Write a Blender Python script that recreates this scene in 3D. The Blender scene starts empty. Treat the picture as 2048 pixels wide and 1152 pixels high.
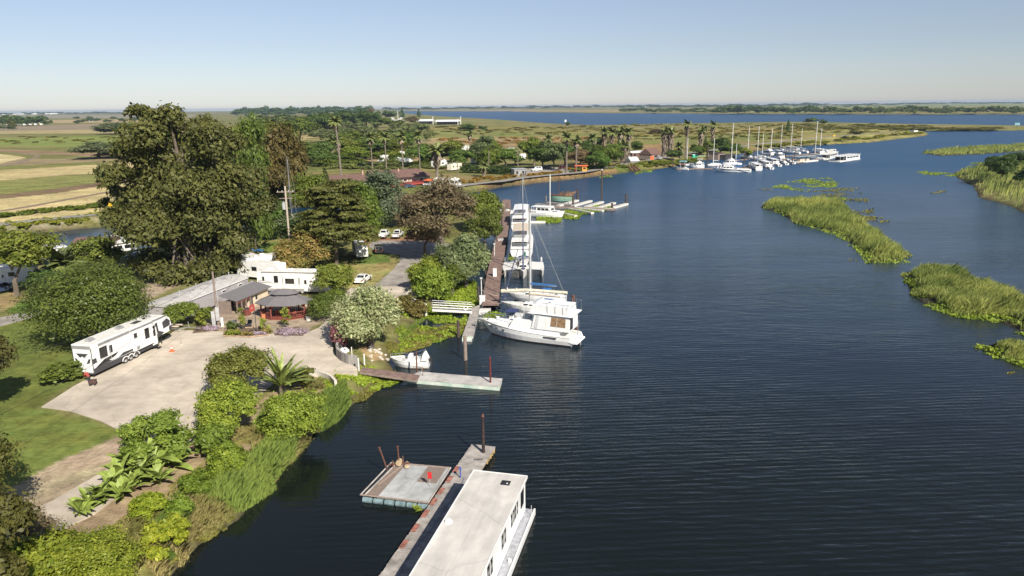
import bpy, math, random
import numpy as np
from mathutils import Vector, Matrix, Euler
random.seed(7); rng = np.random.default_rng(7)
S = bpy.context.scene; C = S.collection
R = math.radians
# ------------------------------------------------------------------ camera, sky, sun, exposure
FPX = 1462.0; CAM_H = 32.0; PITCH = R(14.0); ROLL = R(-0.64)
camd = bpy.data.cameras.new('camera'); cam = bpy.data.objects.new('camera', camd); C.objects.link(cam)
camd.sensor_width = 36; camd.lens = 36*FPX/2048; camd.clip_start = .5; camd.clip_end = 60000
RM = Matrix.Rotation(math.pi/2-PITCH, 3, 'X') @ Matrix.Rotation(ROLL, 3, 'Z')
cam.rotation_euler = RM.to_euler(); cam.location = (0, 0, CAM_H); S.camera = cam
S.render.resolution_x = 1024; S.render.resolution_y = 576
S.view_settings.view_transform = 'Standard'; S.view_settings.look = 'None'
S.view_settings.gamma = 1; S.view_settings.exposure = 0.72
SUN_EL = R(38.0); SUN_DIR = Vector((math.sin(R(30))*math.cos(SUN_EL), -math.cos(R(30))*math.cos(SUN_EL), math.sin(SUN_EL)))
W = bpy.data.worlds.new('World'); S.world = W; W.use_nodes = True
wn = W.node_tree; bg = wn.nodes['Background']
sky = wn.nodes.new('ShaderNodeTexSky'); sky.sky_type = 'NISHITA'; sky.sun_disc = False
sky.sun_elevation = SUN_EL; sky.sun_rotation = math.atan2(SUN_DIR.x, SUN_DIR.y)
sky.altitude = 0; sky.air_density = 1.0; sky.dust_density = 0.25; sky.ozone_density = 1.0
hsv = wn.nodes.new('ShaderNodeHueSaturation'); hsv.inputs['Saturation'].default_value = .66; wn.links.new(sky.outputs[0], hsv.inputs['Color'])
cb = wn.nodes.new('ShaderNodeMix'); cb.data_type = 'RGBA'; cb.blend_type = 'MULTIPLY'; cb.inputs[0].default_value = 1; cb.inputs[7].default_value = (.875, .94, 1.12, 1)
wn.links.new(hsv.outputs[0], cb.inputs[6]); wn.links.new(cb.outputs[2], bg.inputs[0]); bg.inputs[1].default_value = 0.054
sl = bpy.data.lights.new('sun', 'SUN'); sl.energy = 4.8; sl.angle = R(.53); sl.color = (1, .93, .82)
so = bpy.data.objects.new('sun', sl); C.objects.link(so); so.rotation_euler = SUN_DIR.to_track_quat('Z', 'Y').to_euler()
so.location = (60, -60, 90)

# ------------------------------------------------------------------ helpers
def at(px, py, z=0.0):
    d = RM @ Vector(((px-1024)/FPX, -(py-576)/FPX, -1.0))
    t = (z-CAM_H)/d.z
    return Vector((d.x*t, d.y*t, z))
def depth(p):
    v = RM.transposed() @ (Vector(p)-Vector((0, 0, CAM_H))); return -v.z
def ppm(p): return FPX/depth(p)
def ztop(p, py):
    "height at ground position p that shows at image row py"
    lo, hi = -5, 80
    for _ in range(40):
        m = (lo+hi)/2; v = RM.transposed() @ (Vector((p[0], p[1], m))-Vector((0, 0, CAM_H)))
        y = 576 - FPX*v.y/(-v.z)
        if y > py: lo = m
        else: hi = m
    return (lo+hi)/2
LAND = 1.5
MATS = {}
def N(nt, t, **k):
    n = nt.nodes.new(t)
    for a, b in k.items(): setattr(n, a, b)
    return n
def mat(name, col, rough=.6, metal=0., var=.12, scale=2.0, bump=0., bscale=8., spec=.5, col2=None, coat=0., trans=0., detail=4, stretch=None):
    if name in MATS: return MATS[name]
    m = bpy.data.materials.new(name); m.use_nodes = True; nt = m.node_tree; b = nt.nodes['Principled BSDF']
    tc = N(nt, 'ShaderNodeTexCoord'); n = N(nt, 'ShaderNodeTexNoise'); n.inputs['Scale'].default_value = scale
    n.inputs['Detail'].default_value = detail; n.inputs['Roughness'].default_value = .62
    src = tc.outputs['Object']
    if stretch:
        mp = N(nt, 'ShaderNodeMapping'); mp.inputs['Scale'].default_value = stretch
        nt.links.new(src, mp.inputs[0]); src = mp.outputs[0]
    nt.links.new(src, n.inputs['Vector'])
    r = N(nt, 'ShaderNodeValToRGB'); r.color_ramp.elements[0].position = .32; r.color_ramp.elements[1].position = .68
    c2 = col2 or tuple(max(0, x*(1-2.2*var)) for x in col)
    r.color_ramp.elements[0].color = (*c2, 1); r.color_ramp.elements[1].color = (*[min(1, x*(1+var*.6)) for x in col], 1)
    nt.links.new(n.outputs['Fac'], r.inputs[0]); nt.links.new(r.outputs[0], b.inputs['Base Color'])
    b.inputs['Roughness'].default_value = rough; b.inputs['Metallic'].default_value = metal
    b.inputs['Specular IOR Level'].default_value = spec
    if coat: b.inputs['Coat Weight'].default_value = coat
    if bump:
        n2 = N(nt, 'ShaderNodeTexNoise'); n2.inputs['Scale'].default_value = bscale; n2.inputs['Detail'].default_value = 3
        nt.links.new(src, n2.inputs['Vector'])
        bp = N(nt, 'ShaderNodeBump'); bp.inputs['Strength'].default_value = bump; bp.inputs['Distance'].default_value = .1
        nt.links.new(n2.outputs['Fac'], bp.inputs['Height']); nt.links.new(bp.outputs[0], b.inputs['Normal'])
    MATS[name] = m; return m
def leafmat(name, col, col2, trans=.36, rough=.55, obj=True):
    "leaf colour varies leaf by leaf (attribute tint) and with the object colour"
    if name in MATS: return MATS[name]
    m = bpy.data.materials.new(name); m.use_nodes = True; nt = m.node_tree; b = nt.nodes['Principled BSDF']
    col = tuple(x*1.2 for x in col); col2 = tuple(min(.6, x*1.2) for x in col2)
    a = N(nt, 'ShaderNodeAttribute', attribute_name='tint'); r = N(nt, 'ShaderNodeValToRGB')
    r.color_ramp.elements[0].color = (*col, 1); r.color_ramp.elements[1].color = (*col2, 1)
    nt.links.new(a.outputs['Fac'], r.inputs[0]); out = r.outputs[0]
    if obj:
        oi = N(nt, 'ShaderNodeObjectInfo'); mx = N(nt, 'ShaderNodeMix', data_type='RGBA', blend_type='MULTIPLY'); mx.inputs[0].default_value = 1
        nt.links.new(out, mx.inputs[6]); nt.links.new(oi.outputs['Color'], mx.inputs[7]); out = mx.outputs[2]
    nt.links.new(out, b.inputs['Base Color']); b.inputs['Roughness'].default_value = rough; b.inputs['Specular IOR Level'].default_value = .3
    tr = N(nt, 'ShaderNodeBsdfTranslucent'); nt.links.new(out, tr.inputs[0])
    ms = N(nt, 'ShaderNodeMixShader'); ms.inputs[0].default_value = trans
    nt.links.new(b.outputs[0], ms.inputs[1]); nt.links.new(tr.outputs[0], ms.inputs[2])
    nt.links.new(ms.outputs[0], nt.nodes['Material Output'].inputs[0]); MATS[name] = m; return m

def tag(o, label=None, cat=None, group=None, kind=None):
    if label: o['label'] = label
    if cat: o['category'] = cat
    if group: o['group'] = group
    if kind: o['kind'] = kind
    return o
def thing(name, label, cat, loc=(0, 0, 0), rz=0., group=None, rot=None):
    o = bpy.data.objects.new(name, None); C.objects.link(o); o.location = loc
    o.rotation_euler = rot if rot else (0, 0, rz); o.empty_display_size = .3
    return tag(o, label, cat, group)
def mesh_np(name, v, f, smooth=False):
    me = bpy.data.meshes.new(name); v = np.asarray(v, dtype=np.float32); f = np.asarray(f, dtype=np.int32); k = f.shape[1]
    me.vertices.add(len(v)); me.vertices.foreach_set('co', v.ravel())
    me.loops.add(f.size); me.loops.foreach_set('vertex_index', f.ravel())
    me.polygons.add(len(f)); me.polygons.foreach_set('loop_start', np.arange(0, f.size, k, dtype=np.int32))
    if smooth: me.polygons.foreach_set('use_smooth', np.ones(len(f), bool))
    me.update(calc_edges=True); return me
class MB:
    def __init__(s): s.v = []; s.f = []; s.m = []
    def add(s, vs, fs, m=0):
        o = len(s.v); s.v += [tuple(v) for v in vs]; s.f += [tuple(i+o for i in f) for f in fs]; s.m += [m]*len(fs); return s
    def box(s, x0, y0, z0, x1, y1, z1, m=0):
        return s.add([(x0, y0, z0), (x1, y0, z0), (x1, y1, z0), (x0, y1, z0), (x0, y0, z1), (x1, y0, z1), (x1, y1, z1), (x0, y1, z1)],
                     [(0, 3, 2, 1), (4, 5, 6, 7), (0, 1, 5, 4), (1, 2, 6, 5), (2, 3, 7, 6), (3, 0, 4, 7)], m)
    def hexa(s, b, t, m=0):
        "b, t: four bottom and four top points"
        return s.add(list(b)+list(t), [(0, 3, 2, 1), (4, 5, 6, 7), (0, 1, 5, 4), (1, 2, 6, 5), (2, 3, 7, 6), (3, 0, 4, 7)], m)
    def cabin(s, x0, x1, w0, w1, z0, z1, sf=0, sb=0, si=0, m=0):
        "block from x0 (aft, half width w0) to x1 (fore, half width w1); faces lean in by sf, sb, si"
        return s.hexa([(x0, -w0, z0), (x1, -w1, z0), (x1, w1, z0), (x0, w0, z0)],
                      [(x0+sb, -w0+si, z1), (x1-sf, -w1+si, z1), (x1-sf, w1-si, z1), (x0+sb, w0-si, z1)], m)
    def prism(s, poly, z0, z1, m=0):
        n = len(poly); v = [(x, y, z0) for x, y in poly]+[(x, y, z1) for x, y in poly]
        ar = sum(poly[i][0]*poly[(i+1) % n][1]-poly[(i+1) % n][0]*poly[i][1] for i in range(n))
        f = [tuple(range(n-1, -1, -1)), tuple(range(n, 2*n))]+[(i, (i+1) % n, n+(i+1) % n, n+i) for i in range(n)]
        if ar < 0: f = [tuple(reversed(q)) for q in f]
        return s.add(v, f, m)
    def loft(s, rings, m=0, caps=True, closed=True):
        n = len(rings[0]); v = [p for r in rings for p in r]; f = []
        for i in range(len(rings)-1):
            for j in range(n if closed else n-1):
                k = (j+1) % n; f.append((i*n+j, i*n+k, (i+1)*n+k, (i+1)*n+j))
        if caps and closed: f += [tuple(range(n-1, -1, -1)), tuple((len(rings)-1)*n+j for j in range(n))]
        return s.add(v, f, m)
    def tube(s, pts, r, n=5, m=0, caps=True):
        pts = [Vector(p) for p in pts]; rs = r if isinstance(r, (list, tuple)) else [r]*len(pts); rings = []
        for i, p in enumerate(pts):
            d = (pts[min(i+1, len(pts)-1)]-pts[max(i-1, 0)]).normalized()
            u = d.cross(Vector((0, 0, 1))); u = u.normalized() if u.length > .05 else Vector((1, 0, 0)); w = d.cross(u)
            rings.append([p+(u*math.cos(a)+w*math.sin(a))*rs[i] for a in [2*math.pi*j/n for j in range(n)]])
        return s.loft(rings, m, caps)
    def disc(s, c, r, h, axis='z', n=16, m=0, r2=None):
        r2 = r if r2 is None else r2; c = Vector(c); A = {'z': ((1, 0, 0), (0, 1, 0), (0, 0, 1)), 'y': ((0, 0, 1), (1, 0, 0), (0, 1, 0)), 'x': ((0, 1, 0), (0, 0, 1), (1, 0, 0))}[axis]
        u, w, d = [Vector(a) for a in A]; rg = lambda rr, hh: [c+d*hh+(u*math.cos(a)+w*math.sin(a))*rr for a in [2*math.pi*j/n for j in range(n)]]
        return s.loft([rg(r, 0), rg(r2, h)], m)
    def build(s, name, mats, parent=None, smooth=False, loc=None, rz=None, label=None, kind=None, mesh=None):
        me = bpy.data.meshes.new(name); me.from_pydata(s.v, [], s.f)
        mats = mats if isinstance(mats, (list, tuple)) else [mats]
        for m in mats: me.materials.append(m)
        if any(s.m): me.polygons.foreach_set('material_index', s.m)
        if smooth: me.polygons.foreach_set('use_smooth', [True]*len(s.f)); me.update()
        o = bpy.data.objects.new(name, me); C.objects.link(o)
        if parent: o.parent = parent
        if loc is not None: o.location = loc
        if rz is not None: o.rotation_euler = (0, 0, rz)
        if label: o['label'] = label
        if kind: o['kind'] = kind
        return o
def link_copy(o, parent=None, **k):
    c = o.copy(); C.objects.link(c); c.parent = parent
    return c
def copy_tree(o, parent=None):
    c = o.copy(); C.objects.link(c); c.parent = parent
    for ch in list(o.children): copy_tree(ch, c)
    return c
def dup(o, loc, rz=0., label=None, scale=None, group=None, color=None):
    c = copy_tree(o); c.location = loc; c.rotation_euler = (0, 0, rz)
    if label: c['label'] = label
    if group: c['group'] = group
    if scale: c.scale = scale if isinstance(scale, (tuple, list)) else (scale,)*3
    return c
def head(a, b): return math.atan2(b.y-a.y, b.x-a.x)

ORD = 'leftmost second third fourth fifth sixth seventh eighth ninth tenth eleventh twelfth thirteenth fourteenth fifteenth sixteenth seventeenth eighteenth nineteenth twentieth'.split()
def nth(i): return ', '+ORD[i]+(' from the left' if i else ' one')
# ------------------------------------------------------------------ materials
white = mat('white gelcoat', (.78, .78, .76), .35, var=.05, scale=1.2, coat=.2)
offwhite = mat('weathered white paint', (.68, .67, .63), .55, var=.1, scale=2.5)
cream = mat('cream panel', (.72, .66, .52), .65, var=.06)
greyw = mat('chalky grey white', (.52, .52, .51), .7, var=.12, scale=3)
glass = mat('dark tinted glass', (.018, .02, .022), .08, var=.2, spec=.7)
rubber = mat('tyre rubber', (.02, .02, .02), .85)
blackp = mat('black trim', (.025, .025, .028), .5)
dark = mat('dark charcoal', (.05, .05, .055), .6)
grey = mat('mid grey paint', (.28, .28, .28), .6)
lgrey = mat('light grey metal', (.5, .5, .5), .4, metal=.3)
alu = mat('aluminium', (.46, .46, .46), .35, metal=.7, var=.06)
chrome = mat('bright steel', (.7, .7, .7), .25, metal=.9, var=.04)
rust = mat('rusty steel', (.13, .055, .035), .8, var=.3, scale=5)
redp = mat('red paint', (.32, .045, .035), .6)
redwood = mat('red stained wood', (.23, .06, .042), .75, var=.2, scale=4)
orange = mat('orange plastic', (.7, .14, .04), .55)
bluec = mat('blue canvas', (.02, .13, .36), .8, var=.15)
navy = mat('navy canvas', (.03, .045, .13), .8)
teal = mat('teal paint', (.16, .34, .38), .6)
greenp = mat('green paint', (.20, .34, .25), .6)
tanc = mat('tan canvas', (.55, .47, .37), .85, var=.12)
wood = mat('weathered wood', (.26, .20, .165), .85, var=.22, scale=3, stretch=(1, 9, 1), bump=.3)
woodd = mat('dark piling wood', (.085, .06, .048), .9, var=.3, scale=4, bump=.4)
plank = mat('brown deck plank', (.22, .145, .12), .85, var=.22, scale=1.4, bump=.3)
plankg = mat('grey deck plank', (.36, .33, .30), .85, var=.22, scale=1.1, bump=.3)
conc = mat('float concrete', (.48, .46, .43), .85, var=.16, scale=.9, bump=.15, detail=8)
pink = mat('pink flower', (.6, .3, .5), .7)
bark = mat('tree bark', (.17, .135, .105), .9, var=.25, scale=3, bump=.5, stretch=(3, 3, .6))
barkp = mat('pale bark', (.36, .31, .26), .85, var=.25, scale=2, bump=.4)
roofgrey = mat('grey shingle roof', (.16, .15, .155), .85, var=.14, scale=6)
roofbrown = mat('brown shingle roof', (.15, .085, .07), .85, var=.16, scale=1.2, detail=8)
# ------------------------------------------------------------------ terrain
def P2(pts, z): return np.array([[at(x, y, z).x, at(x, y, z).y] for x, y in pts])
def inside(poly, X, Y):
    r = np.zeros(X.shape, bool); n = len(poly)
    for i in range(n):
        x0, y0 = poly[i]; x1, y1 = poly[(i+1) % n]
        if y0 == y1: continue
        c = ((y0 > Y) != (y1 > Y)) & (X < (x1-x0)*(Y-y0)/(y1-y0)+x0); r ^= c
    return r
def dist(poly, X, Y, closed=True):
    d = np.full(X.shape, 1e12); n = len(poly)
    for i in range(n if closed else n-1):
        x0, y0 = poly[i]; x1, y1 = poly[(i+1) % n]; dx, dy = x1-x0, y1-y0; L = dx*dx+dy*dy+1e-9
        t = np.clip(((X-x0)*dx+(Y-y0)*dy)/L, 0, 1); d = np.minimum(d, (X-x0-t*dx)**2+(Y-y0-t*dy)**2)
    return np.sqrt(d)
def vnoise(X, Y, s, seed=0):
    x = X/s; y = Y/s; xi = np.floor(x).astype(np.int64); yi = np.floor(y).astype(np.int64); fx = x-xi; fy = y-yi
    fx = fx*fx*(3-2*fx); fy = fy*fy*(3-2*fy)
    def h(a, b):
        v = (a*374761393+b*668265263+seed*974711) & 0xffffffff; v = ((v ^ (v >> 13))*1274126177) & 0xffffffff; return ((v ^ (v >> 16)) & 0xffff)/65535.
    return (h(xi, yi)*(1-fx)+h(xi+1, yi)*fx)*(1-fy)+(h(xi, yi+1)*(1-fx)+h(xi+1, yi+1)*fx)*fy
def fbm(X, Y, s, seed=0): return .5*vnoise(X, Y, s, seed)+.3*vnoise(X, Y, s/2.1, seed+1)+.2*vnoise(X, Y, s/4.3, seed+2)

RIVER = P2([(160, 1420), (250, 1270), (330, 1152), (385, 1090), (468, 1040), (505, 990), (551, 960), (585, 915), (608, 882), (645, 852), (680, 832), (705, 806), (740, 784),
            (775, 762), (792, 742), (780, 722), (790, 700), (803, 682), (822, 662), (845, 642), (862, 622), (880, 605), (880, 585), (905, 560), (935, 530), (950, 490), (968, 460),
            (978, 430), (984, 405), (970, 393), (930, 396), (880, 405), (800, 420), (700, 432), (600, 446), (500, 462), (400, 482), (320, 497), (240, 508), (150, 518), (80, 526),
            (0, 536), (-300, 580), (-900, 640), (-900, 560), (-300, 505), (0, 476), (70, 467), (150, 460), (273, 447), (400, 432), (560, 417), (700, 403), (800, 396), (880, 391),
            (930, 387), (957, 384), (1000, 374), (1050, 369), (1130, 360), (1230, 348), (1300, 340), (1345, 334), (1400, 322), (1460, 311), (1540, 298), (1600, 292), (1740, 285),
            (1850, 272), (1858, 268), (1850, 264), (1800, 262.5), (1900, 262), (2048, 261), (2600, 262), (3400, 300), (3400, 1420)], 0)
BIGR = P2([(775, 222), (830, 229), (880, 233), (930, 236), (1000, 240), (1060, 245), (1110, 248.5), (1180, 251.5), (1250, 251), (1330, 248.5), (1440, 247), (1560, 245), (1640, 245.5),
           (1700, 247), (1850, 250), (1990, 252), (2048, 253), (2600, 252), (4200, 300), (4200, 250), (2600, 221), (2048, 229), (1750, 229), (1500, 228), (1250, 226.5), (1084, 225), (1016, 222.5), (900, 222.7)], 0)
RBANK = P2([(1908, 346), (1935, 342), (1955, 333), (1990, 322), (2048, 312), (2500, 300), (2900, 340), (2900, 520), (2300, 520), (2130, 470), (2060, 432), (2010, 408), (1960, 396), (1945, 372), (1915, 357)], 0)
ISL = [P2([(1518, 415), (1540, 402), (1600, 400), (1690, 412), (1720, 440), (1760, 470), (1800, 498), (1826, 512), (1800, 520), (1740, 527), (1716, 500), (1680, 470), (1640, 458), (1590, 448), (1560, 428)], 0),
       P2([(1806, 560), (1798, 546), (1840, 536), (1900, 545), (1980, 575), (2048, 600), (2200, 640), (2200, 690), (2048, 668), (1985, 640), (1900, 628), (1840, 606), (1820, 590)], 0),
       P2([(1955, 695), (1990, 684), (2048, 690), (2150, 700), (2150, 740), (2048, 725), (1985, 712)], 0),
       P2([(1838, 306), (1880, 300), (1960, 294), (2048, 290), (2400, 286), (2400, 300), (2048, 303), (1960, 309), (1880, 312)], 0)]
def radial():
    rs = [8.0]
    while rs[-1] < 11500: rs.append(rs[-1]*1.0078+.02)
    return np.array(rs)
rr = radial()
th = np.concatenate([np.arange(-180, -52, 4.), np.arange(-52, 52, .22), np.arange(52, 180, 4.)])
TT, RR = np.meshgrid(np.radians(th), rr)
GX = RR*np.sin(TT); GY = RR*np.cos(TT)
def terrain(X, Y):
    w1 = inside(RIVER, X, Y); d1 = dist(RIVER, X, Y); s = np.where(w1, -d1, d1)
    d2 = dist(BIGR, X, Y); s = np.minimum(s, np.where(inside(BIGR, X, Y), -d2, d2))
    d3 = dist(RBANK, X, Y); rb = inside(RBANK, X, Y)
    sb = np.where(rb, d3, -d3); s = np.maximum(s, sb)
    wob = (fbm(X, Y, 6.0, 3)-.5)*1.8*np.clip(s*0+1, 0, 1)
    s2 = s+wob
    h = np.where(s2 > 0, LAND*(1-np.exp(-s2/2.2)), np.maximum(s2*.4, -1.5))
    h = np.where((h > -.02) & (h < .05), .05, h)
    h += np.where(s2 > 6, (fbm(X, Y, 9, 5)-.5)*.12, 0)
    for I in ISL:
        di = dist(I, X, Y); ii = inside(I, X, Y); h = np.where(ii, np.minimum(.35, -.1+di*.3), h)
    return h, s2
GH, GS = terrain(GX, GY)
LEVEE_PX = [(-400, 503), (0, 448), (120, 436), (273, 421), (400, 410), (560, 400), (700, 392), (800, 384), (870, 378), (960, 366), (1060, 353), (1170, 343), (1240, 330), (1300, 320), (1380, 306),
            (1450, 297), (1520, 288), (1600, 279), (1680, 272), (1760, 266), (1800, 264.5)]
LEVEE = P2(LEVEE_PX, 2.6)
dl = dist(LEVEE, GX, GY, False)
GH = np.where(GS > 0, np.maximum(GH, GH+1.1*np.exp(-(dl/7.0)**4)), GH)
# land colours: regions traced on the ground
col = np.zeros(GX.shape+(3,)); D0 = np.hypot(GX, GY)
n1 = fbm(GX, GY, 40, 11); n2 = fbm(GX, GY, 7, 12); n3 = fbm(GX*.35, GY, 60, 13)
def mixc(mask, c, a=1.0):
    global col
    m = (mask*a)[..., None]; col = col*(1-m)+np.array(c)*m
STRAW = (.36, .30, .15); OLIVE = (.15, .15, .045); GREEN = (.10, .145, .03); DRY = (.27, .20, .105); BROWN = (.17, .115, .07); DIRT = (.30, .235, .17); MUD = (.075, .06, .035)
mixc(np.ones(GX.shape), OLIVE)
mixc(np.clip((n3-.45)*5, 0, 1), DRY, .6); mixc(np.clip((n1-.5)*5, 0, 1), GREEN, .6)
def zone(px, c, a=1., z=LAND, feather=1.0):
    global col
    p = P2(px, z); jit = ((n2-.5)*3+(n1-.5)*4)*feather
    i = inside(p, GX, GY); d = dist(p, GX, GY); s = np.where(i, d, -d)+jit; mixc(np.clip(s/(.5*feather)+.5, 0, 1), c, a)
zone([(-600, 470), (-600, 405), (0, 398), (120, 385), (300, 355), (520, 330), (540, 392), (273, 420), (0, 449)], (.46, .375, .185), feather=.5)
zone([(-600, 402), (0, 398), (120, 385), (300, 358), (300, 352), (110, 377), (0, 390), (-600, 396)], BROWN, feather=.4)
zone([(-600, 396), (0, 390), (110, 377), (300, 350), (500, 325), (500, 318), (300, 342), (120, 352), (0, 362), (-600, 372)], (.19, .20, .06), feather=1)
zone([(-600, 372), (0, 361), (120, 351), (300, 341), (500, 318), (500, 308), (300, 322), (120, 334), (0, 340), (-600, 350)], (.42, .34, .17), feather=.8)
zone([(-600, 340), (0, 330), (60, 330), (300, 318), (500, 305), (500, 300), (240, 312), (120, 318), (80, 318), (-600, 326)], (.24, .19, .11), feather=.8)
zone([(-400, 322), (0, 327), (22, 322), (55, 315), (0, 308), (-400, 300)], (.50, .42, .22), feather=.4)
zone([(-600, 300), (0, 304), (160, 312), (260, 318), (300, 312), (180, 305), (0, 298), (-600, 290)], (.23, .16, .09), feather=1)
zone([(-600, 290), (0, 292), (200, 296), (500, 285), (500, 270), (200, 272), (0, 276), (-600, 270)], (.17, .21, .05), feather=2)
zone([(-600, 268), (0, 268), (250, 266), (500, 262), (500, 258), (250, 258), (0, 262)], (.33, .27, .14), feather=3)
zone([(-600, 262), (0, 262), (250, 258), (400, 256), (400, 248), (250, 247), (0, 252)], (.24, .19, .13), feather=3)
zone([(-600, 247), (0, 247), (250, 245), (380, 243), (380, 238), (250, 238), (100, 240)], (.36, .27, .15), feather=4)
zone([(-600, 238), (0, 238), (400, 234), (400, 229), (-600, 232)], (.24, .22, .16), feather=9)
zone([(500, 250), (560, 246), (640, 252), (640, 262), (600, 275), (520, 280)], (.34, .27, .12), feather=2)
zone([(600, 262), (660, 262), (650, 278), (600, 280)], (.40, .32, .15), feather=2)
zone([(700, 310), (770, 298), (850, 300), (900, 320), (700, 325)], (.33, .26, .13), feather=1)
# middle marsh fields right of the grove
zone([(840, 255), (1000, 250), (1200, 262), (1500, 258), (1800, 252), (1850, 258), (1600, 275), (1400, 292), (1250, 312), (1000, 310), (880, 300)], (.20, .185, .05), feather=3)
zone([(850, 262), (1000, 262), (1120, 268), (1060, 274), (900, 276)], (.16, .20, .045), feather=3)
zone([(860, 276), (1000, 272), (1180, 274), (1200, 290), (1050, 296), (860, 296)], (.35, .26, .13), feather=3)
zone([(980, 282), (1180, 278), (1190, 290), (1000, 296)], (.22, .14, .075), a=.8, feather=3)
zone([(1240, 262), (1500, 256), (1600, 258), (1600, 266), (1400, 272), (1250, 272)], (.26, .20, .06), feather=3)
zone([(1260, 272), (1500, 265), (1650, 264), (1600, 275), (1440, 284), (1300, 290)], (.16, .18, .045), feather=3)
zone([(1280, 290), (1330, 286), (1340, 306), (1285, 308)], (.24, .15, .07), feather=2)
zone([(1250, 252), (1560, 247), (1900, 252), (2048, 255), (2048, 261), (1850, 262), (1700, 256), (1500, 256), (1250, 260)], (.19, .17, .06), feather=3)
zone([(1600, 262), (1700, 255), (1850, 262), (1850, 270), (1740, 282), (1600, 291)], (.27, .25, .07), feather=2)
zone([(950, 372), (1050, 362), (1230, 342), (1230, 347), (1130, 359), (1000, 373), (930, 386)], (.24, .15, .07), feather=1, z=1)
# far shore
zone([(1000, 220), (1500, 224), (2048, 220), (2600, 214), (2600, 208), (2048, 211), (1500, 216), (1300, 219), (1000, 219)], (.16, .19, .07), feather=10)
zone([(1550, 214), (2048, 210), (2600, 204), (2600, 200), (2048, 206), (1500, 212.5)], (.15, .22, .06), feather=10)
zone([(800, 221), (1240, 224), (1240, 220), (800, 219)], (.32, .25, .15), feather=10)
# patchiness of the far land
fm = np.clip((D0-160)/120, 0, 1)*(.22+.78*np.clip((GX/np.maximum(GY, 1)+.36)*7, 0, 1))
p1 = fbm(GX*.5, GY, 22, 41); p2 = fbm(GX*.4, GY*1.3, 70, 42); p3 = fbm(GX, GY, 9, 43)
mixc(fm*np.clip((p1-.50)*9, 0, 1), (.25, .18, .085), .6); mixc(fm*np.clip((p2-.52)*9, 0, 1), (.15, .175, .045), .6); mixc(fm*np.clip((p3-.55)*9, 0, 1), (.11, .12, .04), .6); mixc(fm*np.clip((.40-p1)*9, 0, 1), (.34, .28, .14), .5)
# near ground
near = (D0 < 260) & (GX < 5); 
zone([(-400, 560), (0, 560), (300, 540), (560, 480), (700, 470), (960, 480), (940, 600), (880, 640), (800, 760), (640, 860), (500, 990), (330, 1160), (200, 1500), (-800, 1500)], (.17, .165, .06), z=LAND)
zone([(-500, 690), (0, 650), (90, 625), (300, 610), (300, 700), (190, 752), (83, 815), (240, 862), (265, 885), (90, 960), (-60, 1010), (-700, 1100)], (.125, .150, .036))
zone([(-200, 880), (0, 845), (90, 815), (200, 840), (262, 880), (120, 945), (60, 960), (0, 925)], (.14, .17, .04), a=.7)
zone([(0, 612), (120, 580), (160, 600), (40, 622)], (.10, .17, .03)); zone([(-100, 625), (0, 590), (120, 565), (130, 575), (0, 620)], (.28, .20, .10), a=.8)
zone([(270, 570), (340, 545), (420, 545), (300, 600), (280, 600)], DIRT)
zone([(60, 955), (240, 870), (275, 875), (235, 935), (60, 1030), (-200, 1110), (-200, 1040), (0, 990)], (.33, .26, .175), feather=.5)
zone([(425, 600), (470, 560), (520, 575), (620, 610), (680, 600), (660, 640), (600, 668), (440, 665), (400, 640)], (.36, .29, .21), feather=.5)
zone([(480, 478), (560, 470), (600, 490), (560, 510), (480, 520)], (.13, .18, .035)); zone([(520, 476), (580, 472), (590, 480), (520, 484)], (.28, .23, .10), a=.7)
zone([(700, 520), (770, 512), (800, 516), (770, 545), (745, 575), (690, 575), (680, 560)], (.27, .23, .09)); zone([(730, 508), (780, 508), (780, 525), (700, 528)], (.13, .18, .04))
zone([(750, 455), (850, 445), (860, 470), (760, 476)], (.17, .18, .05)); zone([(720, 478), (870, 474), (870, 488), (720, 492)], (.26, .145, .085), feather=.6)
zone([(700, 690), (735, 680), (800, 690), (790, 705), (745, 735), (715, 720)], (.38, .26, .14)); zone([(800, 640), (850, 620), (845, 645), (810, 665)], (.15, .19, .04))
zone([(140, 1045), (300, 960), (420, 850), (600, 745), (680, 745), (700, 790), (640, 850), (520, 960), (400, 1060), (300, 1160), (0, 1200)], (.30, .225, .14), feather=.7)
zone([(230, 1080), (420, 980), (560, 900), (690, 800), (720, 790), (560, 960), (380, 1090), (300, 1180)], (.20, .19, .06), feather=1.2)
zone([(640, 745), (700, 750), (715, 770), (660, 775)], (.16, .10, .07)); 
zone([(1950, 340), (2048, 330), (2048, 420), (1990, 395)], (.2, .2, .07))
# shore mud and stones
m = np.clip(1-GS/1.6, 0, 1)*(GS > -1); mixc(m, MUD, .85)
bank = np.exp(-((GS-3.5)/2.2)**2)*(D0 > 150)*(GX < -40); mixc(bank*np.clip((n2-.35)*4, 0, 1), (.33, .28, .22), .8)
mixc((GS < 0)*1., (.05, .045, .03))
def grid_mesh(name, X, Y, H, wrap=True):
    nr, nt_ = X.shape; v = np.stack([X, Y, H], -1).reshape(-1, 3)
    i = np.arange(nr-1)[:, None]*nt_; j = np.arange(nt_)[None]; k = (j+1) % nt_
    f = np.stack([i+j, i+k, i+nt_+k, i+nt_+j], -1).reshape(-1, 4)[:, ::-1]
    return mesh_np(name, v, f, True)
gme = grid_mesh('ground', GX, GY, GH)
ca = gme.color_attributes.new('land', 'FLOAT_COLOR', 'POINT'); ca.data.foreach_set('color', np.concatenate([col, np.ones(col.shape[:2]+(1,))], -1).astype(np.float32).ravel())
gm = bpy.data.materials.new('earth and grass'); gm.use_nodes = True; nt = gm.node_tree; b = nt.nodes['Principled BSDF']; b.inputs['Roughness'].default_value = .95; b.inputs['Specular IOR Level'].default_value = .1
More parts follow.
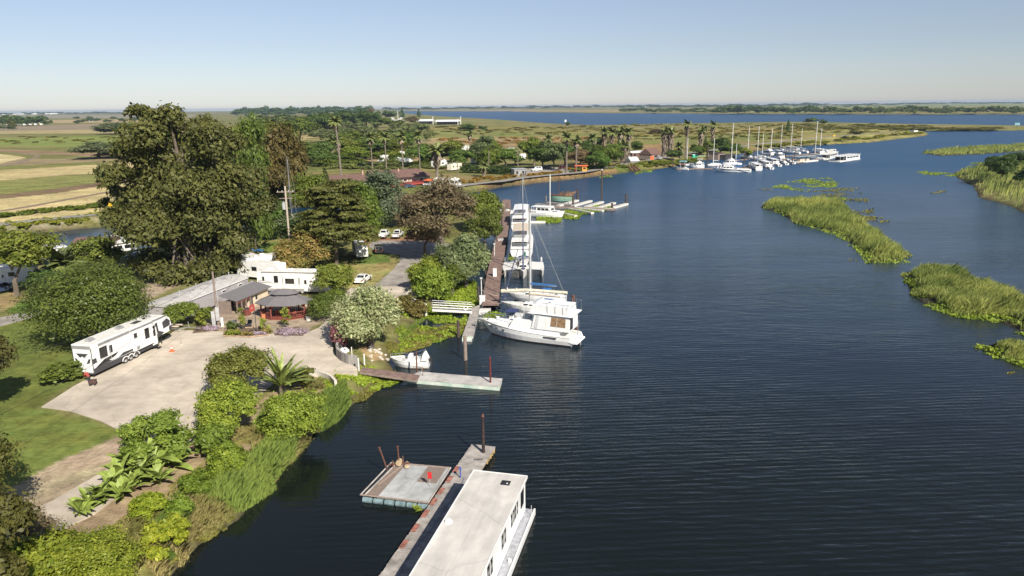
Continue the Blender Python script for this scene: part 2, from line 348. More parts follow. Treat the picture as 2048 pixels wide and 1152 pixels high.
a = N(nt, 'ShaderNodeAttribute', attribute_name='land'); tc = N(nt, 'ShaderNodeTexCoord')
def noise(s, dt=5, rg=.65, mp=None):
    n = N(nt, 'ShaderNodeTexNoise'); n.inputs['Scale'].default_value = s; n.inputs['Detail'].default_value = dt; n.inputs['Roughness'].default_value = rg
    if mp:
        q = N(nt, 'ShaderNodeMapping'); q.inputs['Scale'].default_value = mp; nt.links.new(tc.outputs['Object'], q.inputs[0]); nt.links.new(q.outputs[0], n.inputs['Vector'])
    else: nt.links.new(tc.outputs['Object'], n.inputs['Vector'])
    return n
def rmp(src, a0, b0, c0, c1):
    r = N(nt, 'ShaderNodeMapRange'); r.inputs[1].default_value = a0; r.inputs[2].default_value = b0; r.inputs[3].default_value = c0; r.inputs[4].default_value = c1
    nt.links.new(src, r.inputs[0]); return r.outputs[0]
def mul(x, y):
    q = N(nt, 'ShaderNodeMath', operation='MULTIPLY'); nt.links.new(x, q.inputs[0]); nt.links.new(y, q.inputs[1]); return q.outputs[0]
f1 = rmp(noise(.9, 8).outputs[0], .3, .7, .62, 1.35); f2 = rmp(noise(.05, 6, .6, (1, 2.2, 1)).outputs[0], .3, .7, .72, 1.25); f3 = rmp(noise(.012, 6, .7, (.4, 2.4, 1)).outputs[0], .3, .7, .8, 1.2)
f = mul(mul(f1, f2), f3); mx = N(nt, 'ShaderNodeMix', data_type='RGBA', blend_type='MULTIPLY'); mx.inputs[0].default_value = 1
nt.links.new(a.outputs['Color'], mx.inputs[6]); nt.links.new(f, mx.inputs[7])
hs = N(nt, 'ShaderNodeHueSaturation'); nt.links.new(rmp(noise(.25, 6).outputs[0], .3, .7, .475, .525), hs.inputs['Hue']); nt.links.new(mx.outputs[2], hs.inputs['Color']); nt.links.new(hs.outputs[0], b.inputs['Base Color'])
bp = N(nt, 'ShaderNodeBump'); bp.inputs['Strength'].default_value = .6; bp.inputs['Distance'].default_value = .25; nt.links.new(noise(2.5, 8).outputs[0], bp.inputs['Height']); nt.links.new(bp.outputs[0], b.inputs['Normal'])
gme.materials.append(gm); go = bpy.data.objects.new('ground', gme); C.objects.link(go); tag(go, kind='structure')

# heights for placing things
def hz(x, y):
    X = np.array([[x]]); Y = np.array([[y]]); h, s = terrain(X, Y); h = h[0, 0]
    if s[0, 0] > 0: h = max(h, h+1.1*math.exp(-(dist(LEVEE, X, Y, False)[0, 0]/7.0)**4))
    return float(h)
def gnd(px, py):
    p = at(px, py, LAND)
    for _ in range(3): z = max(hz(p.x, p.y), 0.02); p = at(px, py, z)
    return p
# ------------------------------------------------------------------ water
wm = bpy.data.materials.new('river water'); wm.use_nodes = True; nt = wm.node_tree; b = nt.nodes['Principled BSDF']
tc = N(nt, 'ShaderNodeTexCoord')
b.inputs['Base Color'].default_value = (.008, .014, .014, 1); b.inputs['Roughness'].default_value = .12; b.inputs['IOR'].default_value = 1.333
cr = N(nt, 'ShaderNodeValToRGB'); cr.color_ramp.elements[0].color = (.005, .007, .006, 1); cr.color_ramp.elements[1].color = (.006, .010, .009, 1)
cr.color_ramp.elements[0].position = .35; cr.color_ramp.elements[1].position = .65
nt.links.new(noise(.02, 3, .5).outputs[0], cr.inputs[0]); nt.links.new(cr.outputs[0], b.inputs['Base Color'])
mp1 = (.22, 1.0, 1)
w1 = noise(1.5, 4, .55, mp1); w2 = noise(.45, 2, .5, (.35, 1, 1)); w3 = noise(5, 2, .5, (.5, 1, 1))
sx0 = N(nt, 'ShaderNodeSeparateXYZ'); nt.links.new(tc.outputs['Object'], sx0.inputs[0])
amp = mul(rmp(noise(.016, 4, .6, (.6, 1.4, 1)).outputs[0], .38, .60, .28, 1.15), rmp(sx0.outputs['X'], -24, 6, .12, 1.0))
wv = N(nt, 'ShaderNodeTexWave'); wv.wave_type = 'BANDS'; wv.bands_direction = 'Y'; wv.inputs['Scale'].default_value = .42; wv.inputs['Distortion'].default_value = 6; wv.inputs['Detail'].default_value = 3; wv.inputs['Detail Scale'].default_value = .35
mpw = N(nt, 'ShaderNodeMapping'); mpw.inputs['Rotation'].default_value = (0, 0, R(-9)); mpw.inputs['Scale'].default_value = (.35, 1, 1); nt.links.new(tc.outputs['Object'], mpw.inputs[0]); nt.links.new(mpw.outputs[0], wv.inputs['Vector'])
def madd(x, k, y=None):
    q = N(nt, 'ShaderNodeMath', operation='MULTIPLY_ADD'); nt.links.new(x, q.inputs[0]); q.inputs[1].default_value = k
    if y is not None: nt.links.new(y, q.inputs[2])
    else: q.inputs[2].default_value = 0
    return q.outputs[0]
hh = madd(w3.outputs[0], .12, madd(w1.outputs[0], .55, madd(w2.outputs[0], .6, madd(wv.outputs['Fac'], .10))))
hh = mul(hh, amp)
bp = N(nt, 'ShaderNodeBump'); bp.inputs['Strength'].default_value = 1.0; bp.inputs['Distance'].default_value = .19; nt.links.new(hh, bp.inputs['Height']); nt.links.new(bp.outputs[0], b.inputs['Normal'])
sxy = N(nt, 'ShaderNodeSeparateXYZ'); nt.links.new(tc.outputs['Object'], sxy.inputs[0])
far_ = rmp(sxy.outputs['Y'], 60, 380, 0, 1)                       # open water, ruffled by wind, with the sky's reflected blue painted in
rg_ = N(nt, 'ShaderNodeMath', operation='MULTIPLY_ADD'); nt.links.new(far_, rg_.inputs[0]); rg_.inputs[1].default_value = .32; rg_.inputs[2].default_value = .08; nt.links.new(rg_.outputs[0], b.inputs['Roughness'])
mw = N(nt, 'ShaderNodeMix', data_type='RGBA'); nt.links.new(far_, mw.inputs[0]); nt.links.new(cr.outputs[0], mw.inputs[6]); mw.inputs[7].default_value = (.010, .050, .112, 1); nt.links.new(mw.outputs[2], b.inputs['Base Color'])  # far water's base colour carries the blue of the reflected sky
wa = MB(); wa.add([(-11000, -3000, 0), (11000, -3000, 0), (11000, 11000, 0), (-11000, 11000, 0)], [(0, 1, 2, 3)])
wo = wa.build('water', wm); tag(wo, kind='structure')
# ------------------------------------------------------------------ paving, sheets that lie on the ground
def sheet(name, px, m, z=LAND, lift=.03, edge=.0, jag=0.):
    p = P2(px, z); bm_v = []
    n = len(p); pts = []
    for i in range(n):                                      # edges broken into short uneven pieces
        a, c = p[i], p[(i+1) % n]; L = np.hypot(*(c-a)); k = max(1, int(L/1.2)) if jag else 1
        for j in range(k):
            q = a+(c-a)*j/k
            if jag and j: q = q+rng.normal(0, jag, 2)
            pts.append(q)
    mb = MB(); mb.prism([(q[0], q[1]) for q in pts], z-.25, z+lift, 0)
    import bmesh
    o = mb.build(name, m); tag(o, kind='structure'); return o
concm = mat('pale worn concrete', (.53, .46, .37), .9, var=.13, scale=.35, detail=10, bump=.1)
def worn(m, s1, lo, hi):
    nt = m.node_tree; b = nt.nodes['Principled BSDF']; src = b.inputs['Base Color'].links[0].from_socket; tcn = [n for n in nt.nodes if n.type == 'TEX_COORD'][0]
    for sc, a, c, st in ((s1, lo, hi, (1, 1, 1)), (s1*3.1, .93, 1.04, (1, 1, 1)), (.5, .94, 1.03, (.15, 2.2, 1))):
        n = N(nt, 'ShaderNodeTexNoise'); n.inputs['Scale'].default_value = sc; n.inputs['Detail'].default_value = 6; q = N(nt, 'ShaderNodeMapping'); q.inputs['Scale'].default_value = st; q.inputs['Rotation'].default_value = (0, 0, .5); nt.links.new(tcn.outputs['Object'], q.inputs[0]); nt.links.new(q.outputs[0], n.inputs['Vector'])
        r = N(nt, 'ShaderNodeMapRange'); r.inputs[1].default_value = .35; r.inputs[2].default_value = .65; r.inputs[3].default_value = a; r.inputs[4].default_value = c; nt.links.new(n.outputs[0], r.inputs[0])
        x = N(nt, 'ShaderNodeMix', data_type='RGBA', blend_type='MULTIPLY'); x.inputs[0].default_value = 1; nt.links.new(src, x.inputs[6]); nt.links.new(r.outputs[0], x.inputs[7]); src = x.outputs[2]
    v = N(nt, 'ShaderNodeTexVoronoi', feature='DISTANCE_TO_EDGE'); v.inputs['Scale'].default_value = .13; n = N(nt, 'ShaderNodeTexNoise'); n.inputs['Scale'].default_value = .5; n.inputs['Detail'].default_value = 5; ad = N(nt, 'ShaderNodeMix', data_type='RGBA', blend_type='ADD'); ad.inputs[0].default_value = 3.5
    nt.links.new(tcn.outputs['Object'], n.inputs['Vector']); nt.links.new(tcn.outputs['Object'], ad.inputs[6]); nt.links.new(n.outputs['Color'], ad.inputs[7]); nt.links.new(ad.outputs[2], v.inputs['Vector'])
    r = N(nt, 'ShaderNodeMapRange'); r.inputs[1].default_value = 0; r.inputs[2].default_value = .012; r.inputs[3].default_value = .86; r.inputs[4].default_value = 1; nt.links.new(v.outputs['Distance'], r.inputs[0]); x = N(nt, 'ShaderNodeMix', data_type='RGBA', blend_type='MULTIPLY'); x.inputs[0].default_value = 1; nt.links.new(src, x.inputs[6]); nt.links.new(r.outputs[0], x.inputs[7]); nt.links.new(x.outputs[2], b.inputs['Base Color'])
worn(concm, .10, .86, 1.06)
asph = mat('grey gravel road', (.31, .28, .245), .95, var=.2, scale=.5, detail=9, bump=.2)
sheet('concrete_yard', [(83, 815), (150, 772), (188, 752), (250, 715), (330, 678), (352, 660), (440, 664), (520, 668), (610, 668), (640, 655), (668, 622), (690, 590), (700, 577), (760, 574), (830, 574),
      (842, 590), (815, 600), (800, 596), (780, 600), (740, 620), (700, 640), (668, 668), (664, 690), (672, 712), (700, 728), (716, 738), (700, 746), (640, 742), (600, 735), (575, 745), (520, 790), (450, 840), (390, 885),
      (300, 945), (190, 1028), (100, 1072), (20, 1110), (-120, 1180), (-160, 1130), (0, 1052), (105, 1003), (225, 934), (262, 888), (248, 866), (200, 842), (140, 823)], concm, lift=.08)
sheet('gravel_lane', [(745, 575), (832, 575), (836, 560), (845, 545), (870, 530), (900, 510), (900, 488), (850, 482), (745, 482), (738, 495), (760, 505), (800, 510), (800, 525), (780, 545)], asph, lift=.06, jag=.12)
sheet('lane', [(-60, 652), (0, 636), (60, 621), (100, 612), (125, 605), (125, 620), (90, 630), (0, 653), (-60, 669)], asph, lift=.06, jag=.08)
# levee road, draped over the bank
def ribbon(name, path_px, w, m, z=2.6, dz=.05):
    c = P2(path_px, z); pts = []
    for i in range(len(c)-1):
        L = np.hypot(*(c[i+1]-c[i])); k = max(2, int(L/4))
        for j in range(k): pts.append(c[i]+(c[i+1]-c[i])*j/k)
    pts.append(c[-1]); pts = np.array(pts)
    for _ in range(6): pts[1:-1] = (pts[:-2]+2*pts[1:-1]+pts[2:])/4
    t = np.gradient(pts, axis=0); t /= np.linalg.norm(t, axis=1)[:, None]; nrm = np.stack([-t[:, 1], t[:, 0]], 1)
    cols = []
    for s in (-1, -.5, 0, .5, 1): cols.append(pts+nrm*s*w/2)
    X = np.stack([q[:, 0] for q in cols], 1); Y = np.stack([q[:, 1] for q in cols], 1); H, s_ = terrain(X, Y)
    H = np.where(s_ > 0, H+1.1*np.exp(-(dist(LEVEE, X, Y, False)/7.0)**4), H).max(axis=1, keepdims=True)+dz+X*0
    v = np.stack([X, Y, H], -1).reshape(-1, 3); nr = len(pts); i = np.arange(nr-1)[:, None]*5; j = np.arange(4)[None]
    f = np.stack([i+j, i+j+1, i+j+6, i+j+5], -1).reshape(-1, 4)
    me = mesh_np(name, v, f[:, ::-1], True); me.materials.append(m); o = bpy.data.objects.new(name, me); C.objects.link(o)
    return tag(o, kind='structure')
roadm = mat('levee road asphalt', (.25, .235, .215), .95, var=.15, scale=.3, detail=8)
ribbon('levee_road', LEVEE_PX, 4.6, roadm)
ribbon('field_track', [(-300, 447), (0, 424), (60, 413), (150, 396), (240, 380), (330, 360)], 3.2, mat('dirt track', (.21, .15, .10), .95, var=.15), z=LAND, dz=.03)
ribbon('field_path', [(0, 333), (30, 328), (60, 318), (80, 312), (40, 305), (0, 303)], 3.5, MATS['dirt track'], z=LAND, dz=.03)
sheet('gravel_parking', [(1040, 345), (1060, 337), (1200, 332), (1250, 322), (1280, 316), (1270, 326), (1180, 341), (1090, 352), (1050, 354)], asph, z=1.6, lift=.12, jag=.3)
# ------------------------------------------------------------------ leaves, crowns, trees
def leaf_mesh(name, cen, nrm, size, tint, mats, aspect=1.0, up=None, droop=None):
    n = len(cen); nrm = nrm/(np.linalg.norm(nrm, axis=1)[:, None]+1e-9)
    a = rng.normal(size=(n, 3)) if up is None else up+rng.normal(size=(n, 3))*.35
    u = np.cross(nrm, a); u /= np.linalg.norm(u, axis=1)[:, None]+1e-9; w = np.cross(nrm, u)
    s = (size*(.4+1.5*rng.random(n)**2))[:, None] if np.ndim(size) == 0 else size[:, None]
    ln = w*s*.5*aspect; wd = u*s*.5
    bend = nrm*s*.16
    v = np.stack([cen-ln, cen+wd*.9-bend*.5+ln*rng.uniform(-.3, .3, (n, 1)), cen+ln, cen-wd*.9-bend*.5], 1).reshape(-1, 3)
    f = np.arange(4*n).reshape(-1, 4); me = mesh_np(name, v, f)
    at_ = me.attributes.new('tint', 'FLOAT', 'FACE'); at_.data.foreach_set('value', tint.astype(np.float32))
    for m in mats: me.materials.append(m)
    return me
def lobes_ball(rx, rz, n, seed, zc=0., spread=.75, rr_=(.28, .45), squash=.85, hollow=0):
    g = np.random.default_rng(seed); L = []
    for i in range(n):
        d = g.normal(size=3); d /= np.linalg.norm(d); d[2] = abs(d[2])*1.2-.35 if i % 3 else d[2]
        k = g.uniform(.45, 1)*spread; r = g.uniform(*rr_)
        L.append((d[0]*rx*k, d[1]*rx*k, zc+d[2]*rz*k, rx*r*g.uniform(.9, 1.2), rx*r*g.uniform(.9, 1.2), rz*r*squash*g.uniform(.85, 1.15)))
    return L
def crown(name, lobes, nclump, per, size, m, seed=0, sig=.16, aspect=1.3, shell=.35, flat=0., upbias=.3, gap=.0):
    per = int(per*1.7); size = size*.74
    g = np.random.default_rng(seed); vol = np.array([(l[3]*l[4]*l[5])**(2/3) for l in lobes]); vol /= vol.sum()
    li = g.choice(len(lobes), nclump, p=vol); L = np.array(lobes)[li]
    d = g.normal(size=(nclump, 3)); d /= np.linalg.norm(d, axis=1)[:, None]; d[:, 2] = np.where(d[:, 2] < -.4, -d[:, 2]*.6, d[:, 2])
    r = 1-shell*g.random(nclump)**1.6; r *= 1+.10*g.normal(size=nclump)
    cc = L[:, :3]+d*L[:, 3:6]*r[:, None]
    R_ = np.repeat(L[:, 3:6].mean(axis=1), per); cen = np.repeat(cc, per, axis=0)+g.normal(size=(nclump*per, 3))*R_[:, None]*sig*np.array([1, 1, .75-flat])
    out = np.repeat(d, per, axis=0)+g.normal(size=(nclump*per, 3))*.55; out[:, 2] += upbias
    ct = np.repeat(g.random(nclump), per); tint = np.clip(.55*ct+.45*g.random(nclump*per), 0, 1)
    return leaf_mesh(name, cen, out, size, tint, [m], aspect)
def trunk_mb(h, r, targets, seed=0, lean=(0, 0), mb=None, base=(0, 0), n=6):
    g = random.Random(seed); mb = mb or MB(); bx_, by_ = base
    pts = [(bx_, by_, -.4), (bx_+g.uniform(-.1, .1)*r*3, by_, h*.3), (bx_+lean[0]*.6, by_+lean[1]*.6+g.uniform(-.2, .2), h*.65), (bx_+lean[0], by_+lean[1], h)]
    mb.tube(pts, [r*1.25, r, r*.75, r*.4], n+2)
    for t in targets:
        k = g.uniform(.35, .8); p0 = Vector(pts[1]).lerp(Vector(pts[3]), k*.8); p2 = Vector(t); p1 = p0.lerp(p2, .5)+Vector((0, 0, -abs(p2-p0)*.12 if False else (p2-p0).length*.08))
        mb.tube([p0, p1, p2], [r*.42, r*.28, r*.09], n-1)
    return mb
LM = {
 'green': leafmat('leaves mid green', (.045, .068, .014), (.145, .175, .038)),
 'dark': leafmat('leaves dark green', (0.032, 0.061, 0.017), (0.080, 0.128, 0.032)),
 'olive': leafmat('leaves olive', (.060, .064, .018), (.19, .18, .05)),
 'yellow': leafmat('leaves yellow green', (0.102, 0.152, 0.020), (0.348, 0.377, 0.065)),
 'grey': leafmat('leaves grey green', (0.094, 0.116, 0.065), (0.232, 0.261, 0.152)),
 'brown': leafmat('leaves brown', (0.109, 0.080, 0.051), (0.246, 0.181, 0.109)),
 'rustg': leafmat('leaves orange brown and green', (0.087, 0.123, 0.022), (0.377, 0.246, 0.087)),
 'pale': leafmat('leaves pale flowering', (0.102, 0.152, 0.032), (0.500, 0.500, 0.319)),
 'pinkf': leafmat('leaves and pink flowers', (0.072, 0.102, 0.029), (0.500, 0.145, 0.232)),
 'lush': leafmat('leaves glossy green', (.040, .062, .014), (.115, .145, .036), rough=.38),
 'lime': leafmat('leaves bright lime', (.10, .135, .018), (.29, .31, .055)),
}
# templates: unit crowns (height 1, diameter 1) so that one mesh serves many trees
TPL = {}
def tpl(kind, seed, dens=1.0, lm='green'):
    key = (kind, seed, dens, lm)
    if key in TPL: return TPL[key]
    s = 100+seed*17; n = lambda k: max(20, int(k*dens)); ls = (1/dens)**.42
    if kind == 'round': lb = lobes_ball(.46, .42, 20, s, .56, .86, (.20, .42)); me = crown('crown', lb, n(420), 26, .042*ls, LM[lm], s, sig=.27, shell=.5)
    elif kind == 'dense': lb = [(0, 0, .5, .44, .44, .44), (.1, .1, .42, .42, .40, .40), (-.12, -.08, .45, .38, .40, .42), (.2, -.18, .6, .26, .26, .28), (-.22, .12, .68, .24, .24, .26), (.05, -.25, .3, .26, .26, .26)]; me = crown('crown', lb, n(900), 18, .026*ls, LM[lm], s, sig=.10, shell=.16)
    elif kind == 'dome': lb = lobes_ball(.45, .5, 20, s, .42, .88, (.22, .46)); me = crown('crown', lb, n(520), 24, .040*ls, LM[lm], s, sig=.25, shell=.5)
    elif kind == 'tall': lb = [(random.Random(s+i).uniform(-.18, .18), random.Random(s+i+50).uniform(-.18, .18), .18+.74*i/9, .34*(1-.55*abs(i/9-.35)), .34*(1-.55*abs(i/9-.35)), .13) for i in range(10)]; me = crown('crown', lb, n(420), 24, .036*ls, LM[lm], s, sig=.22)
    elif kind == 'cone': lb = [(random.Random(s+i).uniform(-.06, .06), random.Random(s+i+9).uniform(-.06, .06), .06+.86*i/9, .46*(1-i/10.5)**.7, .46*(1-i/10.5)**.7, .12) for i in range(10)]; me = crown('crown', lb, n(420), 24, .034*ls, LM[lm], s, sig=.16)
    elif kind == 'poplar': lb = [(0, 0, .1+.85*i/10, .42*(1-abs(i/10-.4)*1.3)+.03, .42*(1-abs(i/10-.4)*1.3)+.03, .09) for i in range(11)]; me = crown('crown', lb, n(320), 24, .035*ls, LM[lm], s, sig=.20)
    elif kind == 'layer':
        g = random.Random(s); lb = []
        for i in range(34):
            z = .2+.75*(i/33); rad = .40*(1-max(0, z-.45)*1.35); a = i*2.4+g.uniform(-.4, .4); k = rad*g.uniform(.5, 1)
            lb.append((math.cos(a)*k, math.sin(a)*k, z-k*.12, .17*g.uniform(.8, 1.3), .17*g.uniform(.8, 1.3), .085*g.uniform(.7, 1.3)))
        me = crown('crown', lb, n(520), 22, .034*ls, LM[lm], s, sig=.18, flat=.55, aspect=1.6)
    elif kind == 'bare': lb = lobes_ball(.46, .46, 20, s, .54, .85, (.2, .34)); me = crown('crown', lb, n(420), 15, .030*ls, LM[lm], s, sig=.30, shell=.8, aspect=1.8)
    elif kind == 'willow': lb = lobes_ball(.44, .5, 14, s, .5, .75, (.34, .5)); me = crown('crown', lb, n(420), 26, .032*ls, LM[lm], s, sig=.22, aspect=2.6)
    elif kind == 'shrub': lb = lobes_ball(.44, .5, 8, s, .38, .7, (.4, .6)); me = crown('crown', lb, n(260), 22, .060*ls, LM[lm], s, sig=.2, shell=.5)
    elif kind == 'loose': lb = lobes_ball(.46, .5, 22, s, .45, .95, (.16, .28)); me = crown('crown', lb, n(330), 22, .05*ls, LM[lm], s, sig=.32, shell=.7, aspect=2.0)
    co = np.empty(len(me.vertices)*3, np.float32); me.vertices.foreach_get('co', co); co = co.reshape(-1, 3)
    w = (np.percentile(co[:, 0], 99)-np.percentile(co[:, 0], 1)+np.percentile(co[:, 1], 99)-np.percentile(co[:, 1], 1))/2; co[:, :2] /= w
    lo = max(0, np.percentile(co[:, 2], .5)); hi = np.percentile(co[:, 2], 99.6); co[:, 2] = np.where(co[:, 2] > lo, lo+(co[:, 2]-lo)*(1-lo)/(hi-lo), co[:, 2])
    me.vertices.foreach_set('co', co.ravel()); me.update(); TPL[key] = me; return me
TRUNKS = {}
def trunk_tpl(seed, frac=.45, thick=.035, m=None):
    key = (seed % 5, frac, thick)
    if key not in TRUNKS:
        g = random.Random(seed % 5); tg = [(.28*math.cos(a)*g.uniform(.6, 1.2), .28*math.sin(a)*g.uniform(.6, 1.2), g.uniform(.45, .85)) for a in [i*6.28/7+g.uniform(-.3, .3) for i in range(7)]]
        mb = trunk_mb(.8, thick, tg, seed % 5, (g.uniform(-.05, .05), g.uniform(-.05, .05)))
        mb.v = [(x, y, max(z, -.05)) for x, y, z in mb.v]; TRUNKS[key] = mb
    mb = TRUNKS[key]
    if 'mesh' not in mb.__dict__:
        o = mb.build('trunk', m or bark); mb.mesh = o.data; bpy.data.objects.remove(o)
    return mb.mesh
def tree(name, label, cat, px, py, ptop, wpx, kind='round', lm='green', seed=1, dens=1.0, c=(1, 1, 1), group=None, trunk=True, yoff=0, z0=0., hmul=1, thick=.035, squish=1.0, bare=0.):
    "a tree whose foot stands at picture position (px, py), its top and width read off the picture"
    p = gnd(px, py); h = max(.6, (ztop(p, ptop)-p.z))*hmul; w = wpx/ppm(p)*.93
    t = thing(name, label, cat, p, rz=(seed*2.399) % 6.28, group=group)
    o = bpy.data.objects.new('crown' if trunk else 'foliage', tpl(kind, seed % 4, dens, lm)); C.objects.link(o); o.parent = t
    o.scale = (w, w*squish, h*(1-bare)); o.location = (0, 0, h*bare); o.color = (*c, 1)
    if trunk:
        k = bpy.data.objects.new('trunk', trunk_tpl(seed, thick=thick)); C.objects.link(k); k.parent = t; k.scale = (w, w, h)
    return t
EUCP = None
def big_euc():
    p = gnd(385, 552); s = ppm(p); t = thing('eucalyptus_tree', 'huge dark eucalyptus towering behind the long metal roofed home, tallest tree of all', 'tree', p)
    L = []
    spec = [(318, 222, 20), (345, 230, 22), (384, 232, 28), (355, 270, 42), (425, 262, 34), (310, 300, 42), (395, 315, 60), (470, 292, 38), (350, 335, 62), (420, 400, 72), (330, 450, 58), (470, 390, 52), (400, 470, 60), (300, 400, 44), (285, 345, 34), (345, 375, 58), (440, 370, 62), (500, 350, 34),
            (250, 385, 20), (212, 372, 16), (228, 402, 14), (275, 425, 30), (350, 440, 58), (440, 440, 58), (505, 430, 34), (310, 490, 42), (380, 500, 52), (460, 500, 46), (340, 530, 30), (300, 522, 34), (375, 538, 30), (430, 534, 34), (480, 522, 32), (255, 350, 16), (480, 270, 30), (500, 480, 30), (255, 450, 14), (300, 262, 18)]
    g = random.Random(4)
    for x, y, r in spec:
        z = ztop(p, y)-p.z; L.append(((x-385)/s, g.uniform(-7, 7)*(.4 if r < 25 else 1), z, r/s*.86, r/s*.95, r/s*.72))
        if r > 30: L.append(((x-385)/s+g.uniform(-2, 2), g.uniform(2, 9), z+g.uniform(-2, 1), r/s*.8, r/s*.9, r/s*.6))
    me = crown('crown', L, 4200, 26, .50, leafmat('leaves eucalyptus', (.045, .056, .016), (.155, .155, .042)), 5, sig=.26, shell=.6, aspect=1.9)
    o = bpy.data.objects.new('crown', me); C.objects.link(o); o.parent = t; o.scale = (.92, 1, 1.0)
    mb = trunk_mb(24, 1.1, [L[i][:3] for i in range(0, len(L), 2)], 3, (1, 0), n=7); trunk_mb(20, .7, [L[i][:3] for i in range(1, len(L), 5)], 8, (6, 1), mb, base=(3, 1)); trunk_mb(17, .6, [L[i][:3] for i in range(3, len(L), 5)], 9, (-5, -1), mb, base=(-2.5, 0))
    mb.build('trunk', bark, t); return t
big_euc()
T = tree
# --- nearer trees and shrubs, left to right
T('broad_tree', 'yellow green tree with a bare trunk at the left edge, beside the boats', 'tree', 35, 592, 464, 128, 'round', 'yellow', 2, 1.2, (.62, .62, .6), bare=.22)
T('small_tree', 'small rounded green tree in front of the far houseboats', 'tree', 196, 552, 476, 88, 'round', 'green', 3, .8, (1.25, 1.2, 1))
T('round_tree', 'big dense round glossy tree behind the black and white trailer', 'tree', 188, 692, 527, 215, 'dense', 'lush', 1, 2.6, (1.25, 1.2, 1), bare=.02)
T('dark_bush', 'dark bush between the fan palm and the yellow green tree', 'bush', 92, 588, 540, 70, 'round', 'dark', 2, .5)
T('shrub', 'low weedy shrub at the lower rear corner of the striped trailer', 'shrub', 122, 762, 728, 75, 'shrub', 'green', 2, .6, (1.2, 1.2, 1), trunk=False)
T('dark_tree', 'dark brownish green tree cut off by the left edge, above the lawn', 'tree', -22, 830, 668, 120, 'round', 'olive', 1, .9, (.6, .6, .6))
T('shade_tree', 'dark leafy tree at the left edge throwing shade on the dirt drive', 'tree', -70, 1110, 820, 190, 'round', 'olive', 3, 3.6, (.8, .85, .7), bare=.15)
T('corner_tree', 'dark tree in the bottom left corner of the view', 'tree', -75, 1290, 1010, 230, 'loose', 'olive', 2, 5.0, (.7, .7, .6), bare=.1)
T('poplar_tree', 'bright green tall tree against the right flank of the eucalyptus', 'tree', 512, 500, 238, 80, 'tall', 'green', 1, 1.2, (1.0, 1.1, .9))
T('oak_tree', 'brown tinged tall tree behind the thin poplar', 'tree', 575, 445, 254, 108, 'round', 'olive', 1, 1.4, (.80, .66, .70))
T('lombardy_poplar', 'pale green slender poplar, left of the two beside the power pole', 'tree', 578, 412, 277, 34, 'poplar', 'lime', 1, .8, (.75, .8, .9))
T('lombardy_poplar', 'pale green slender poplar, right and shorter of the two beside the power pole', 'tree', 603, 412, 292, 28, 'poplar', 'lime', 2, .8, (.7, .75, .8))
T('bright_tree', 'bright green bush topped by the brown roofed motel, left of the flat topped pine', 'tree', 632, 440, 352, 88, 'round', 'lime', 1, .9, (.6, .68, .6))
T('cypress_tree', 'narrow dark green cypress at the left end of the motel roof', 'tree', 652, 380, 334, 16, 'poplar', 'green', 1, .4, (.9, .9, .8))
T('leafy_tree', 'dense green tree left of the power pole', 'tree', 530, 478, 395, 105, 'round', 'dark', 1, .9, (1.3, 1.25, 1))
T('leafy_tree', 'greyish green tree under the stored sailboat, left of the power pole', 'tree', 560, 478, 430, 80, 'round', 'grey', 2, .7, (.6, .65, .5))
T('pine_tree', 'olive flat layered pine with a long bare trunk by the covered trailer', 'tree', 672, 530, 362, 156, 'layer', 'olive', 1, 2.2, (.8, .88, .75), bare=.12, thick=.030)
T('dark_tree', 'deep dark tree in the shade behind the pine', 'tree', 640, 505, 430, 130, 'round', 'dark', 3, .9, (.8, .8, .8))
T('bright_tree', 'bright green tree showing behind the right side of the pine', 'tree', 725, 470, 363, 74, 'tall', 'lime', 3, 1., (.5, .62, .5))
T('olive_tree', 'grey green olive tree in front of the motel', 'tree', 768, 455, 341, 92, 'tall', 'grey', 2, 1.4, (.62, .68, .62))
T('grey_shrub', 'grey green shrubs between the olive tree and the white shed', 'shrub', 800, 450, 400, 55, 'round', 'grey', 1, .6, (.8, .9, .7))
T('mulberry_tree', 'rounded tree with orange brown and green leaves behind the white trailer', 'tree', 612, 545, 467, 112, 'dome', 'rustg', 1, 1.4, (1, 1, 1))
T('acacia_tree', 'big brown grey half bare tree over the parking lane', 'tree', 882, 520, 356, 150, 'bare', 'brown', 1, 2.3, (.80, .86, .74), bare=.05, thick=.05)
T('brown_tree', 'smaller brown bare twiggy tree beside the big brown one', 'tree', 850, 512, 425, 90, 'bare', 'brown', 2, 1.3, (.9, .9, .85))
T('green_tree', 'bright green tree topping the left of the boardwalk, beside the lagoon', 'tree', 962, 470, 384, 78, 'dome', 'green', 2, 1.2, (1.35, 1.3, .9))
T('green_tree', 'darker green tree overhanging the middle of the boardwalk', 'tree', 970, 500, 418, 64, 'round', 'green', 3, 1.0, (1.05, 1, .9))
T('willow_tree', 'grey green willow leaning over the boardwalk beside the three hulled boat', 'tree', 932, 575, 470, 100, 'willow', 'grey', 1, 1.4, (.95, 1.0, .75))
T('yellow_bush', 'yellow green tree in front of the grey willow', 'tree', 900, 572, 500, 92, 'round', 'yellow', 1, 1., (.7, .72, .6))
T('round_shrub', 'rounded lime topped shrub above the white gangway', 'shrub', 862, 604, 536, 78, 'dome', 'yellow', 2, 1.0, (.75, .85, .7))
T('round_shrub', 'lime shrub behind the one above the white gangway', 'shrub', 848, 585, 522, 60, 'dome', 'yellow', 3, .8, (.85, .85, .7))
T('green_shrub', 'dark green shrub right of the lime one, above the hyacinth patch', 'shrub', 905, 590, 530, 62, 'round', 'green', 1, .8, (1, 1, .8))
T('thin_tree', 'leafy green young tree at the right end of the white trailer', 'tree', 668, 598, 530, 74, 'round', 'green', 2, 1., (1.6, 1.5, 1.1))
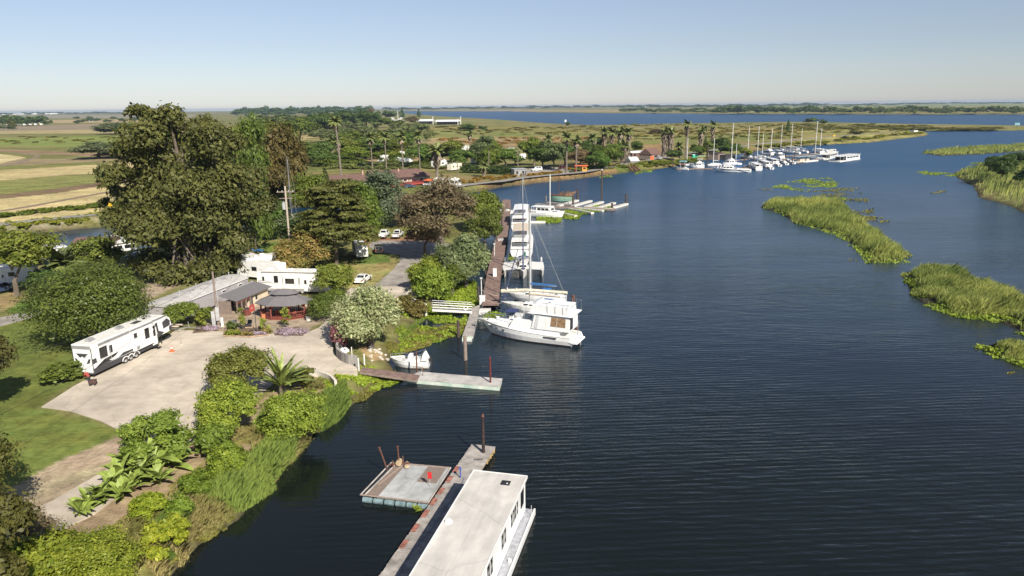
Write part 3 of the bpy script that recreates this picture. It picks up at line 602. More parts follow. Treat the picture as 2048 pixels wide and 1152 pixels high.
T('hedge', 'dark green clipped shrub right of the gazebo', 'hedge', 650, 640, 588, 66, 'dense', 'lush', 2, .7, (1.3, 1.3, 1), trunk=False)
T('hedge', 'bright green bush along the drive above the clipped shrub', 'hedge', 672, 610, 580, 50, 'dome', 'lush', 3, .6, (1.6, 1.6, 1), trunk=False)
T('oleander_tree', 'large pale flowering oleander with twisted stems above the curved wall', 'tree', 742, 692, 572, 132, 'dome', 'pale', 1, 2.2, (1.0, 1.0, .9), bare=.06, thick=.05)
T('pink_oleander', 'pink flowering oleander beside the curved wall', 'shrub', 690, 694, 636, 52, 'dome', 'pinkf', 1, .8)
T('low_shrub', 'brownish low shrub above the gangway foot', 'shrub', 838, 638, 600, 40, 'shrub', 'rustg', 1, .6, (.7, .7, .7), trunk=False)
T('low_shrub', 'brown green shrub right of the oleander by the lane wall', 'shrub', 806, 628, 592, 42, 'shrub', 'rustg', 2, .6, (.6, .65, .6), trunk=False)
T('bush', 'bright green bush beside the nose of the striped trailer', 'bush', 368, 652, 606, 66, 'round', 'green', 1, .9, (1.5, 1.5, 1.1), trunk=False)
T('bush', 'green bush at the foot of the electric meter pole', 'bush', 412, 648, 616, 36, 'round', 'green', 3, .5, (1.2, 1.2, .9), trunk=False)
# foreground bank planting
T('feathery_tree', 'loose feathery olive green tree left of the foreground palm', 'tree', 488, 800, 696, 118, 'round', 'olive', 1, 2.0, (1.2, 1.3, 1.0), bare=0.)
T('feathery_tree', 'low feathery olive shrub behind the right of the foreground palm', 'shrub', 600, 775, 738, 50, 'loose', 'olive', 2, 1.0, (1.0, 1.1, .9))
T('round_bush', 'yellow green rounded bush at the yard edge, left of its twin', 'bush', 466, 868, 762, 118, 'dome', 'yellow', 1, 2.0, (.95, 1, .8), bare=.03)
T('round_bush', 'yellow green rounded bush over the water edge, right of its twin', 'bush', 582, 880, 788, 116, 'dome', 'yellow', 2, 2.0, (.85, .93, .75), bare=.03)
T('leafy_shrub', 'tall leafy green shrub between the yard and the big leaved row', 'shrub', 318, 925, 832, 118, 'loose', 'green', 3, 2.0, (1.7, 1.8, 1.3), trunk=False)
T('green_shrub', 'bushy green shrub under the left yellow green bush', 'shrub', 425, 912, 850, 70, 'shrub', 'green', 2, 1.0, (1.4, 1.5, 1), trunk=False)
T('green_shrub', 'lime green shrub on the slope below the yard edge', 'shrub', 462, 955, 888, 74, 'shrub', 'yellow', 1, 1.2, (.7, .8, .55), trunk=False)
T('green_shrub', 'olive shrub on the slope beside the reeds', 'shrub', 395, 985, 945, 55, 'shrub', 'yellow', 3, 1.0, (.5, .6, .4), trunk=False)
T('yellow_shrub', 'broad yellow green shrub at the bottom left of the bank', 'shrub', 190, 1172, 1076, 150, 'dome', 'yellow', 3, 2.6, (.85, .85, .6), trunk=False)
T('yellow_shrub', 'yellow green shrub cut by the bottom edge at the far left', 'shrub', 70, 1180, 1085, 150, 'shrub', 'yellow', 2, 1.6, (.8, .8, .55), trunk=False)
T('yellow_shrub', 'yellow flowering weeds near the water at the bottom', 'shrub', 340, 1110, 1040, 90, 'loose', 'yellow', 1, 1.4, (1.1, 1.05, .6), trunk=False)
T('yellow_shrub', 'small yellow flowered plant on the grassy slope', 'shrub', 305, 1030, 985, 70, 'shrub', 'yellow', 1, .9, (.9, .95, .5), trunk=False)
T('green_shrub', 'green weeds in the middle of the lower slope', 'shrub', 365, 1035, 990, 48, 'shrub', 'green', 1, .9, (1.6, 1.8, 1), trunk=False)
T('dry_bush', 'grey dry brush in the bottom left corner', 'bush', 45, 1110, 1035, 130, 'bare', 'brown', 3, 1.3, (1.1, 1.2, 1.1), trunk=False)
# ------------------------------------------------------------------ groves and single trees further off
F = [ # px, base, top, width, kind, leaf, dens, colour
 (470, 330, 250, 70, 'tall', 'green', .5, (1, 1, .9), 'tall green tree behind the right shoulder of the eucalyptus'),
 (545, 318, 247, 80, 'round', 'olive', .5, (.7, .9, .7), 'olive tree right of the eucalyptus top'),
 (530, 290, 240, 60, 'round', 'green', .4, (.8, .9, .8), 'green tree just right of the eucalyptus crown'),
 (600, 288, 236, 62, 'round', 'green', .4, (.75, .85, .8), 'rounded tree in the line left of the tall palm'),
 (632, 262, 229, 56, 'round', 'dark', .4, (1, 1, 1), 'dark tree clump left of the tall palm'),
 (660, 270, 226, 44, 'round', 'dark', .4, (.9, .9, .9), 'dark tree behind the tall palm'),
 (700, 256, 224, 60, 'dome', 'dark', .4, (.9, .9, .9), 'broad dark tree right of the tall palm'),
 (733, 256, 222, 50, 'dome', 'dark', .4, (.85, .9, .85), 'broad dark tree at the end of the dark grove'),
 (684, 254, 226, 34, 'round', 'dark', .4, (.85, .9, .85), 'small dark tree inside the dark grove'),
 (720, 222+20, 214, 10, 'cone', 'dark', .3, (1, 1, 1), 'pointed conifer above the dark grove'),
 (742, 242, 217, 14, 'round', 'brown', .3, (.7, .8, .8), 'brown topped tree above the dark grove'),
 (757, 245, 221, 16, 'cone', 'dark', .3, (.9, .9, .9), 'dark tree among the distant mobile homes'),
 (775, 240, 221, 22, 'round', 'dark', .3, (1, 1, 1), 'tree among the distant mobile homes, middle'),
 (790, 238, 222, 24, 'round', 'grey', .3, (.7, .8, .8), 'grey green tree among the distant mobile homes'),
 (805, 234, 215, 9, 'cone', 'dark', .3, (.8, .9, .9), 'tall thin tree at the edge of the wide river'),
 (838, 236, 218, 7, 'poplar', 'dark', .3, (.8, .9, .9), 'lone thin tree standing before the wide river'),
 (826, 250, 232, 24, 'round', 'brown', .3, (.6, .7, .6), 'brown shrub left of the covered boat sheds'),
 (770, 256, 236, 26, 'round', 'green', .3, (.8, .9, .8), 'green tree in front of the distant mobile homes'),
 (795, 262, 240, 30, 'round', 'green', .3, (.8, .85, .8), 'green tree left of the covered boat sheds'),
 (645, 330, 285, 60, 'tall', 'dark', .5, (1.1, 1.1, 1), 'dark green tree left of the shaggy palm trunks'),
 (690, 318, 275, 48, 'round', 'green', .5, (1, 1, .9), 'green tree right of the shaggy palm trunks'),
 (708, 322, 292, 44, 'dome', 'green', .5, (1.2, 1.3, 1), 'bright rounded bush below the shaggy palm trunks'),
 (620, 325, 285, 60, 'round', 'green', .5, (.8, .9, .8), 'green tree left of the tall palm foot'),
 (700, 286, 262, 50, 'dome', 'green', .4, (1, 1.1, .9), 'rounded willow bush in the middle scrub'),
 (660, 284, 260, 46, 'dome', 'grey', .4, (.65, .7, .55), 'grey willow bush in the middle scrub, left'),
 (736, 280, 258, 44, 'dome', 'grey', .4, (.65, .7, .55), 'grey willow bush in the middle scrub, right'),
 (728, 298, 276, 50, 'dome', 'green', .4, (.8, .95, .8), 'green bush below the middle scrub'),
 (770, 302, 262, 36, 'round', 'green', .4, (.9, .9, .8), 'green tree behind the second of four palms'),
 (756, 315, 280, 40, 'round', 'dark', .4, (1.1, 1.1, 1), 'dark tree between the first two of four palms'),
 (790, 312, 278, 40, 'round', 'green', .4, (1, 1, .9), 'green tree between the second and third of four palms'),
 (815, 300, 264, 40, 'round', 'dark', .4, (1.2, 1.2, 1), 'dark tree behind the third of four palms'),
 (788, 322, 302, 26, 'dome', 'yellow', .4, (.6, .65, .6), 'round yellow green tree by the white trailers'),
 (843, 330, 290, 50, 'round', 'dark', .5, (1.2, 1.25, 1), 'dark green tree behind the last of four palms'),
 (905, 325, 281, 36, 'round', 'green', .5, (1.1, 1.1, .9), 'green tree right of the shaggy lone palm'),
 (885, 322, 296, 34, 'round', 'dark', .5, (1.1, 1.1, .9), 'dark tree behind the shaggy lone palm'),
 (928, 336, 300, 48, 'round', 'dark', .5, (1.3, 1.3, 1.1), 'dark rounded tree shading the trailers beside the lone palm'),
 (965, 332, 272, 50, 'tall', 'grey', .6, (.55, .65, .5), 'large grey green willow tree behind the hedge'),
 (985, 330, 276, 36, 'tall', 'green', .5, (.9, 1, .9), 'green tree touching the right of the large willow'),
 (985, 336, 298, 50, 'willow', 'green', .5, (1.0, 1.1, .9), 'weeping green tree behind the clipped hedge'),
 (1012, 336, 297, 46, 'round', 'dark', .5, (1.4, 1.4, 1.1), 'dark round tree left of the small grey shed'),
 (1030, 332, 306, 30, 'round', 'dark', .5, (1.2, 1.2, 1), 'small dark tree above the small grey shed'),
 (1068, 332, 277, 44, 'round', 'green', .5, (1, 1.1, .9), 'green tree over the white van'),
 (1085, 338, 292, 48, 'round', 'dark', .5, (1.1, 1.1, 1), 'dark tree over the campground right of the van'),
 (1108, 338, 284, 50, 'round', 'grey', .5, (.5, .6, .45), 'grey green tree in the campground grove'),
 (1130, 334, 286, 46, 'round', 'dark', .5, (1, 1.1, 1), 'dark tree left of the twin thin palms'),
 (1160, 336, 300, 44, 'round', 'brown', .5, (.7, .75, .7), 'brownish tree behind the orange booth'),
 (1178, 332, 282, 44, 'tall', 'dark', .5, (1, 1, 1), 'dark tree behind the first shaggy palm of the campground'),
 (1213, 334, 288, 52, 'dome', 'green', .5, (.8, .95, .8), 'deep green round tree in front of the shaggy palms'),
 (1195, 338, 304, 40, 'dome', 'dark', .5, (1.2, 1.3, 1), 'low dark tree right of the orange booth'),
 (1197, 300, 275, 34, 'round', 'dark', .4, (.9, .9, .9), 'dark tree behind the campground palms'),
 (1272, 302, 283, 24, 'dome', 'dark', .4, (1.1, 1.1, .9), 'small dark tree above the burnt brown roof'),
 (1392, 314, 289, 22, 'round', 'dark', .4, (1.1, 1.1, .9), 'dark tree behind the green portable toilets'),
 (1414, 313, 283, 32, 'round', 'green', .4, (.9, 1, .9), 'green tree behind the marina, left of the hut'),
 (1410, 300, 273, 8, 'cone', 'dark', .3, (1, 1, 1), 'dark pointed cypress behind the marina'),
 (1440, 308, 276, 34, 'round', 'dark', .4, (1, 1, .9), 'dark rounded tree behind the marina hut'),
 (1462, 314, 288, 38, 'round', 'dark', .4, (1.1, 1.15, 1), 'dark tree right of the marina hut'),
 (1490, 318, 296, 22, 'round', 'yellow', .4, (.6, .65, .5), 'yellow green shrub behind the tall masts'),
 (1350, 322, 300, 26, 'round', 'dark', .4, (1, 1, .9), 'dark bush at the foot of the tall thin palm'),
 (935, 262, 248, 28, 'dome', 'dark', .3, (1.3, 1.2, 1), 'low dark bush in the marsh, left and larger of the pair'),
 (966, 262, 252, 16, 'dome', 'dark', .3, (1, 1, 1), 'small dark bush in the marsh, right of the pair'),
 (858, 276, 268, 20, 'dome', 'dark', .3, (1, 1, 1), 'dark bush at the edge of the dry field'),
 (1135, 252, 244, 9, 'dome', 'dark', .3, (1, 1, 1), 'tiny bush at the tip of the spit beside the white marker'),
 (1316, 268, 258, 28, 'dome', 'brown', .3, (.6, .65, .6), 'brown bush left of the joined shaggy palms'),
 (1622, 247, 236, 22, 'dome', 'dark', .3, (1, 1, 1), 'dark tree in the marsh strip beside the wide river'),
 (1645, 248, 239, 14, 'dome', 'dark', .3, (1, 1, 1), 'small dark tree right of the marsh strip tree'),
 (1576, 262, 239, 8, 'cone', 'dark', .3, (1, 1, 1), 'small pointed tree in the marsh strip'),
 (1712, 270, 261, 26, 'dome', 'olive', .3, (.8, .9, .8), 'olive bush on the point of the levee'),
 (1690, 282, 272, 16, 'dome', 'olive', .3, (.8, .9, .8), 'small bush on the levee slope'),
 (2003, 364, 313, 46, 'round', 'dark', .8, (.75, .8, .75), 'dark dense tree on the right bank'),
 (1985, 350, 313, 34, 'round', 'dark', .5, (.7, .75, .7), 'smaller dark tree leaning left on the right bank'),
 (2035, 332, 305, 44, 'dome', 'dark', .5, (.8, .85, .8), 'dark rounded tree at the right edge on the right bank'),
 (2070, 380, 330, 60, 'round', 'dark', .5, (.8, .85, .8), 'dark tree cut off by the right edge on the right bank'),
 (198, 317, 285, 90, 'dome', 'grey', .8, (.55, .6, .55), 'grey green round willow clump in the left field'),
 (235, 268, 246, 62, 'dome', 'grey', .5, (.5, .55, .45), 'grey green scrub clump beyond the left field'),
 (265, 268, 248, 50, 'dome', 'green', .5, (.7, .8, .7), 'green scrub joined to the far grey clump'),
 (25, 258, 240, 14, 'dome', 'olive', .3, (.6, .7, .6), 'small bush in the far left field'),
 (158, 247, 240, 16, 'dome', 'dark', .3, (.9, .9, .9), 'lone dark tree in the far fields'),
]
for i, (px, b_, t_, w_, k, lm, dn, c, lab) in enumerate(F):
    T('bush' if 'bush' in lab or 'shrub' in lab or 'scrub' in lab else 'tree', lab, 'bush' if 'bush' in lab or 'shrub' in lab or 'scrub' in lab else 'tree', px, b_, t_, w_*1.15, k, lm, i+1, dn*1.4, (c[0]*1.3, c[1]*1.2, c[2]), trunk=(b_-t_ > 24))
# row of trees along horizon belts: each its own tree, all alike
def belt(x0, x1, base, top, n, w, lab, group, dn_=.12, lm='dark', c=(.9, .95, .9), seed=0, jit=1.5, stuff=None):
    g = random.Random(seed); VV = []; FF = []; TT_ = []; off = 0
    for i in range(n):
        x = x0+(x1-x0)*(i+g.random())/n; b_ = base(x)+g.uniform(-jit, jit) if callable(base) else base+g.uniform(-jit, jit)
        tp = b_-(base_h := g.uniform(.7, 1.3)*top)
        p = at(x, b_, 1.0); h = max(2, ztop(p, tp)-1.0); ww = w*g.uniform(.7, 1.4)/ppm(p)
        me = tpl(g.choice(['round', 'dense']), g.randrange(3), dn_, lm)
        if stuff:
            co = np.empty(len(me.vertices)*3, np.float32); me.vertices.foreach_get('co', co); co = co.reshape(-1, 3); a_ = g.uniform(0, 6); ca_, sa_ = math.cos(a_), math.sin(a_)
            q = np.stack([(co[:, 0]*ca_-co[:, 1]*sa_)*ww+p.x, (co[:, 0]*sa_+co[:, 1]*ca_)*ww+p.y, co[:, 2]*h+.9], 1); VV.append(q); FF.append(np.arange(len(q)).reshape(-1, 4)+off); off += len(q)
            ti = np.empty(len(me.polygons), np.float32); me.attributes['tint'].data.foreach_get('value', ti); TT_.append(ti); continue
        o = bpy.data.objects.new('tree', me); C.objects.link(o)
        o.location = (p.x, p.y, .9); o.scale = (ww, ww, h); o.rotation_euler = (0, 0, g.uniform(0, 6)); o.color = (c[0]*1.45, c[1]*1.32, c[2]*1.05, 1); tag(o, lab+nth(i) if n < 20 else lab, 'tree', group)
    if stuff:
        me = mesh_np(stuff, np.concatenate(VV), np.concatenate(FF)); me.attributes.new('tint', 'FLOAT', 'FACE').data.foreach_set('value', np.concatenate(TT_)); me.materials.append(LM[lm])
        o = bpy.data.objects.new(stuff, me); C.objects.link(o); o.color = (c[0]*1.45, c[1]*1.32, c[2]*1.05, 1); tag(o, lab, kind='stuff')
belt(-5, 85, lambda x: 252-.02*x, 17, 16, 22, 'dark tree of the far left field clump', 'trees of the far left clump', seed=1, jit=2)
belt(83, 104, 250, 11, 2, 12, 'small round tree at the right end of the far left clump', 'round trees ending the far left clump', seed=2)
belt(0, 30, 259, 7, 3, 13, 'low bush in front of the far left clump', 'bushes before the far left clump', seed=3)
belt(150, 300, 243, 7, 14, 16, 'tree scattered in the far left fields', 'scattered trees of the far left fields', c=(.9, .9, .95), seed=4, jit=4)
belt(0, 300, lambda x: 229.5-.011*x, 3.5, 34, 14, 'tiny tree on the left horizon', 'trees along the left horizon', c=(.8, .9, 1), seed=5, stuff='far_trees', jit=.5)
belt(470, 745, lambda x: 231-.008*(x-470), 13, 46, 22, 'tree of the far wooded belt behind the grove', 'trees of the far wooded belt', c=(.85, .95, .95), seed=6, stuff='far_woods', jit=3)
belt(500, 660, 246, 13, 20, 26, 'green tree in front of the far wooded belt', 'green trees before the far belt', lm='green', c=(.75, .85, .8), seed=7, stuff='far_woods', jit=6)
belt(1425, 1640, lambda x: 227.5, 13, 34, 18, 'dark tree on the far bank of the wide river, left wood', 'trees of the left wood across the wide river', seed=8, jit=1.2, stuff='far_woods')
belt(1640, 2060, lambda x: 228.2, 13, 44, 20, 'green tree on the far bank of the wide river, right row', 'trees of the right row across the wide river', lm='green', c=(.7, .8, .75), seed=9, stuff='far_woods', jit=1)
belt(1240, 1430, lambda x: 224, 7, 26, 16, 'grey scrubby tree across the wide river, before the wood', 'scrubby trees across the wide river', c=(1, 1.05, 1), seed=10, stuff='far_scrub', jit=2.5)
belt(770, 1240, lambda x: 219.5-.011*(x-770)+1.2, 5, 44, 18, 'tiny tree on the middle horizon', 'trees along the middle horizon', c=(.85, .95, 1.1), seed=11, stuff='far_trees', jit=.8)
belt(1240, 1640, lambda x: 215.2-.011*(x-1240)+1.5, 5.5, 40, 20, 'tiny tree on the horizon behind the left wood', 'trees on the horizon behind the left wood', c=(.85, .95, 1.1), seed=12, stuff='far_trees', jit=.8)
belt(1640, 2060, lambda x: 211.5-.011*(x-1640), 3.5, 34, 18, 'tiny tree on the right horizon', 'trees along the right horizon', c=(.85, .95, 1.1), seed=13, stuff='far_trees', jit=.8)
belt(1650, 1900, lambda x: 214.5, 4, 10, 12, 'small tree in the green fields far across the river', 'trees in the far green fields', seed=14, stuff='far_trees', jit=2)
belt(560, 860, lambda x: 270, 17, 52, 26, 'grey green scrub bush in the middle marsh', 'scrub bushes of the middle marsh', lm='grey', c=(.55, .62, .45), seed=15, stuff='marsh_scrub', jit=12)
belt(600, 860, lambda x: 322, 18, 26, 34, 'green bush behind the motel', 'bushes behind the motel', lm='green', c=(.75, .85, .7), seed=16, stuff='scrub', jit=14)
belt(650, 900, lambda x: 337, 10, 34, 26, 'reedy bush behind the motel', 'x', lm='grey', c=(.75, .8, .5), seed=30, jit=4, stuff='reedy_bushes')
belt(560, 700, lambda x: 395, 22, 22, 40, 'bush', 'x', lm='green', c=(.8, .85, .7), seed=31, jit=14, stuff='bushes')
belt(1560, 1860, lambda x: 257, 5, 26, 26, 'low reed bush of the marsh strip', 'reed bushes of the marsh strip', lm='olive', c=(.9, 1, .8), seed=17, stuff='reed_bushes', jit=4)
belt(480, 560, lambda x: 440, 40, 8, 50, 'dark tree filling the grove behind the eucalyptus', 'trees behind the eucalyptus', lm='dark', c=(1, 1, .9), seed=18, jit=18)
belt(1780, 2000, lambda x: 259.5, 5, 26, 24, 'reed bush on the far marsh point', 'reed bushes of the far marsh point', lm='olive', c=(.8, .9, .7), seed=19, stuff='reed_bushes', jit=1.3)
belt(870, 1290, lambda x: 374-(x-870)*.107, 6, 44, 16, 'low weedy bush on the levee bank', 'weedy bushes on the levee bank', lm='rustg', c=(.8, .7, .5), seed=20, stuff='bank_weeds', jit=3)
belt(1150, 1400, lambda x: 345-(x-1150)*.085, 9, 36, 20, 'leafy bush on the levee bank nearer the marina', 'leafy bushes on the levee bank', lm='green', c=(1.1, 1.1, .7), seed=21, stuff='bank_weeds', jit=3)
belt(1500, 1850, lambda x: 298-(x-1500)*.083, 6, 36, 16, 'yellow green bush on the levee bank beyond the marina', 'bushes on the levee bank beyond the marina', lm='yellow', c=(.6, .6, .4), seed=22, stuff='bank_weeds', jit=2)
belt(0, 270, lambda x: 461-.1*x, 5, 44, 16, 'weedy bush on the stony left bank', 'weedy bushes on the stony bank', lm='yellow', c=(.6, .6, .5), seed=23, stuff='bank_weeds', jit=5)
belt(0, 260, lambda x: 438-.105*x, 6, 18, 22, 'dark green weeds along the left levee road', 'weeds along the left levee road', lm='green', c=(.9, 1, .7), seed=24, stuff='bank_weeds', jit=1.5)
for k_, (x0, x1, y0, lmk, cc, nn, ww, hh_) in enumerate(((860, 1260, 262, 'olive', (1, .95, .7), 90, 14, 3), (1240, 1820, 258, 'yellow', (.62, .55, .5), 150, 12, 3), (1250, 1600, 272, 'olive', (1, 1, .7), 110, 13, 3.5), (880, 1240, 286, 'rustg', (.9, .7, .6), 80, 14, 3), (0, 400, 280, 'olive', (1.1, 1.05, .7), 40, 14, 2.5), (640, 900, 300, 'green', (1, 1, .7), 50, 20, 6))):
    belt(x0, x1, lambda x: y0, hh_, nn, ww, 'low tufts of marsh grass and weeds', 'x', dn_=.03, lm=lmk, c=cc, seed=60+k_, jit=9, stuff='marsh_tufts')
# clipped hedge
def hedge():
    a, b_ = gnd(930, 345), gnd(1032, 350); L = (b_-a).length; t = thing('clipped_hedge', 'long dark clipped hedge left of the small grey shed', 'hedge', a, head(a, b_))
    lb = [(x, 0, 1.7, 3, 2.0, 2.0) for x in np.arange(0, L, 2.2)]
    o = bpy.data.objects.new('foliage', crown('foliage', lb, 700, 14, .55, LM['dark'], 3, sig=.15, shell=.2)); C.objects.link(o); o.parent = t; o.color = (.9, .85, .8, 1)
hedge()
# ------------------------------------------------------------------ palms
def frond_mb(L, droop, w, nseg=6, lift=.5, fan=False):
    v = []; f = []
    for i in range(nseg+1):
        t = i/nseg; x = L*t*(1-.15*t*droop); z = L*(lift*t-droop*t*t*.75); ww = w*math.sin(math.pi*min(1, .12+.9*t))**.6
        v += [(x, -ww, z-ww*.45), (x, 0, z), (x, ww, z-ww*.45)]
    for i in range(nseg):
        a = i*3; f += [(a, a+3, a+4, a+1), (a+1, a+4, a+5, a+2)]
    return v, f
def leaflets(L, droop, lift, w, n=26, wid=.05):
    "a feather frond: pairs of narrow leaflets along a bent rib"
    v = []; f = []
    def rib(t): return Vector((L*t*(1-.15*t*droop), 0, L*(lift*t-droop*t*t*.75)))
    for i in range(n):
        t = .08+.92*i/n; p = rib(t); q = rib(min(1, t+.05)); l = w*math.sin(math.pi*min(.97, .2+.75*t))
        for s in (-1, 1):
            tip = p+Vector((l*.55, s*l, -l*.35)); o = len(v); v += [p, q, tip]; f.append((o, o+1, o+2))
    for i in range(6):
        a, b_ = rib(i/6), rib((i+1)/6); o = len(v); v += [a+Vector((0, -.03, 0)), b_+Vector((0, -.02, 0)), b_+Vector((0, .02, 0)), a+Vector((0, .03, 0))]; f.append((o, o+1, o+2, o+3))
    return v, f
palmg = mat('palm frond', (.19, .21, .06), .5, var=.3, scale=1.5, col2=(.045, .07, .018)); palmd = mat('dead palm frond', (.27, .215, .15), .85, var=.3, scale=1.5)
palmt = mat('palm trunk', (.20, .165, .135), .9, var=.2, scale=2, bump=.4)
palmy = mat('yellow green palm frond', (.27, .32, .07), .5, var=.25, scale=1.5, col2=(.08, .12, .025))  # yellower green leaf colour for most fronds of the feather palm
def rotv(v, az, el=0): 
    M = Matrix.Rotation(az, 3, 'Z') @ Matrix.Rotation(-el, 3, 'Y'); return [M @ Vector(q) for q in v]
PALM = {}
def palm_meshes(kind, seed=0):
    key = (kind, seed)
    if key in PALM: return PALM[key]
    g = random.Random(seed+5); mc = MB(); md = MB()
    for i in range(34):
        a = g.uniform(0, 6.28); el = g.uniform(-.3, 1.3); v, f = frond_mb(1.0*g.uniform(.8, 1.1), g.uniform(.5, 1.0), .16, 4, .25); mc.add(rotv(v, a, el), f)
    for i in range(22):
        a = g.uniform(0, 6.28); el = g.uniform(-1.5, -.6); v, f = frond_mb(1.0*g.uniform(.6, .95), g.uniform(.1, .4), .15, 3, .0); md.add([q+Vector((0, 0, -.1)) for q in rotv(v, a, el)], f)
    c_ = mc.build('crown', palmg); d_ = md.build('dead_fronds', palmd); r = (c_.data, d_.data); bpy.data.objects.remove(c_); bpy.data.objects.remove(d_)
    PALM[key] = r; return r
def palm(label, px, base, top, cw, skirt=0., tw=.35, seed=0, name='fan_palm', group=None, lean=0.):
    p = gnd(px, base); h = ztop(p, top)-p.z; s = ppm(p); r = cw/s/2*1.65; t = thing(name, label, 'palm', p, group=group)
    hc = h-r*.6; mb = MB(); pts = [(lean*hc*k*k, 0, hc*k-.3*(k == 0)) for k in (0, .25, .5, .75, 1)]
    mb.tube(pts, [tw*1.3, tw, tw*.9, tw*.85, tw*.8], 8); mb.build('trunk', palmt, t)
    c_, d_ = palm_meshes('fan', seed % 3)
    for nm, me, z in (('crown', c_, hc), ('dead_fronds', d_, hc-.05*r)):
        o = bpy.data.objects.new(nm, me); C.objects.link(o); o.parent = t; o.location = (lean*hc, 0, z); o.scale = (r, r, r*.95); o.rotation_euler = (0, 0, seed*1.3)
    if skirt:
        g = random.Random(seed); mk = MB(); n = int(60+skirt*80); rk = max(tw*1.35, r*.34)
        for i in range(n):
            z = hc-h*skirt*(i/n); a = g.uniform(0, 6.28); l = g.uniform(1.2, 2.2)
            ra = rk*g.uniform(.7, 1.15)*(1-.35*(i/n)); q = Vector((lean*z*z/hc+math.cos(a)*ra, math.sin(a)*ra, z)); d = Vector((math.cos(a+.5)*.5, math.sin(a+.5)*.5, 0))
            mk.add([q-d, q+d, q+d*.6+Vector((0, 0, -l))-Vector((math.cos(a), math.sin(a), 0))*.3, q-d*.6+Vector((0, 0, -l))], [(0, 1, 2, 3)])
        mk.tube([(lean*hc*.9, 0, hc), (lean*hc*.5, 0, hc-h*skirt)], [rk*.75, rk*.5], 8)
        mk.build('dead_leaf_skirt', palmd, t)
    return t
palm('tall slim fan palm rising left of the motel, tallest palm', 683, 362, 231, 24, .0, .42, 1, lean=-.045)
palm('shaggy palm trunk behind the tall palm, left of two', 664, 322, 272, 20, .62, .7, 2); palm('shaggy palm trunk behind the tall palm, right of two', 677, 322, 272, 18, .6, .7, 3)
for i, (x, w) in enumerate(((744, 'first'), (772, 'second'), (805, 'third'), (839, 'last'))): palm('slim fan palm behind the motel roof, %s of four from the left' % w, x+1, 341-i*1, 264-i, 22, 0, .28, i, lean=-.01)
palm('stout shaggy palm standing alone right of the motel', 875, 374, 286, 30, .32, .6, 4); palm('small fan palm above the large willow tree', 940, 292, 261, 14, .3, .4, 2)
palm('short fan palm with yellow skirt beside the clipped hedge', 968, 354, 322, 19, .35, .6, 1); palm('small fan palm over the campground trees', 1097, 300, 268, 18, 0, .35, 0)
palm('slim fan palm of the campground, left of the twin pair', 1133, 345, 264, 22, 0, .4, 1); palm('slim fan palm of the campground, right of the twin pair', 1152, 344, 271, 20, .1, .3, 2)
palm('shaggy fan palm right of the twin slim palms', 1185, 330, 267, 18, .6, .6, 3)
for i, (x, w) in enumerate(((1208, 'first'), (1223, 'second'), (1240, 'third'), (1256, 'last'))): palm('shaggy palm behind the deep green round tree, %s of a row of four' % w, x, 318, 254+(i % 2), 19, .75, .8, i)
palm('broad shaggy palm in front of the row of four', 1247, 326, 281, 26, .7, .9, 5)
palm('thick shaggy palm left of the joined pair by the levee', 1328, 314, 254, 17, .9, 1.3, 2); palm('thick shaggy palm right of the joined pair by the levee', 1340, 314, 254, 17, .9, 1.3, 4)
palm('tall slim palm with a small head behind the first marina boat', 1371, 322, 240, 16, .25, .45, 1); palm('low bushy palm left of the tall slim marina palm', 1358, 314, 284, 17, .5, .8, 3)
palm('shaggy palm behind the green portable toilets', 1400, 312, 254, 16, .8, .7, 2); palm('thin palm just behind the shaggy one at the toilets', 1409, 300, 251, 11, .1, .3, 0); palm('tall shaggy palm behind the marina masts', 1424, 300, 242, 15, .75, .7, 1)
palm('low spreading fan palm beside the small tree in front of the far houseboats', 128, 572, 494, 78, .45, .9, 2)
# feather palm in the foreground: every frond a part
def feather_palm():
    p = gnd(566, 792); t = thing('date_palm', 'young feather palm with long upright fronds at the yard edge', 'palm', p)
    mb = MB(); mb.tube([(0, 0, -.3), (0, 0, .8), (0, 0, 1.3)], [.42, .36, .25], 9); mb.build('trunk', bark, t); g = random.Random(2)
    for i in range(44):
        v, f = leaflets(g.uniform(3.4, 4.8), g.uniform(.3, .75), .35, .34, 34); m = MB(); m.add(rotv(v, i*2.4, g.uniform(.25, 1.35)), f); m.build('frond', palmy if i % 3 else palmg, t, loc=(0, 0, 1.1))
feather_palm()
# big leaved plants in a row along the yard: every leaf a part
def leaf_blade(L, w, droop):
    v = []; f = []; n = 6
    for i in range(n+1):
        t = i/n; x = L*t; z = L*(.35*t-droop*t*t); ww = w*math.sin(math.pi*min(.98, .08+.9*t))**.7; v += [(x, -ww, z+ww*.25), (x, 0, z), (x, ww, z+ww*.25)]
    for i in range(n):
        a = i*3; f += [(a, a+3, a+4, a+1), (a+1, a+4, a+5, a+2)]
    return v, f
bigleaf = mat('broad green leaf', (.22, .28, .05), .6, var=.3, scale=.8, col2=(.11, .15, .03))
BL = []
for k in range(4):
    m = MB(); m.add(*leaf_blade(1.6+.15*k, .25+.03*k, .25+.12*k)); o = m.build('leaf', bigleaf, smooth=True); BL.append(o.data); bpy.data.objects.remove(o)
spots = [(160, 1035, .8), (180, 1022, .95), (203, 1008, 1.0), (226, 992, 1.0), (245, 972, 1.2), (265, 985, .9), (262, 950, 1.3), (288, 958, 1.35), (285, 930, 1.2), (312, 945, 1.45), (335, 930, 1.3), (352, 938, 1.1), (362, 915, 1.1), (320, 972, 1.0), (405, 882, 1.0), (245, 1002, .9)]
W_ = ['lowest leftmost', 'second from the lower left', 'third from the lower left', 'fourth from the lower left', 'standing above the fourth one', 'low on the bank side', 'tall one on the yard side', 'tall one in the middle of the row', 'yard side one above the middle', 'tallest', 'one right of the tallest', 'second right of the tallest', 'uppermost of the row', 'low one below the tallest', 'apart, under the left round bush', 'low one by the fourth']
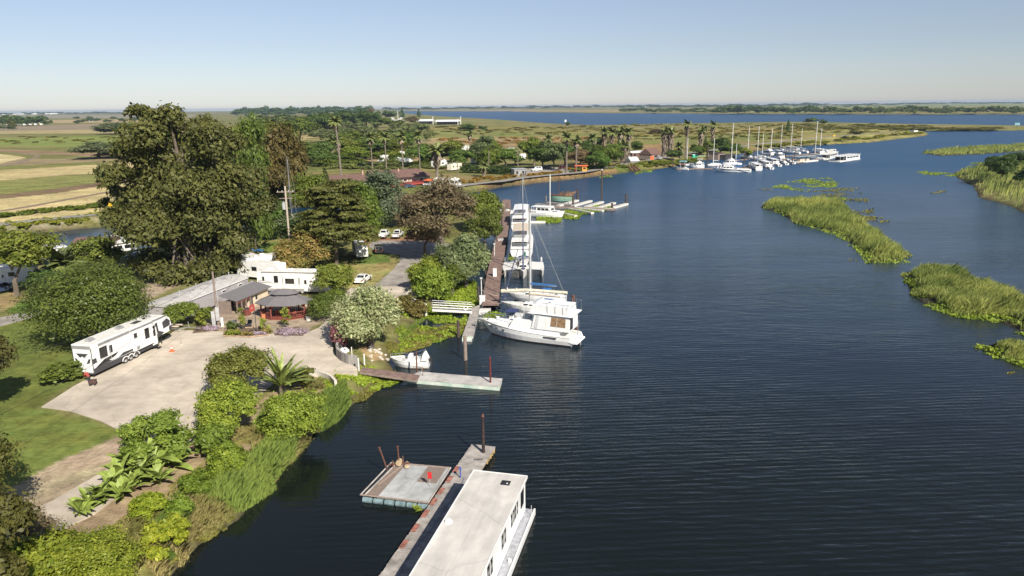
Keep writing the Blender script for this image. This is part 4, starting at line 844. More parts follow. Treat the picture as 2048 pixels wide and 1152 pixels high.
for i, ((x, y, s), w) in enumerate(zip(spots, W_)):
    g = random.Random(i); t = thing('canna_plant', 'broad leaved green plant along the concrete yard, '+w, 'plant', gnd(x, y), group='broad leaved plants along the yard'); t.scale = (s*.86, s*.86, s)
    for j in range(18):
        o = bpy.data.objects.new('leaf', BL[g.randrange(4)]); C.objects.link(o); o.parent = t; o.rotation_euler = Euler((g.uniform(-.3, .3), -g.uniform(.1, 1.2), j*2.4+g.uniform(-.3, .3))); o.location = (0, 0, g.uniform(.1, .7))
    m = MB(); m.tube([(0, 0, -.2), (0, 0, .9)], [.07, .04], 5); m.build('stem', bigleaf, t)
# ------------------------------------------------------------------ reeds, floating plants, grass (nobody could count them)
def blades(name, poly_list, n, hgt, m, seed=0, lean=.3, wid=.06, z=0., hz_=None, thin=None, group=None, tintn=8.0, edge=1.5):
    g = np.random.default_rng(seed); X = []; Y = []; D = []
    areas = []
    for pl in poly_list: areas.append((pl[:, 0].max()-pl[:, 0].min())*(pl[:, 1].max()-pl[:, 1].min()))
    for pl, a in zip(poly_list, areas):
        k = int(n*a/sum(areas)*1.9)+50; x = g.uniform(pl[:, 0].min(), pl[:, 0].max(), k); y = g.uniform(pl[:, 1].min(), pl[:, 1].max(), k)
        i = inside(pl, x, y); x, y = x[i], y[i]; d = dist(pl, x, y); X.append(x); Y.append(y); D.append(d)
    X = np.concatenate(X); Y = np.concatenate(Y); D = np.concatenate(D)
    if edge > 1.6: k = D > (fbm(X, Y, 3.0, seed+5)-.35)*7.; X, Y, D = X[k], Y[k], D[k]
    if thin is not None: k = fbm(X, Y, thin, seed) > .42; X, Y, D = X[k], Y[k], D[k]
    k = len(X); nz = fbm(X, Y, 4.0, seed+3); h = hgt*(.25+1.35*nz)*np.clip(.25+D/edge, .25, 1)*g.uniform(.7, 1.15, k)
    Z = (terrain(X, Y)[0] if hz_ else np.zeros(k)+z)-.05
    a = g.uniform(0, 6.28, k); u = np.stack([np.cos(a), np.sin(a), 0*a], 1)*wid*g.uniform(.7, 1.4, k)[:, None]
    ln = (np.stack([.8+.6*g.normal(size=k), -.1+.6*g.normal(size=k), 0*a], 1))*lean*h[:, None]
    b0 = np.stack([X, Y, Z], 1); mid = b0+ln*.35+np.array([0, 0, 1.])*(h*.6)[:, None]; tip = b0+ln+np.array([0, 0, 1.])*h[:, None]
    v = np.stack([b0-u, b0+u, mid+u*.8, tip, mid-u*.8], 1).reshape(-1, 3); f = np.arange(5*k).reshape(-1, 5); me = mesh_np(name, v, f)
    at_ = me.attributes.new('tint', 'FLOAT', 'FACE'); at_.data.foreach_set('value', np.clip(fbm(X, Y, tintn, seed+9)*1.3-.25+g.uniform(-.2, .2, k), 0, 1).astype(np.float32)); me.materials.append(m)
    o = bpy.data.objects.new(name, me); C.objects.link(o); o['kind'] = 'stuff'; return o
def pads(name, poly_list, n, size, m, seed=0, z=.04, thin=None, th=.42, hgt=.25):
    g = np.random.default_rng(seed); X = []; Y = []
    ar = [(pl[:, 0].max()-pl[:, 0].min())*(pl[:, 1].max()-pl[:, 1].min()) for pl in poly_list]
    for pl, a in zip(poly_list, ar):
        k = int(n*a/sum(ar)*1.6)+30; x = g.uniform(pl[:, 0].min(), pl[:, 0].max(), k); y = g.uniform(pl[:, 1].min(), pl[:, 1].max(), k)
        d = dist(pl, x, y); i = inside(pl, x, y) & (d > (fbm(x, y, 2.5, seed)-.35)*3.0); X.append(x[i]); Y.append(y[i])
    X = np.concatenate(X); Y = np.concatenate(Y)
    if thin: k = fbm(X, Y, thin, seed) > th; X, Y = X[k], Y[k]
    k = len(X); zz = np.maximum(terrain(X, Y)[0], 0)+z+g.uniform(0, 1, k)**2*hgt*(.4+fbm(X, Y, 2., seed)); nr = np.stack([g.normal(size=k)*.6, g.normal(size=k)*.6-.25, np.ones(k)], 1)
    me = leaf_mesh(name, np.stack([X, Y, zz], 1), nr, size, np.clip(fbm(X, Y, 4, seed+2)*.9+g.uniform(-.25, .35, k), 0, 1), [m], 1.2)
    o = bpy.data.objects.new(name, me); C.objects.link(o); o['kind'] = 'stuff'; return o
tulem = leafmat('tule reeds', (.13, .18, .04), (.42, .43, .12), obj=False); reedm = leafmat('bank reeds', (.10, .16, .03), (.27, .34, .08), obj=False)
hyam = leafmat('water hyacinth leaves', (.09, .14, .015), (.27, .34, .03), obj=False); hyab = leafmat('brown floating weed', (.09, .085, .02), (.20, .19, .04), obj=False)
dryg = leafmat('dry grass', (.19, .19, .055), (.46, .38, .17), obj=False)
blades('tule_reeds', [ISL[0]], 30000, 2.3, tulem, 1, .28, .07, edge=3)
blades('tule_reeds', [ISL[1]], 34000, 2.1, tulem, 2, .5, .06, edge=3)
blades('tule_reeds', [ISL[2]], 7000, 1.7, tulem, 3, .4, .06, edge=2.5)
blades('tule_reeds', [ISL[3]], 16000, 2.4, tulem, 4, .2, .14, edge=4)
blades('tule_reeds', [RBANK], 30000, 3.0, tulem, 5, .3, .12, hz_=True, edge=5)
def PW(px): return P2(px, 0)
pads('water_hyacinth', [PW([(1520, 418), (1560, 428), (1600, 450), (1640, 462), (1680, 478), (1720, 510), (1722, 532), (1800, 532), (1832, 530), (1812, 518), (1760, 500), (1700, 450)])], 9000, .34, hyam, 11, thin=4)
pads('water_hyacinth', [PW([(1800, 548), (1822, 596), (1850, 615), (1900, 634), (1985, 648), (2050, 680), (2160, 710), (2160, 660), (2048, 640), (1900, 600)]), PW([(1925, 695), (1950, 712), (2000, 722), (2060, 740), (2160, 760), (2160, 730), (2048, 715), (1960, 690)])], 16000, .28, hyam, 12, thin=4)
pads('water_hyacinth', [PW([(1540, 375), (1570, 365), (1600, 358), (1660, 355), (1680, 368), (1668, 378), (1610, 384)]), PW([(1832, 344), (1850, 342), (1910, 347), (1935, 352), (1900, 354), (1845, 349)]), PW([(1940, 326), (1975, 324), (1990, 330), (1945, 330)]), PW([(1915, 338), (1960, 336), (1950, 342)]), PW([(1645, 393), (1700, 396), (1690, 401), (1650, 399)])], 12000, .42, hyam, 13, thin=7, th=.47, hgt=.1)
pads('floating_weed', [PW([(1600, 385), (1720, 372), (1740, 400), (1760, 440), (1790, 455), (1740, 452), (1690, 415)]), PW([(1855, 383), (1890, 381), (1895, 386), (1860, 388)]), PW([(1510, 380), (1540, 374), (1545, 382)]), PW([(1700, 425), (1780, 430), (1790, 445), (1720, 440)])], 11000, .42, hyab, 14, thin=7, th=.50, hgt=.05)
pads('floating_weed', [PW([(1915, 676), (1965, 700), (2048, 745), (2100, 790), (2048, 775), (1960, 720)]), PW([(1690, 515), (1720, 520), (1730, 535), (1700, 530)])], 3500, .2, hyab, 15, thin=2.5, th=.56, hgt=.05)
pads('water_hyacinth', [PW([(800, 640), (870, 608), (960, 622), (960, 640), (942, 665), (920, 672), (860, 690), (812, 704), (790, 720), (778, 715)])], 13000, .24, hyam, 16, thin=2.2, th=.50)
pads('floating_weed', [PW([(770, 700), (820, 660), (940, 640), (938, 664), (905, 676), (860, 692), (812, 706), (785, 722)])], 14000, .22, hyab, 17, hgt=.04)
pads('water_hyacinth', [PW([(872, 600), (885, 568), (955, 560), (962, 612), (945, 622), (900, 620)]), PW([(965, 640), (960, 628), (1000, 622), (1012, 638), (985, 650)])], 8000, .26, hyam, 18, hgt=.5)
pads('water_hyacinth', [PW([(640, 800), (640, 770), (700, 745), (780, 752), (812, 760), (760, 782), (700, 800)]), PW([(850, 760), (885, 762), (875, 770), (852, 768)])], 13000, .22, hyam, 19, thin=2.2, th=.44)
pads('water_hyacinth', [PW([(825, 1012), (848, 1010), (838, 1034)])], 350, .2, hyam, 20); pads('floating_weed', [PW([(805, 1006), (852, 1005), (835, 1035)])], 300, .2, hyab, 21)
pads('water_hyacinth', [PW([(1068, 437), (1085, 431), (1130, 434), (1122, 446), (1090, 449), (1070, 445)]), PW([(1118, 421), (1165, 418), (1160, 438), (1130, 440), (1112, 432)]), PW([(1160, 419), (1185, 410), (1228, 414), (1226, 419), (1180, 428), (1160, 431)])], 9000, .34, hyam, 22, hgt=.4)
pads('water_hyacinth', [PW([(1515, 636), (1538, 634), (1540, 640), (1520, 641)])], 120, .25, hyam, 23); pads('water_hyacinth', [PW([(1195, 354), (1222, 350), (1226, 354), (1200, 358)]), PW([(1265, 345), (1310, 339), (1305, 344), (1270, 350)])], 900, .5, hyam, 24)
pads('water_hyacinth', [PW([(1018, 508), (1035, 506), (1032, 520), (1016, 520)])], 300, .25, hyam, 28)
blades('bank_reeds', [P2([(410, 1010), (440, 950), (500, 930), (540, 938), (560, 965), (520, 985), (470, 1015)], .8), P2([(520, 900), (560, 890), (590, 888), (590, 905), (560, 925), (530, 918)], .8), P2([(625, 845), (640, 800), (690, 772), (702, 795), (680, 825), (645, 850)], .8), P2([(430, 1000), (520, 900), (560, 870), (600, 880), (540, 960)], .8)], 19000, 1.5, reedm, 31, .3, .05, hz_=True, edge=.8)
blades('dry_bank_grass', [P2([(180, 1150), (330, 1020), (420, 930), (520, 860), (560, 830), (620, 760), (690, 760), (640, 850), (540, 950), (400, 1060), (320, 1160)], 1.2)], 42000, .75, dryg, 32, .5, .035, hz_=True, thin=2.5, tintn=3)
blades('bank_grass', [P2([(250, 1100), (300, 1040), (345, 985), (430, 940), (520, 890), (500, 960), (420, 1030), (330, 1110)], 1.2), P2([(560, 880), (600, 830), (640, 800), (650, 830), (600, 885)], 1.2), P2([(500, 850), (540, 800), (570, 790), (530, 860)], 1.4)], 26000, .8, reedm, 36, .5, .035, hz_=True, thin=3., tintn=2.5)
blades('slope_grass', [P2([(120, 1150), (230, 1045), (330, 975), (420, 915), (480, 850), (520, 850), (430, 950), (330, 1040), (240, 1130)], 1.4)], 26000, .5, dryg, 37, .5, .03, hz_=True, thin=2.2, tintn=2.)
pads('bank_edge_weed', [PW([(300, 1152), (380, 1075), (470, 1030), (548, 962), (560, 968), (470, 1050), (395, 1100), (345, 1160)]), PW([(690, 815), (740, 775), (790, 742), (800, 745), (745, 790), (700, 825)])], 8000, .2, hyab, 33, hgt=.2)
blades('lawn_grass', [P2([(800, 660), (850, 615), (862, 625), (835, 650), (805, 672)], 1.)], 5000, .45, reedm, 34, .4, .035, hz_=True)
# ------------------------------------------------------------------ docks, piles, walkways
def rel(px, z, o): return [(at(x, y, z).x-o.x, at(x, y, z).y-o.y) for x, y in px]
def pier(name, label, cat, px, z=.5, thk=.35, top=conc, side=greyw, parts=(), group=None):
    o = at(*px[0], 0); t = thing(name, label, cat, o, group=group); poly = rel(px, z, o)
    m = MB(); m.prism(poly, z-.10, z); m.build('deck', top, t)
    c = np.mean(poly, axis=0); q = [(c[0]+(x-c[0])*.985, c[1]+(y-c[1])*.985) for x, y in poly]
    m = MB(); m.prism(q, z-thk-.25, z-.105); m.build('float', side, t); return t
def pile(label, px, base, top, r=.16, m=woodd, z=0., cap=None, group=None, name='piling', lean=0.):
    p = at(px, base, z); h = ztop(p, top)-z; t = thing(name, label, 'piling', p, group=group)
    b_ = MB(); b_.tube([(0, 0, -1.2 if z < .1 else -.02), (lean*h*.5, 0, h*.5), (lean*h, 0, h)], [r*1.05, r, r*.95], 9); b_.build('post', m, t)
    b_ = MB(); b_.disc((lean*h, 0, h), r*1.15, .12 if not cap else .3, r2=r*(.9 if not cap else .25), n=9); b_.build('cap', cap or m, t); return t
def boardwalk():
    c = [at(981, 617, .6), at(984, 585, .6), at(987, 560, .6), at(995, 520, .6), at(1003, 480, .6), at(1009, 445, .6), at(1013, 418, .6), at(1013, 402, .6)]
    t = thing('boardwalk', 'long brown plank boardwalk along the shore, boats moored on its right', 'boardwalk', c[0]); o = c[0]
    pts = []
    for a, b_ in zip(c, c[1:]):
        n = int((b_-a).length/.34)
        for i in range(n): pts.append(a.lerp(b_, i/n))
    m = MB(); e = MB(); g = random.Random(2); n = len(pts)
    for i in range(0, n-1):
        a = pts[i]; b_ = pts[min(i+2, n-1)]; d = (b_-a).normalized(); w = Vector((-d.y, d.x, 0)); w0 = 1.35+g.uniform(-.05, .05); q = a-o; f = d*.155; zz = g.uniform(-.012, .012)
        B = [q-w*w0-f, q+w*w0-f, q+w*w0+f, q-w*w0+f]; B = [B[0], B[1], B[2], B[3]]; m.hexa([(v.x, v.y, .50+zz) for v in B], [(v.x, v.y, .56+zz) for v in B])
    for s in (-1, 1):
        P_ = [pts[i] for i in range(0, n, 8)]; L_ = []
        for i, p in enumerate(P_):
            d = (P_[min(i+1, len(P_)-1)]-P_[max(i-1, 0)]).normalized(); L_.append(p-o+Vector((-d.y, d.x, 0))*s*1.28)
        e.tube([(q.x, q.y, .38) for q in L_], .11, 4)
    m.v = [(x, y, z) for x, y, z in m.v]; k = m.build('decking', plank, t); k['kind'] = 'stuff'; e.build('stringer', woodd, t)
boardwalk()
pier('floating_dock', 'pale sloping float below the gangway foot, pointing to the camera', 'dock', [(944, 615), (961, 609), (946, 671), (925, 671)], .5, .4, plankg, greyw)
pier('floating_dock', 'small pale float joining the boardwalk to the gangway float', 'dock', [(958, 616), (982, 614), (981, 619), (958, 624)], .5, .35, offwhite, greyw)
pier('dinghy_ramp', 'green stained white slab floating at the end of the gangway float', 'float', [(925, 672), (944, 673), (944, 679), (924, 679)], .32, .2, mat('algae stained white', (.62, .64, .52), .8, var=.35, col2=(.18, .36, .28), scale=1.1), greyw)
def gangway():
    a, b_ = at(864, 617, 1.45), at(943, 621, .75); L = (b_-a).length; t = thing('gangway', 'white metal gangway with side rails from the bank to the float', 'gangway', a, rot=(0, math.asin((a.z-b_.z)/L), head(a, b_)))
    m = MB(); m.box(0, -.6, -.16, L, .6, 0); m.build('walkway', alu, t)
    m = MB()
    for s in (-1, 1): m.box(0, s*.62-.05, -.28, L, s*.62+.05, .05)
    m.build('side_beam', offwhite, t)
    for s in (-1, 1):
        for z in (.42, .8, 1.15): k = MB(); k.tube([(0, s*.6, z), (L, s*.6, z)], .032, 5); k.build('rail', alu, t)
        for i in range(7): k = MB(); k.tube([(L*i/6, s*.6, 0), (L*i/6, s*.6, 1.17)], .032, 5); k.build('post', alu, t)
    k = MB(); k.tube([(L, -.6, 1.15), (L+.35, -.6, 1.05), (L+.4, -.6, .6), (L+.1, -.6, .42)], .045, 5); k.build('handrail_loop', alu, t)
    r = thing('life_ring', 'white life ring hung on the gangway rail', 'life ring', a.lerp(b_, .86)+Vector((0, -.72, .55))); k = MB(); n = 14
    k.loft([[Vector((math.cos(A)*(.3+.08*math.cos(B_)), .08*math.sin(B_), math.sin(A)*(.3+.08*math.cos(B_)))) for B_ in [j*6.283/6 for j in range(6)]] for A in [i*6.283/n for i in range(n+1)]], caps=False); k.build('ring', white, r)
gangway()
# ramp and float in the middle
def ramp():
    a, b_ = at(722, 738, 1.55), at(838, 755, .62); L = (b_-a).length; t = thing('ramp', 'brown plank ramp leading down from the yard to the middle float', 'ramp', a, rot=(0, math.asin((a.z-b_.z)/L), head(a, b_)))
    m = MB(); n = int(L/.2); g = random.Random(3)
    for i in range(n): m.box(L*i/n, -.75+g.uniform(-.02, .02), -.06, L*(i+.9)/n, .75, g.uniform(-.01, .01))
    k = m.build('decking', plank, t); k['kind'] = 'stuff'
    for s in (-1, 1): m = MB(); m.box(0, s*.7-.06, -.34, L, s*.7+.06, -.065); m.build('beam', wood, t)
    m = MB(); m.tube([(L-.9, .72, 0), (L-.9, .72, 1), (L+.3, .72, 1.0), (L+.3, .72, 0)], .035, 5); m.build('rail', rust, t)
ramp()
pier('floating_dock', 'long pale float at the end of the brown ramp with a red pole', 'dock', [(812, 757), (838, 743), (1005, 757), (1000, 773)], .55, .45, conc, mat('algae stained float side', (.50, .52, .46), .85, var=.3, col2=(.28, .42, .34), scale=.8))
pile('white post at the top of the brown ramp, nearer one', 718, 744, 718, .09, offwhite, LAND-.3, name='post'); pile('white post at the top of the brown ramp, farther one', 729, 729, 710, .09, offwhite, LAND, name='post')
pile('red pole standing near the outer end of the long pale float', 981, 765, 715, .10, mat('dark red pole', (.17, .03, .025), .6, var=.3), .55, name='mooring_pole'); pile('thin brown pole between the small white boat and the float', 834, 744, 703, .09, rust, .4, name='mooring_pole')
pile('dark pile beside the green stained slab, under the pale float', 917, 674, 643, .24); pile('pale split wooden pile standing alone in front of the slab', 931, 720, 674, .24, wood)
pile('rusty brown pile at the stern of the sailboats', 1146, 638, 592, .28, rust); pile('rusty pile right behind the stern of the motor yacht', 1153, 668, 633, .2, rust); pile('second rusty pile leaning behind the stern of the motor yacht', 1148, 660, 628, .14, rust)
def ladder(label, px, py, h, z, rz, m):
    t = thing('ladder', label, 'ladder', at(px, py, z), rz)
    for s in (-.2, .2): k = MB(); k.tube([(0, s, -.6), (0, s, h), (-.25, s, h+.12)], .035, 5, ); k.build('side_rail', m, t)
    for i in range(int(h/.35)): k = MB(); k.tube([(0, -.2, i*.35), (0, .2, i*.35)], .03, 4); k.build('rung', m, t)
# lower dock with houseboat
HD = [(943, 889), (998, 898), (990, 915), (974, 943), (845, 1152), (790, 1240), (700, 1240), (758, 1152), (853, 1007)]
def lower_dock():
    o = at(943, 889, 0); t = thing('wooden_dock', 'long weathered dock beside the flat roofed houseboat, widening at its head', 'dock', o)
    A, B_ = at(943, 889, .6), at(735, 1184, .6); L = (B_-A).length; d = (B_-A).normalized(); w = Vector((-d.y, d.x, 0)); w = w if w.x > 0 else -w
    m = MB(); n = int(L/.24); g = random.Random(9)
    for i in range(n):
        q = A-o+d*(L*i/n); wd = 2.35; f = d*.105; zz = g.uniform(-.012, .012); e0 = g.uniform(-.03, .03)
        B4 = [q+w*e0-f, q+w*wd-f, q+w*wd+f, q+w*e0+f]
        if d.cross(w).z > 0: B4 = B4[::-1]
        m.hexa([(v.x, v.y, .53+zz) for v in B4], [(v.x, v.y, .60+zz) for v in B4])
    k = m.build('decking', plankg, t); k['kind'] = 'stuff'
    for s in (.1, 2.25):
        q = [A-o+w*s, A-o+w*s+d*L]; m = MB(); m.tube([(v.x, v.y, .42) for v in q], .13, 4); m.build('stringer', wood, t)
    g = random.Random(4)
    for i in range(7):
        q = A-o+d*(5.2+i*1.9+g.uniform(-.3, .3)); m = MB(); f = d*.55; e = w*.42; Z = .625
        m.hexa([tuple((v).to_tuple()[:2])+(Z,) for v in (q+f, q-f, q-f+e, q+f+e)][::1], [tuple((v).to_tuple()[:2])+(Z+.012,) for v in (q+f, q-f, q-f+e, q+f+e)]); m.build('red_edge_board', mat('faded red board', (.36, .15, .11), .85, var=.3, scale=3), t)
    for i in range(5):
        q = A-o+w*(2.3)+d*(.3+i*.55); m = MB(); m.box(q.x-.05, q.y-.2, .2, q.x+.1, q.y+.25, .52); m.build('bumper', mat('yellow stained bumper', (.42, .3, .12), .8, var=.3), t)
    m = MB(); c0 = A-o+w*1.6+d*2.9
    m.tube([(c0.x-.4, c0.y, .68), (c0.x+.4, c0.y+.1, .68)], .06, 5); m.tube([(c0.x, c0.y, .6), (c0.x, c0.y, .7)], .05, 5); m.build('cleat', dark, t)
    # hose lying on the deck
    hs = thing('hose', 'thin blue hose snaking along the shaded dock beside the houseboat', 'hose', at(921, 955, .62)); pts = []
    for i in range(40):
        s_ = i/39; q = d*(s_*L*.8)+w*(.35+.18*math.sin(s_*7)+.1*math.sin(s_*17)); pts.append((q.x, q.y, .05))
    m = MB(); m.tube(pts, .028, 5); m.build('hose', mat('hose blue grey', (.16, .2, .3), .5), hs)
    m = MB(); m.tube([(0, 0, 0), (0, 0, .75)], .06, 6); m.box(-.09, -.09, .75, .09, .09, .95); m.build('tap_post', mat('blue plastic', (.06, .12, .4), .5), hs)
lower_dock()
pile('tall dark steel pile through the head of the lower dock', 967, 905, 833, .15, mat('dark steel', (.05, .03, .028), .6, var=.3), .6, cap=rust)
def raft():
    px = [(721, 990), (782, 926), (901, 936), (856, 1006)]; o = at(*px[0], 0); t = thing('work_float', 'square grey work float on blue barrels beside the lower dock', 'float', o); z = .58
    c = [at(x, y, z)-o for x, y in px]; U = c[3]-c[0]; V = c[1]-c[0]
    def Q(u, v, zz): q = c[0].lerp(c[3], u).lerp(c[1].lerp(c[2], u), v); return (q.x, q.y, zz)
    def slab(nm, u0, u1, v0, v1, z0, z1, mm): k = MB(); k.hexa([Q(u0, v0, z0), Q(u1, v0, z0), Q(u1, v1, z0), Q(u0, v1, z0)], [Q(u0, v0, z1), Q(u1, v0, z1), Q(u1, v1, z1), Q(u0, v1, z1)]); return k.build(nm, mm, t)
    cc = mat('pale deck panel', (.42, .43, .42), .8, var=.13, scale=.8, detail=8)
    for i, (u0, u1) in enumerate(((.255, .62), (.626, 1))):
        for v0, v1 in ((0, .497), (.503, 1)): slab('deck_panel', u0, u1, v0, v1, z-.09, z, cc)
    n = 9; k = MB()
    for i in range(n): u0, u1 = .06+.19*i/n, .06+.19*(i+.85)/n; k.hexa([Q(u0, .03, z-.12), Q(u1, .03, z-.12), Q(u1, .95, z-.12), Q(u0, .95, z-.12)], [Q(u0, .03, z-.05), Q(u1, .03, z-.05), Q(u1, .95, z-.05), Q(u0, .95, z-.05)])
    k.build('plank_strip', wood, t)
    k = MB()
    for i in range(10): u0, u1 = .64+.30*i/10, .64+.30*(i+.85)/10; k.hexa([Q(u0, .52, z+.005), Q(u1, .52, z+.005), Q(u1, .97, z+.005), Q(u0, .97, z+.005)], [Q(u0, .52, z+.05), Q(u1, .52, z+.05), Q(u1, .97, z+.05), Q(u0, .97, z+.05)])
    k.build('plank_hatch', wood, t)
    for nm, a_, b_, mm in (('edge_beam', (0, 0), (0, 1), plankg), ('edge_beam', (1, 0), (1, 1), plankg), ('edge_beam', (0, 0), (1, 0), wood), ('edge_beam', (0, 1), (1, 1), wood), ('loose_plank', (.06, .02), (.10, .98), plankg), ('loose_plank', (.12, .3), (.24, 1.08), wood)):
        k = MB(); A_ = Vector(Q(*a_, z+.02)); B_ = Vector(Q(*b_, z+.02)); k.tube([A_, B_], .085, 4); k.build(nm, mm, t)
    for i in range(6): k = MB(); a_ = Vector(Q(.03+i*.165, .02, .15)); b_ = Vector(Q(.03+i*.165+.135, .02, .15)); k.tube([a_, b_], [.26, .26], 10); k.build('barrel', mat('sea blue barrel', (.19, .27, .29), .55, var=.25), t)
    k = MB(); k.prism([Q(u, v, 0)[:2] for u, v in ((.02, .06), (.98, .06), (.98, .98), (.02, .98))], -.2, z-.13); k.build('under_frame', dark, t)
    return t, Q, z, o
RAFT, RQ, RZ, RO = raft()
for (u, v, h, lab, ln) in ((.03, .80, 2.1, 'rusty steel post leaning at the outer corner of the work float', -.28), (.17, .93, 1.9, 'rusty steel post standing near the outer corner of the work float', -.02)):
    q = Vector(RQ(u, v, RZ)); t = thing('steel_post', lab, 'post', (q.x+RO.x, q.y+RO.y, RZ)); m = MB(); m.tube([(0, 0, 0), (ln*h, 0, h)], .075, 6); m.box(ln*h-.1, -.1, h-.02, ln*h+.1, .1, h+.04); m.build('post', rust, t)
q = Vector(RQ(.15, 1.0, RZ)); t = thing('winch_frame', 'rusty winch frame and tangled gear on the corner of the work float', 'winch', (q.x+RO.x, q.y+RO.y-.3, RZ))
m = MB(); m.tube([(-.9, -.2, .15), (.9, .1, .2)], .09, 5); m.tube([(-.5, -.4, 0), (-.5, -.4, .7)], .06, 5); m.tube([(.4, -.1, 0), (.3, .3, .8)], .06, 5); m.build('frame', rust, t)
m = MB(); m.disc((0, -.3, .35), .28, .5, 'y', 12); m.build('drum', mat('tan rope', (.42, .32, .2), .9), t); m = MB(); m.disc((.75, -.5, .12), .26, .14, 'z', 12, r2=.2); m.build('rope_coil', MATS['tan rope'], t)
q = Vector(RQ(.86, .42, RZ)); t = thing('sign_post', 'small red sign on a thin pole at the dock side of the work float', 'sign', (q.x+RO.x+.1, q.y+RO.y, RZ))
m = MB(); m.tube([(0, 0, 0), (0, 0, 1.3)], .025, 5); m.build('pole', lgrey, t); m = MB(); m.prism([(-.16, -.03), (.18, -.12), (.20, -.09), (-.14, 0)], .78, 1.38); m.build('sign_board', mat('bright red sign', (.6, .03, .03), .5), t)
# middle finger docks of the boat basin
wfin = mat('white edged finger', (.66, .64, .58), .8, var=.15, scale=1.2)
def finger(label, a, b_, w=1.0, z=.5, top=plankg, edge=wfin):
    A, B_ = at(*a, z), at(*b_, z); L = (B_-A).length; t = thing('finger_dock', label, 'dock', (A.x, A.y, 0), head(A, B_), 'finger docks of the middle basin')
    m = MB(); m.box(0, -w/2+.16, .30, L, w/2-.16, z); m.build('deck', top, t)
    for s in (-1, 1): m = MB(); m.box(0, s*w/2-.15, .05, L, s*w/2+.15, z+.06); m.build('edge_beam', edge, t)
    m = MB(); m.box(L+.01, -w/2-.15, .05, L+.25, w/2+.15, z+.06); m.build('end_beam', edge, t); return t
finger('long grey spine dock of the middle basin', (1100, 413), (1228, 418), 2.2, .45, wood, wood)
ords = ['first', 'second', 'third', 'fourth', 'fifth']
for i, (a, b_) in enumerate((((1116, 411), (1154, 400)), ((1146, 411), (1181, 401)), ((1172, 413), (1204, 403)), ((1196, 415), (1228, 405)), ((1224, 415), (1253, 407)))): finger('white finger dock reaching away from the spine, %s from the left' % ords[i], a, b_, 1.0)
for i, (a, b_) in enumerate((((1131, 427), (1151, 431)), ((1136, 416), (1184, 425)), ((1151, 415), (1205, 420)), ((1172, 413), (1222, 417)))): finger('white finger dock reaching towards the camera from the spine, %s from the left' % ords[i], a, b_, .8)
finger('pale finger poking out beside the raised deck boat, in the hyacinths', (1062, 443), (1089, 443), .9)
finger('old dark finger dock left of the green wooden boat', (1030, 414), (1060, 420), 1.2, .5, wood, wood); finger('grey weathered finger dock below the green boat', (1073, 407), (1120, 413), 1.4, .5, wood, plankg); finger('grey finger dock alongside the green wooden boat', (1094, 404), (1146, 410), 1.4, .5, wood, plankg)
finger('weathered dock behind the canopy boat at the left of the basin', (1010, 424), (1060, 418), 1.4, .45, wood, wood)
for lab, x, b_, t_, r, mm, cp in (('dark pile at the green wooden boat stern', 1155, 399, 379, .35, woodd, None), ('short dark pile in the middle of the finger docks', 1146, 411, 393, .35, woodd, None), ('very tall dark pile with a white cap among the finger docks', 1203, 400, 340, .28, woodd, white), ('dark pile at the outer tip of the last finger dock', 1252, 407, 389, .35, woodd, None), ('short dark pile at the near corner of the finger docks', 1224, 418, 407, .35, woodd, None), ('thin pile left of the green wooden boat', 1092, 402, 392, .2, wood, None)): pile(lab, x, b_, t_, r, mm, cap=cp)
# things on the boardwalk
def boxes(name, label, cat, px, py, z, sz, m, rz=0, lid=None):
    t = thing(name, label, cat, at(px, py, z), rz); a, b_, c = sz; k = MB(); k.cabin(-a/2, a/2, b_/2, b_/2, 0, c, .04, .04, .03); k.build('body', m, t)
    k = MB(); k.box(-a/2-.04, -b_/2-.04, c+.003, a/2+.04, b_/2+.04, c+.08); k.build('lid', lid or m, t); return t
t = boxes('power_pedestal', 'tall white shore power box standing on the boardwalk', 'shore power box', 990, 558, .6, (.7, .6, 1.9), white); k = MB(); k.disc((.12, -.33, .35), .16, .05, 'y', 10); k.build('outlet', dark, t)
t = boxes('dock_box', 'white dock locker at the foot of the boardwalk', 'dock locker', 965, 608, .6, (.9, .9, 1.3), white); k = MB(); k.box(-.2, -.5, .9, .2, -.46, 1.0); k.build('latch', lgrey, t)
def kayak(label, a, b_, z, m):
    A, B_ = at(*a, z), at(*b_, z); L = (B_-A).length; t = thing('kayak', label, 'kayak', A, head(A, B_)); k = MB(); R_ = []
    for i in range(9): s = i/8; w = .36*math.sin(math.pi*(.04+.92*s))**.7; R_.append([(L*s, w*math.cos(q), .16+.16*math.sin(q)+.1*abs(2*s-1)**3) for q in [j*math.pi/4 for j in range(8)]])
    k.loft(R_); k.build('hull', m, t, True); k = MB(); k.disc((L*.5, 0, .30), .26, .05, n=10); k.build('cockpit', blackp, t)
kayak('yellow kayak lying along the left side of the boardwalk', (984, 525), (992, 516), .62, mat('yellow plastic', (.75, .42, .05), .4))
t = thing('satellite_dish', 'large dark round dish on a post by the boardwalk trees', 'dish', at(990, 492, 1.0)); k = MB(); k.tube([(0, 0, -.5), (0, 0, 2.3)], .07, 6); k.build('post', grey, t)
k = MB(); k.loft([[Vector((math.cos(a)*r, -.35*r*r+.4, 3.0+math.sin(a)*r)) for a in [j*6.283/16 for j in range(16)]] for r in (1.0, .6, .05)], caps=False); k.build('dish', grey, t)
t = boxes('dock_chest', 'small grey chest halfway along the boardwalk', 'dock locker', 1002, 486, .6, (1.4, .8, .9), greyw); k = MB(); k.box(-.2, -.46, .55, .2, -.42, .7); k.build('latch', dark, t)
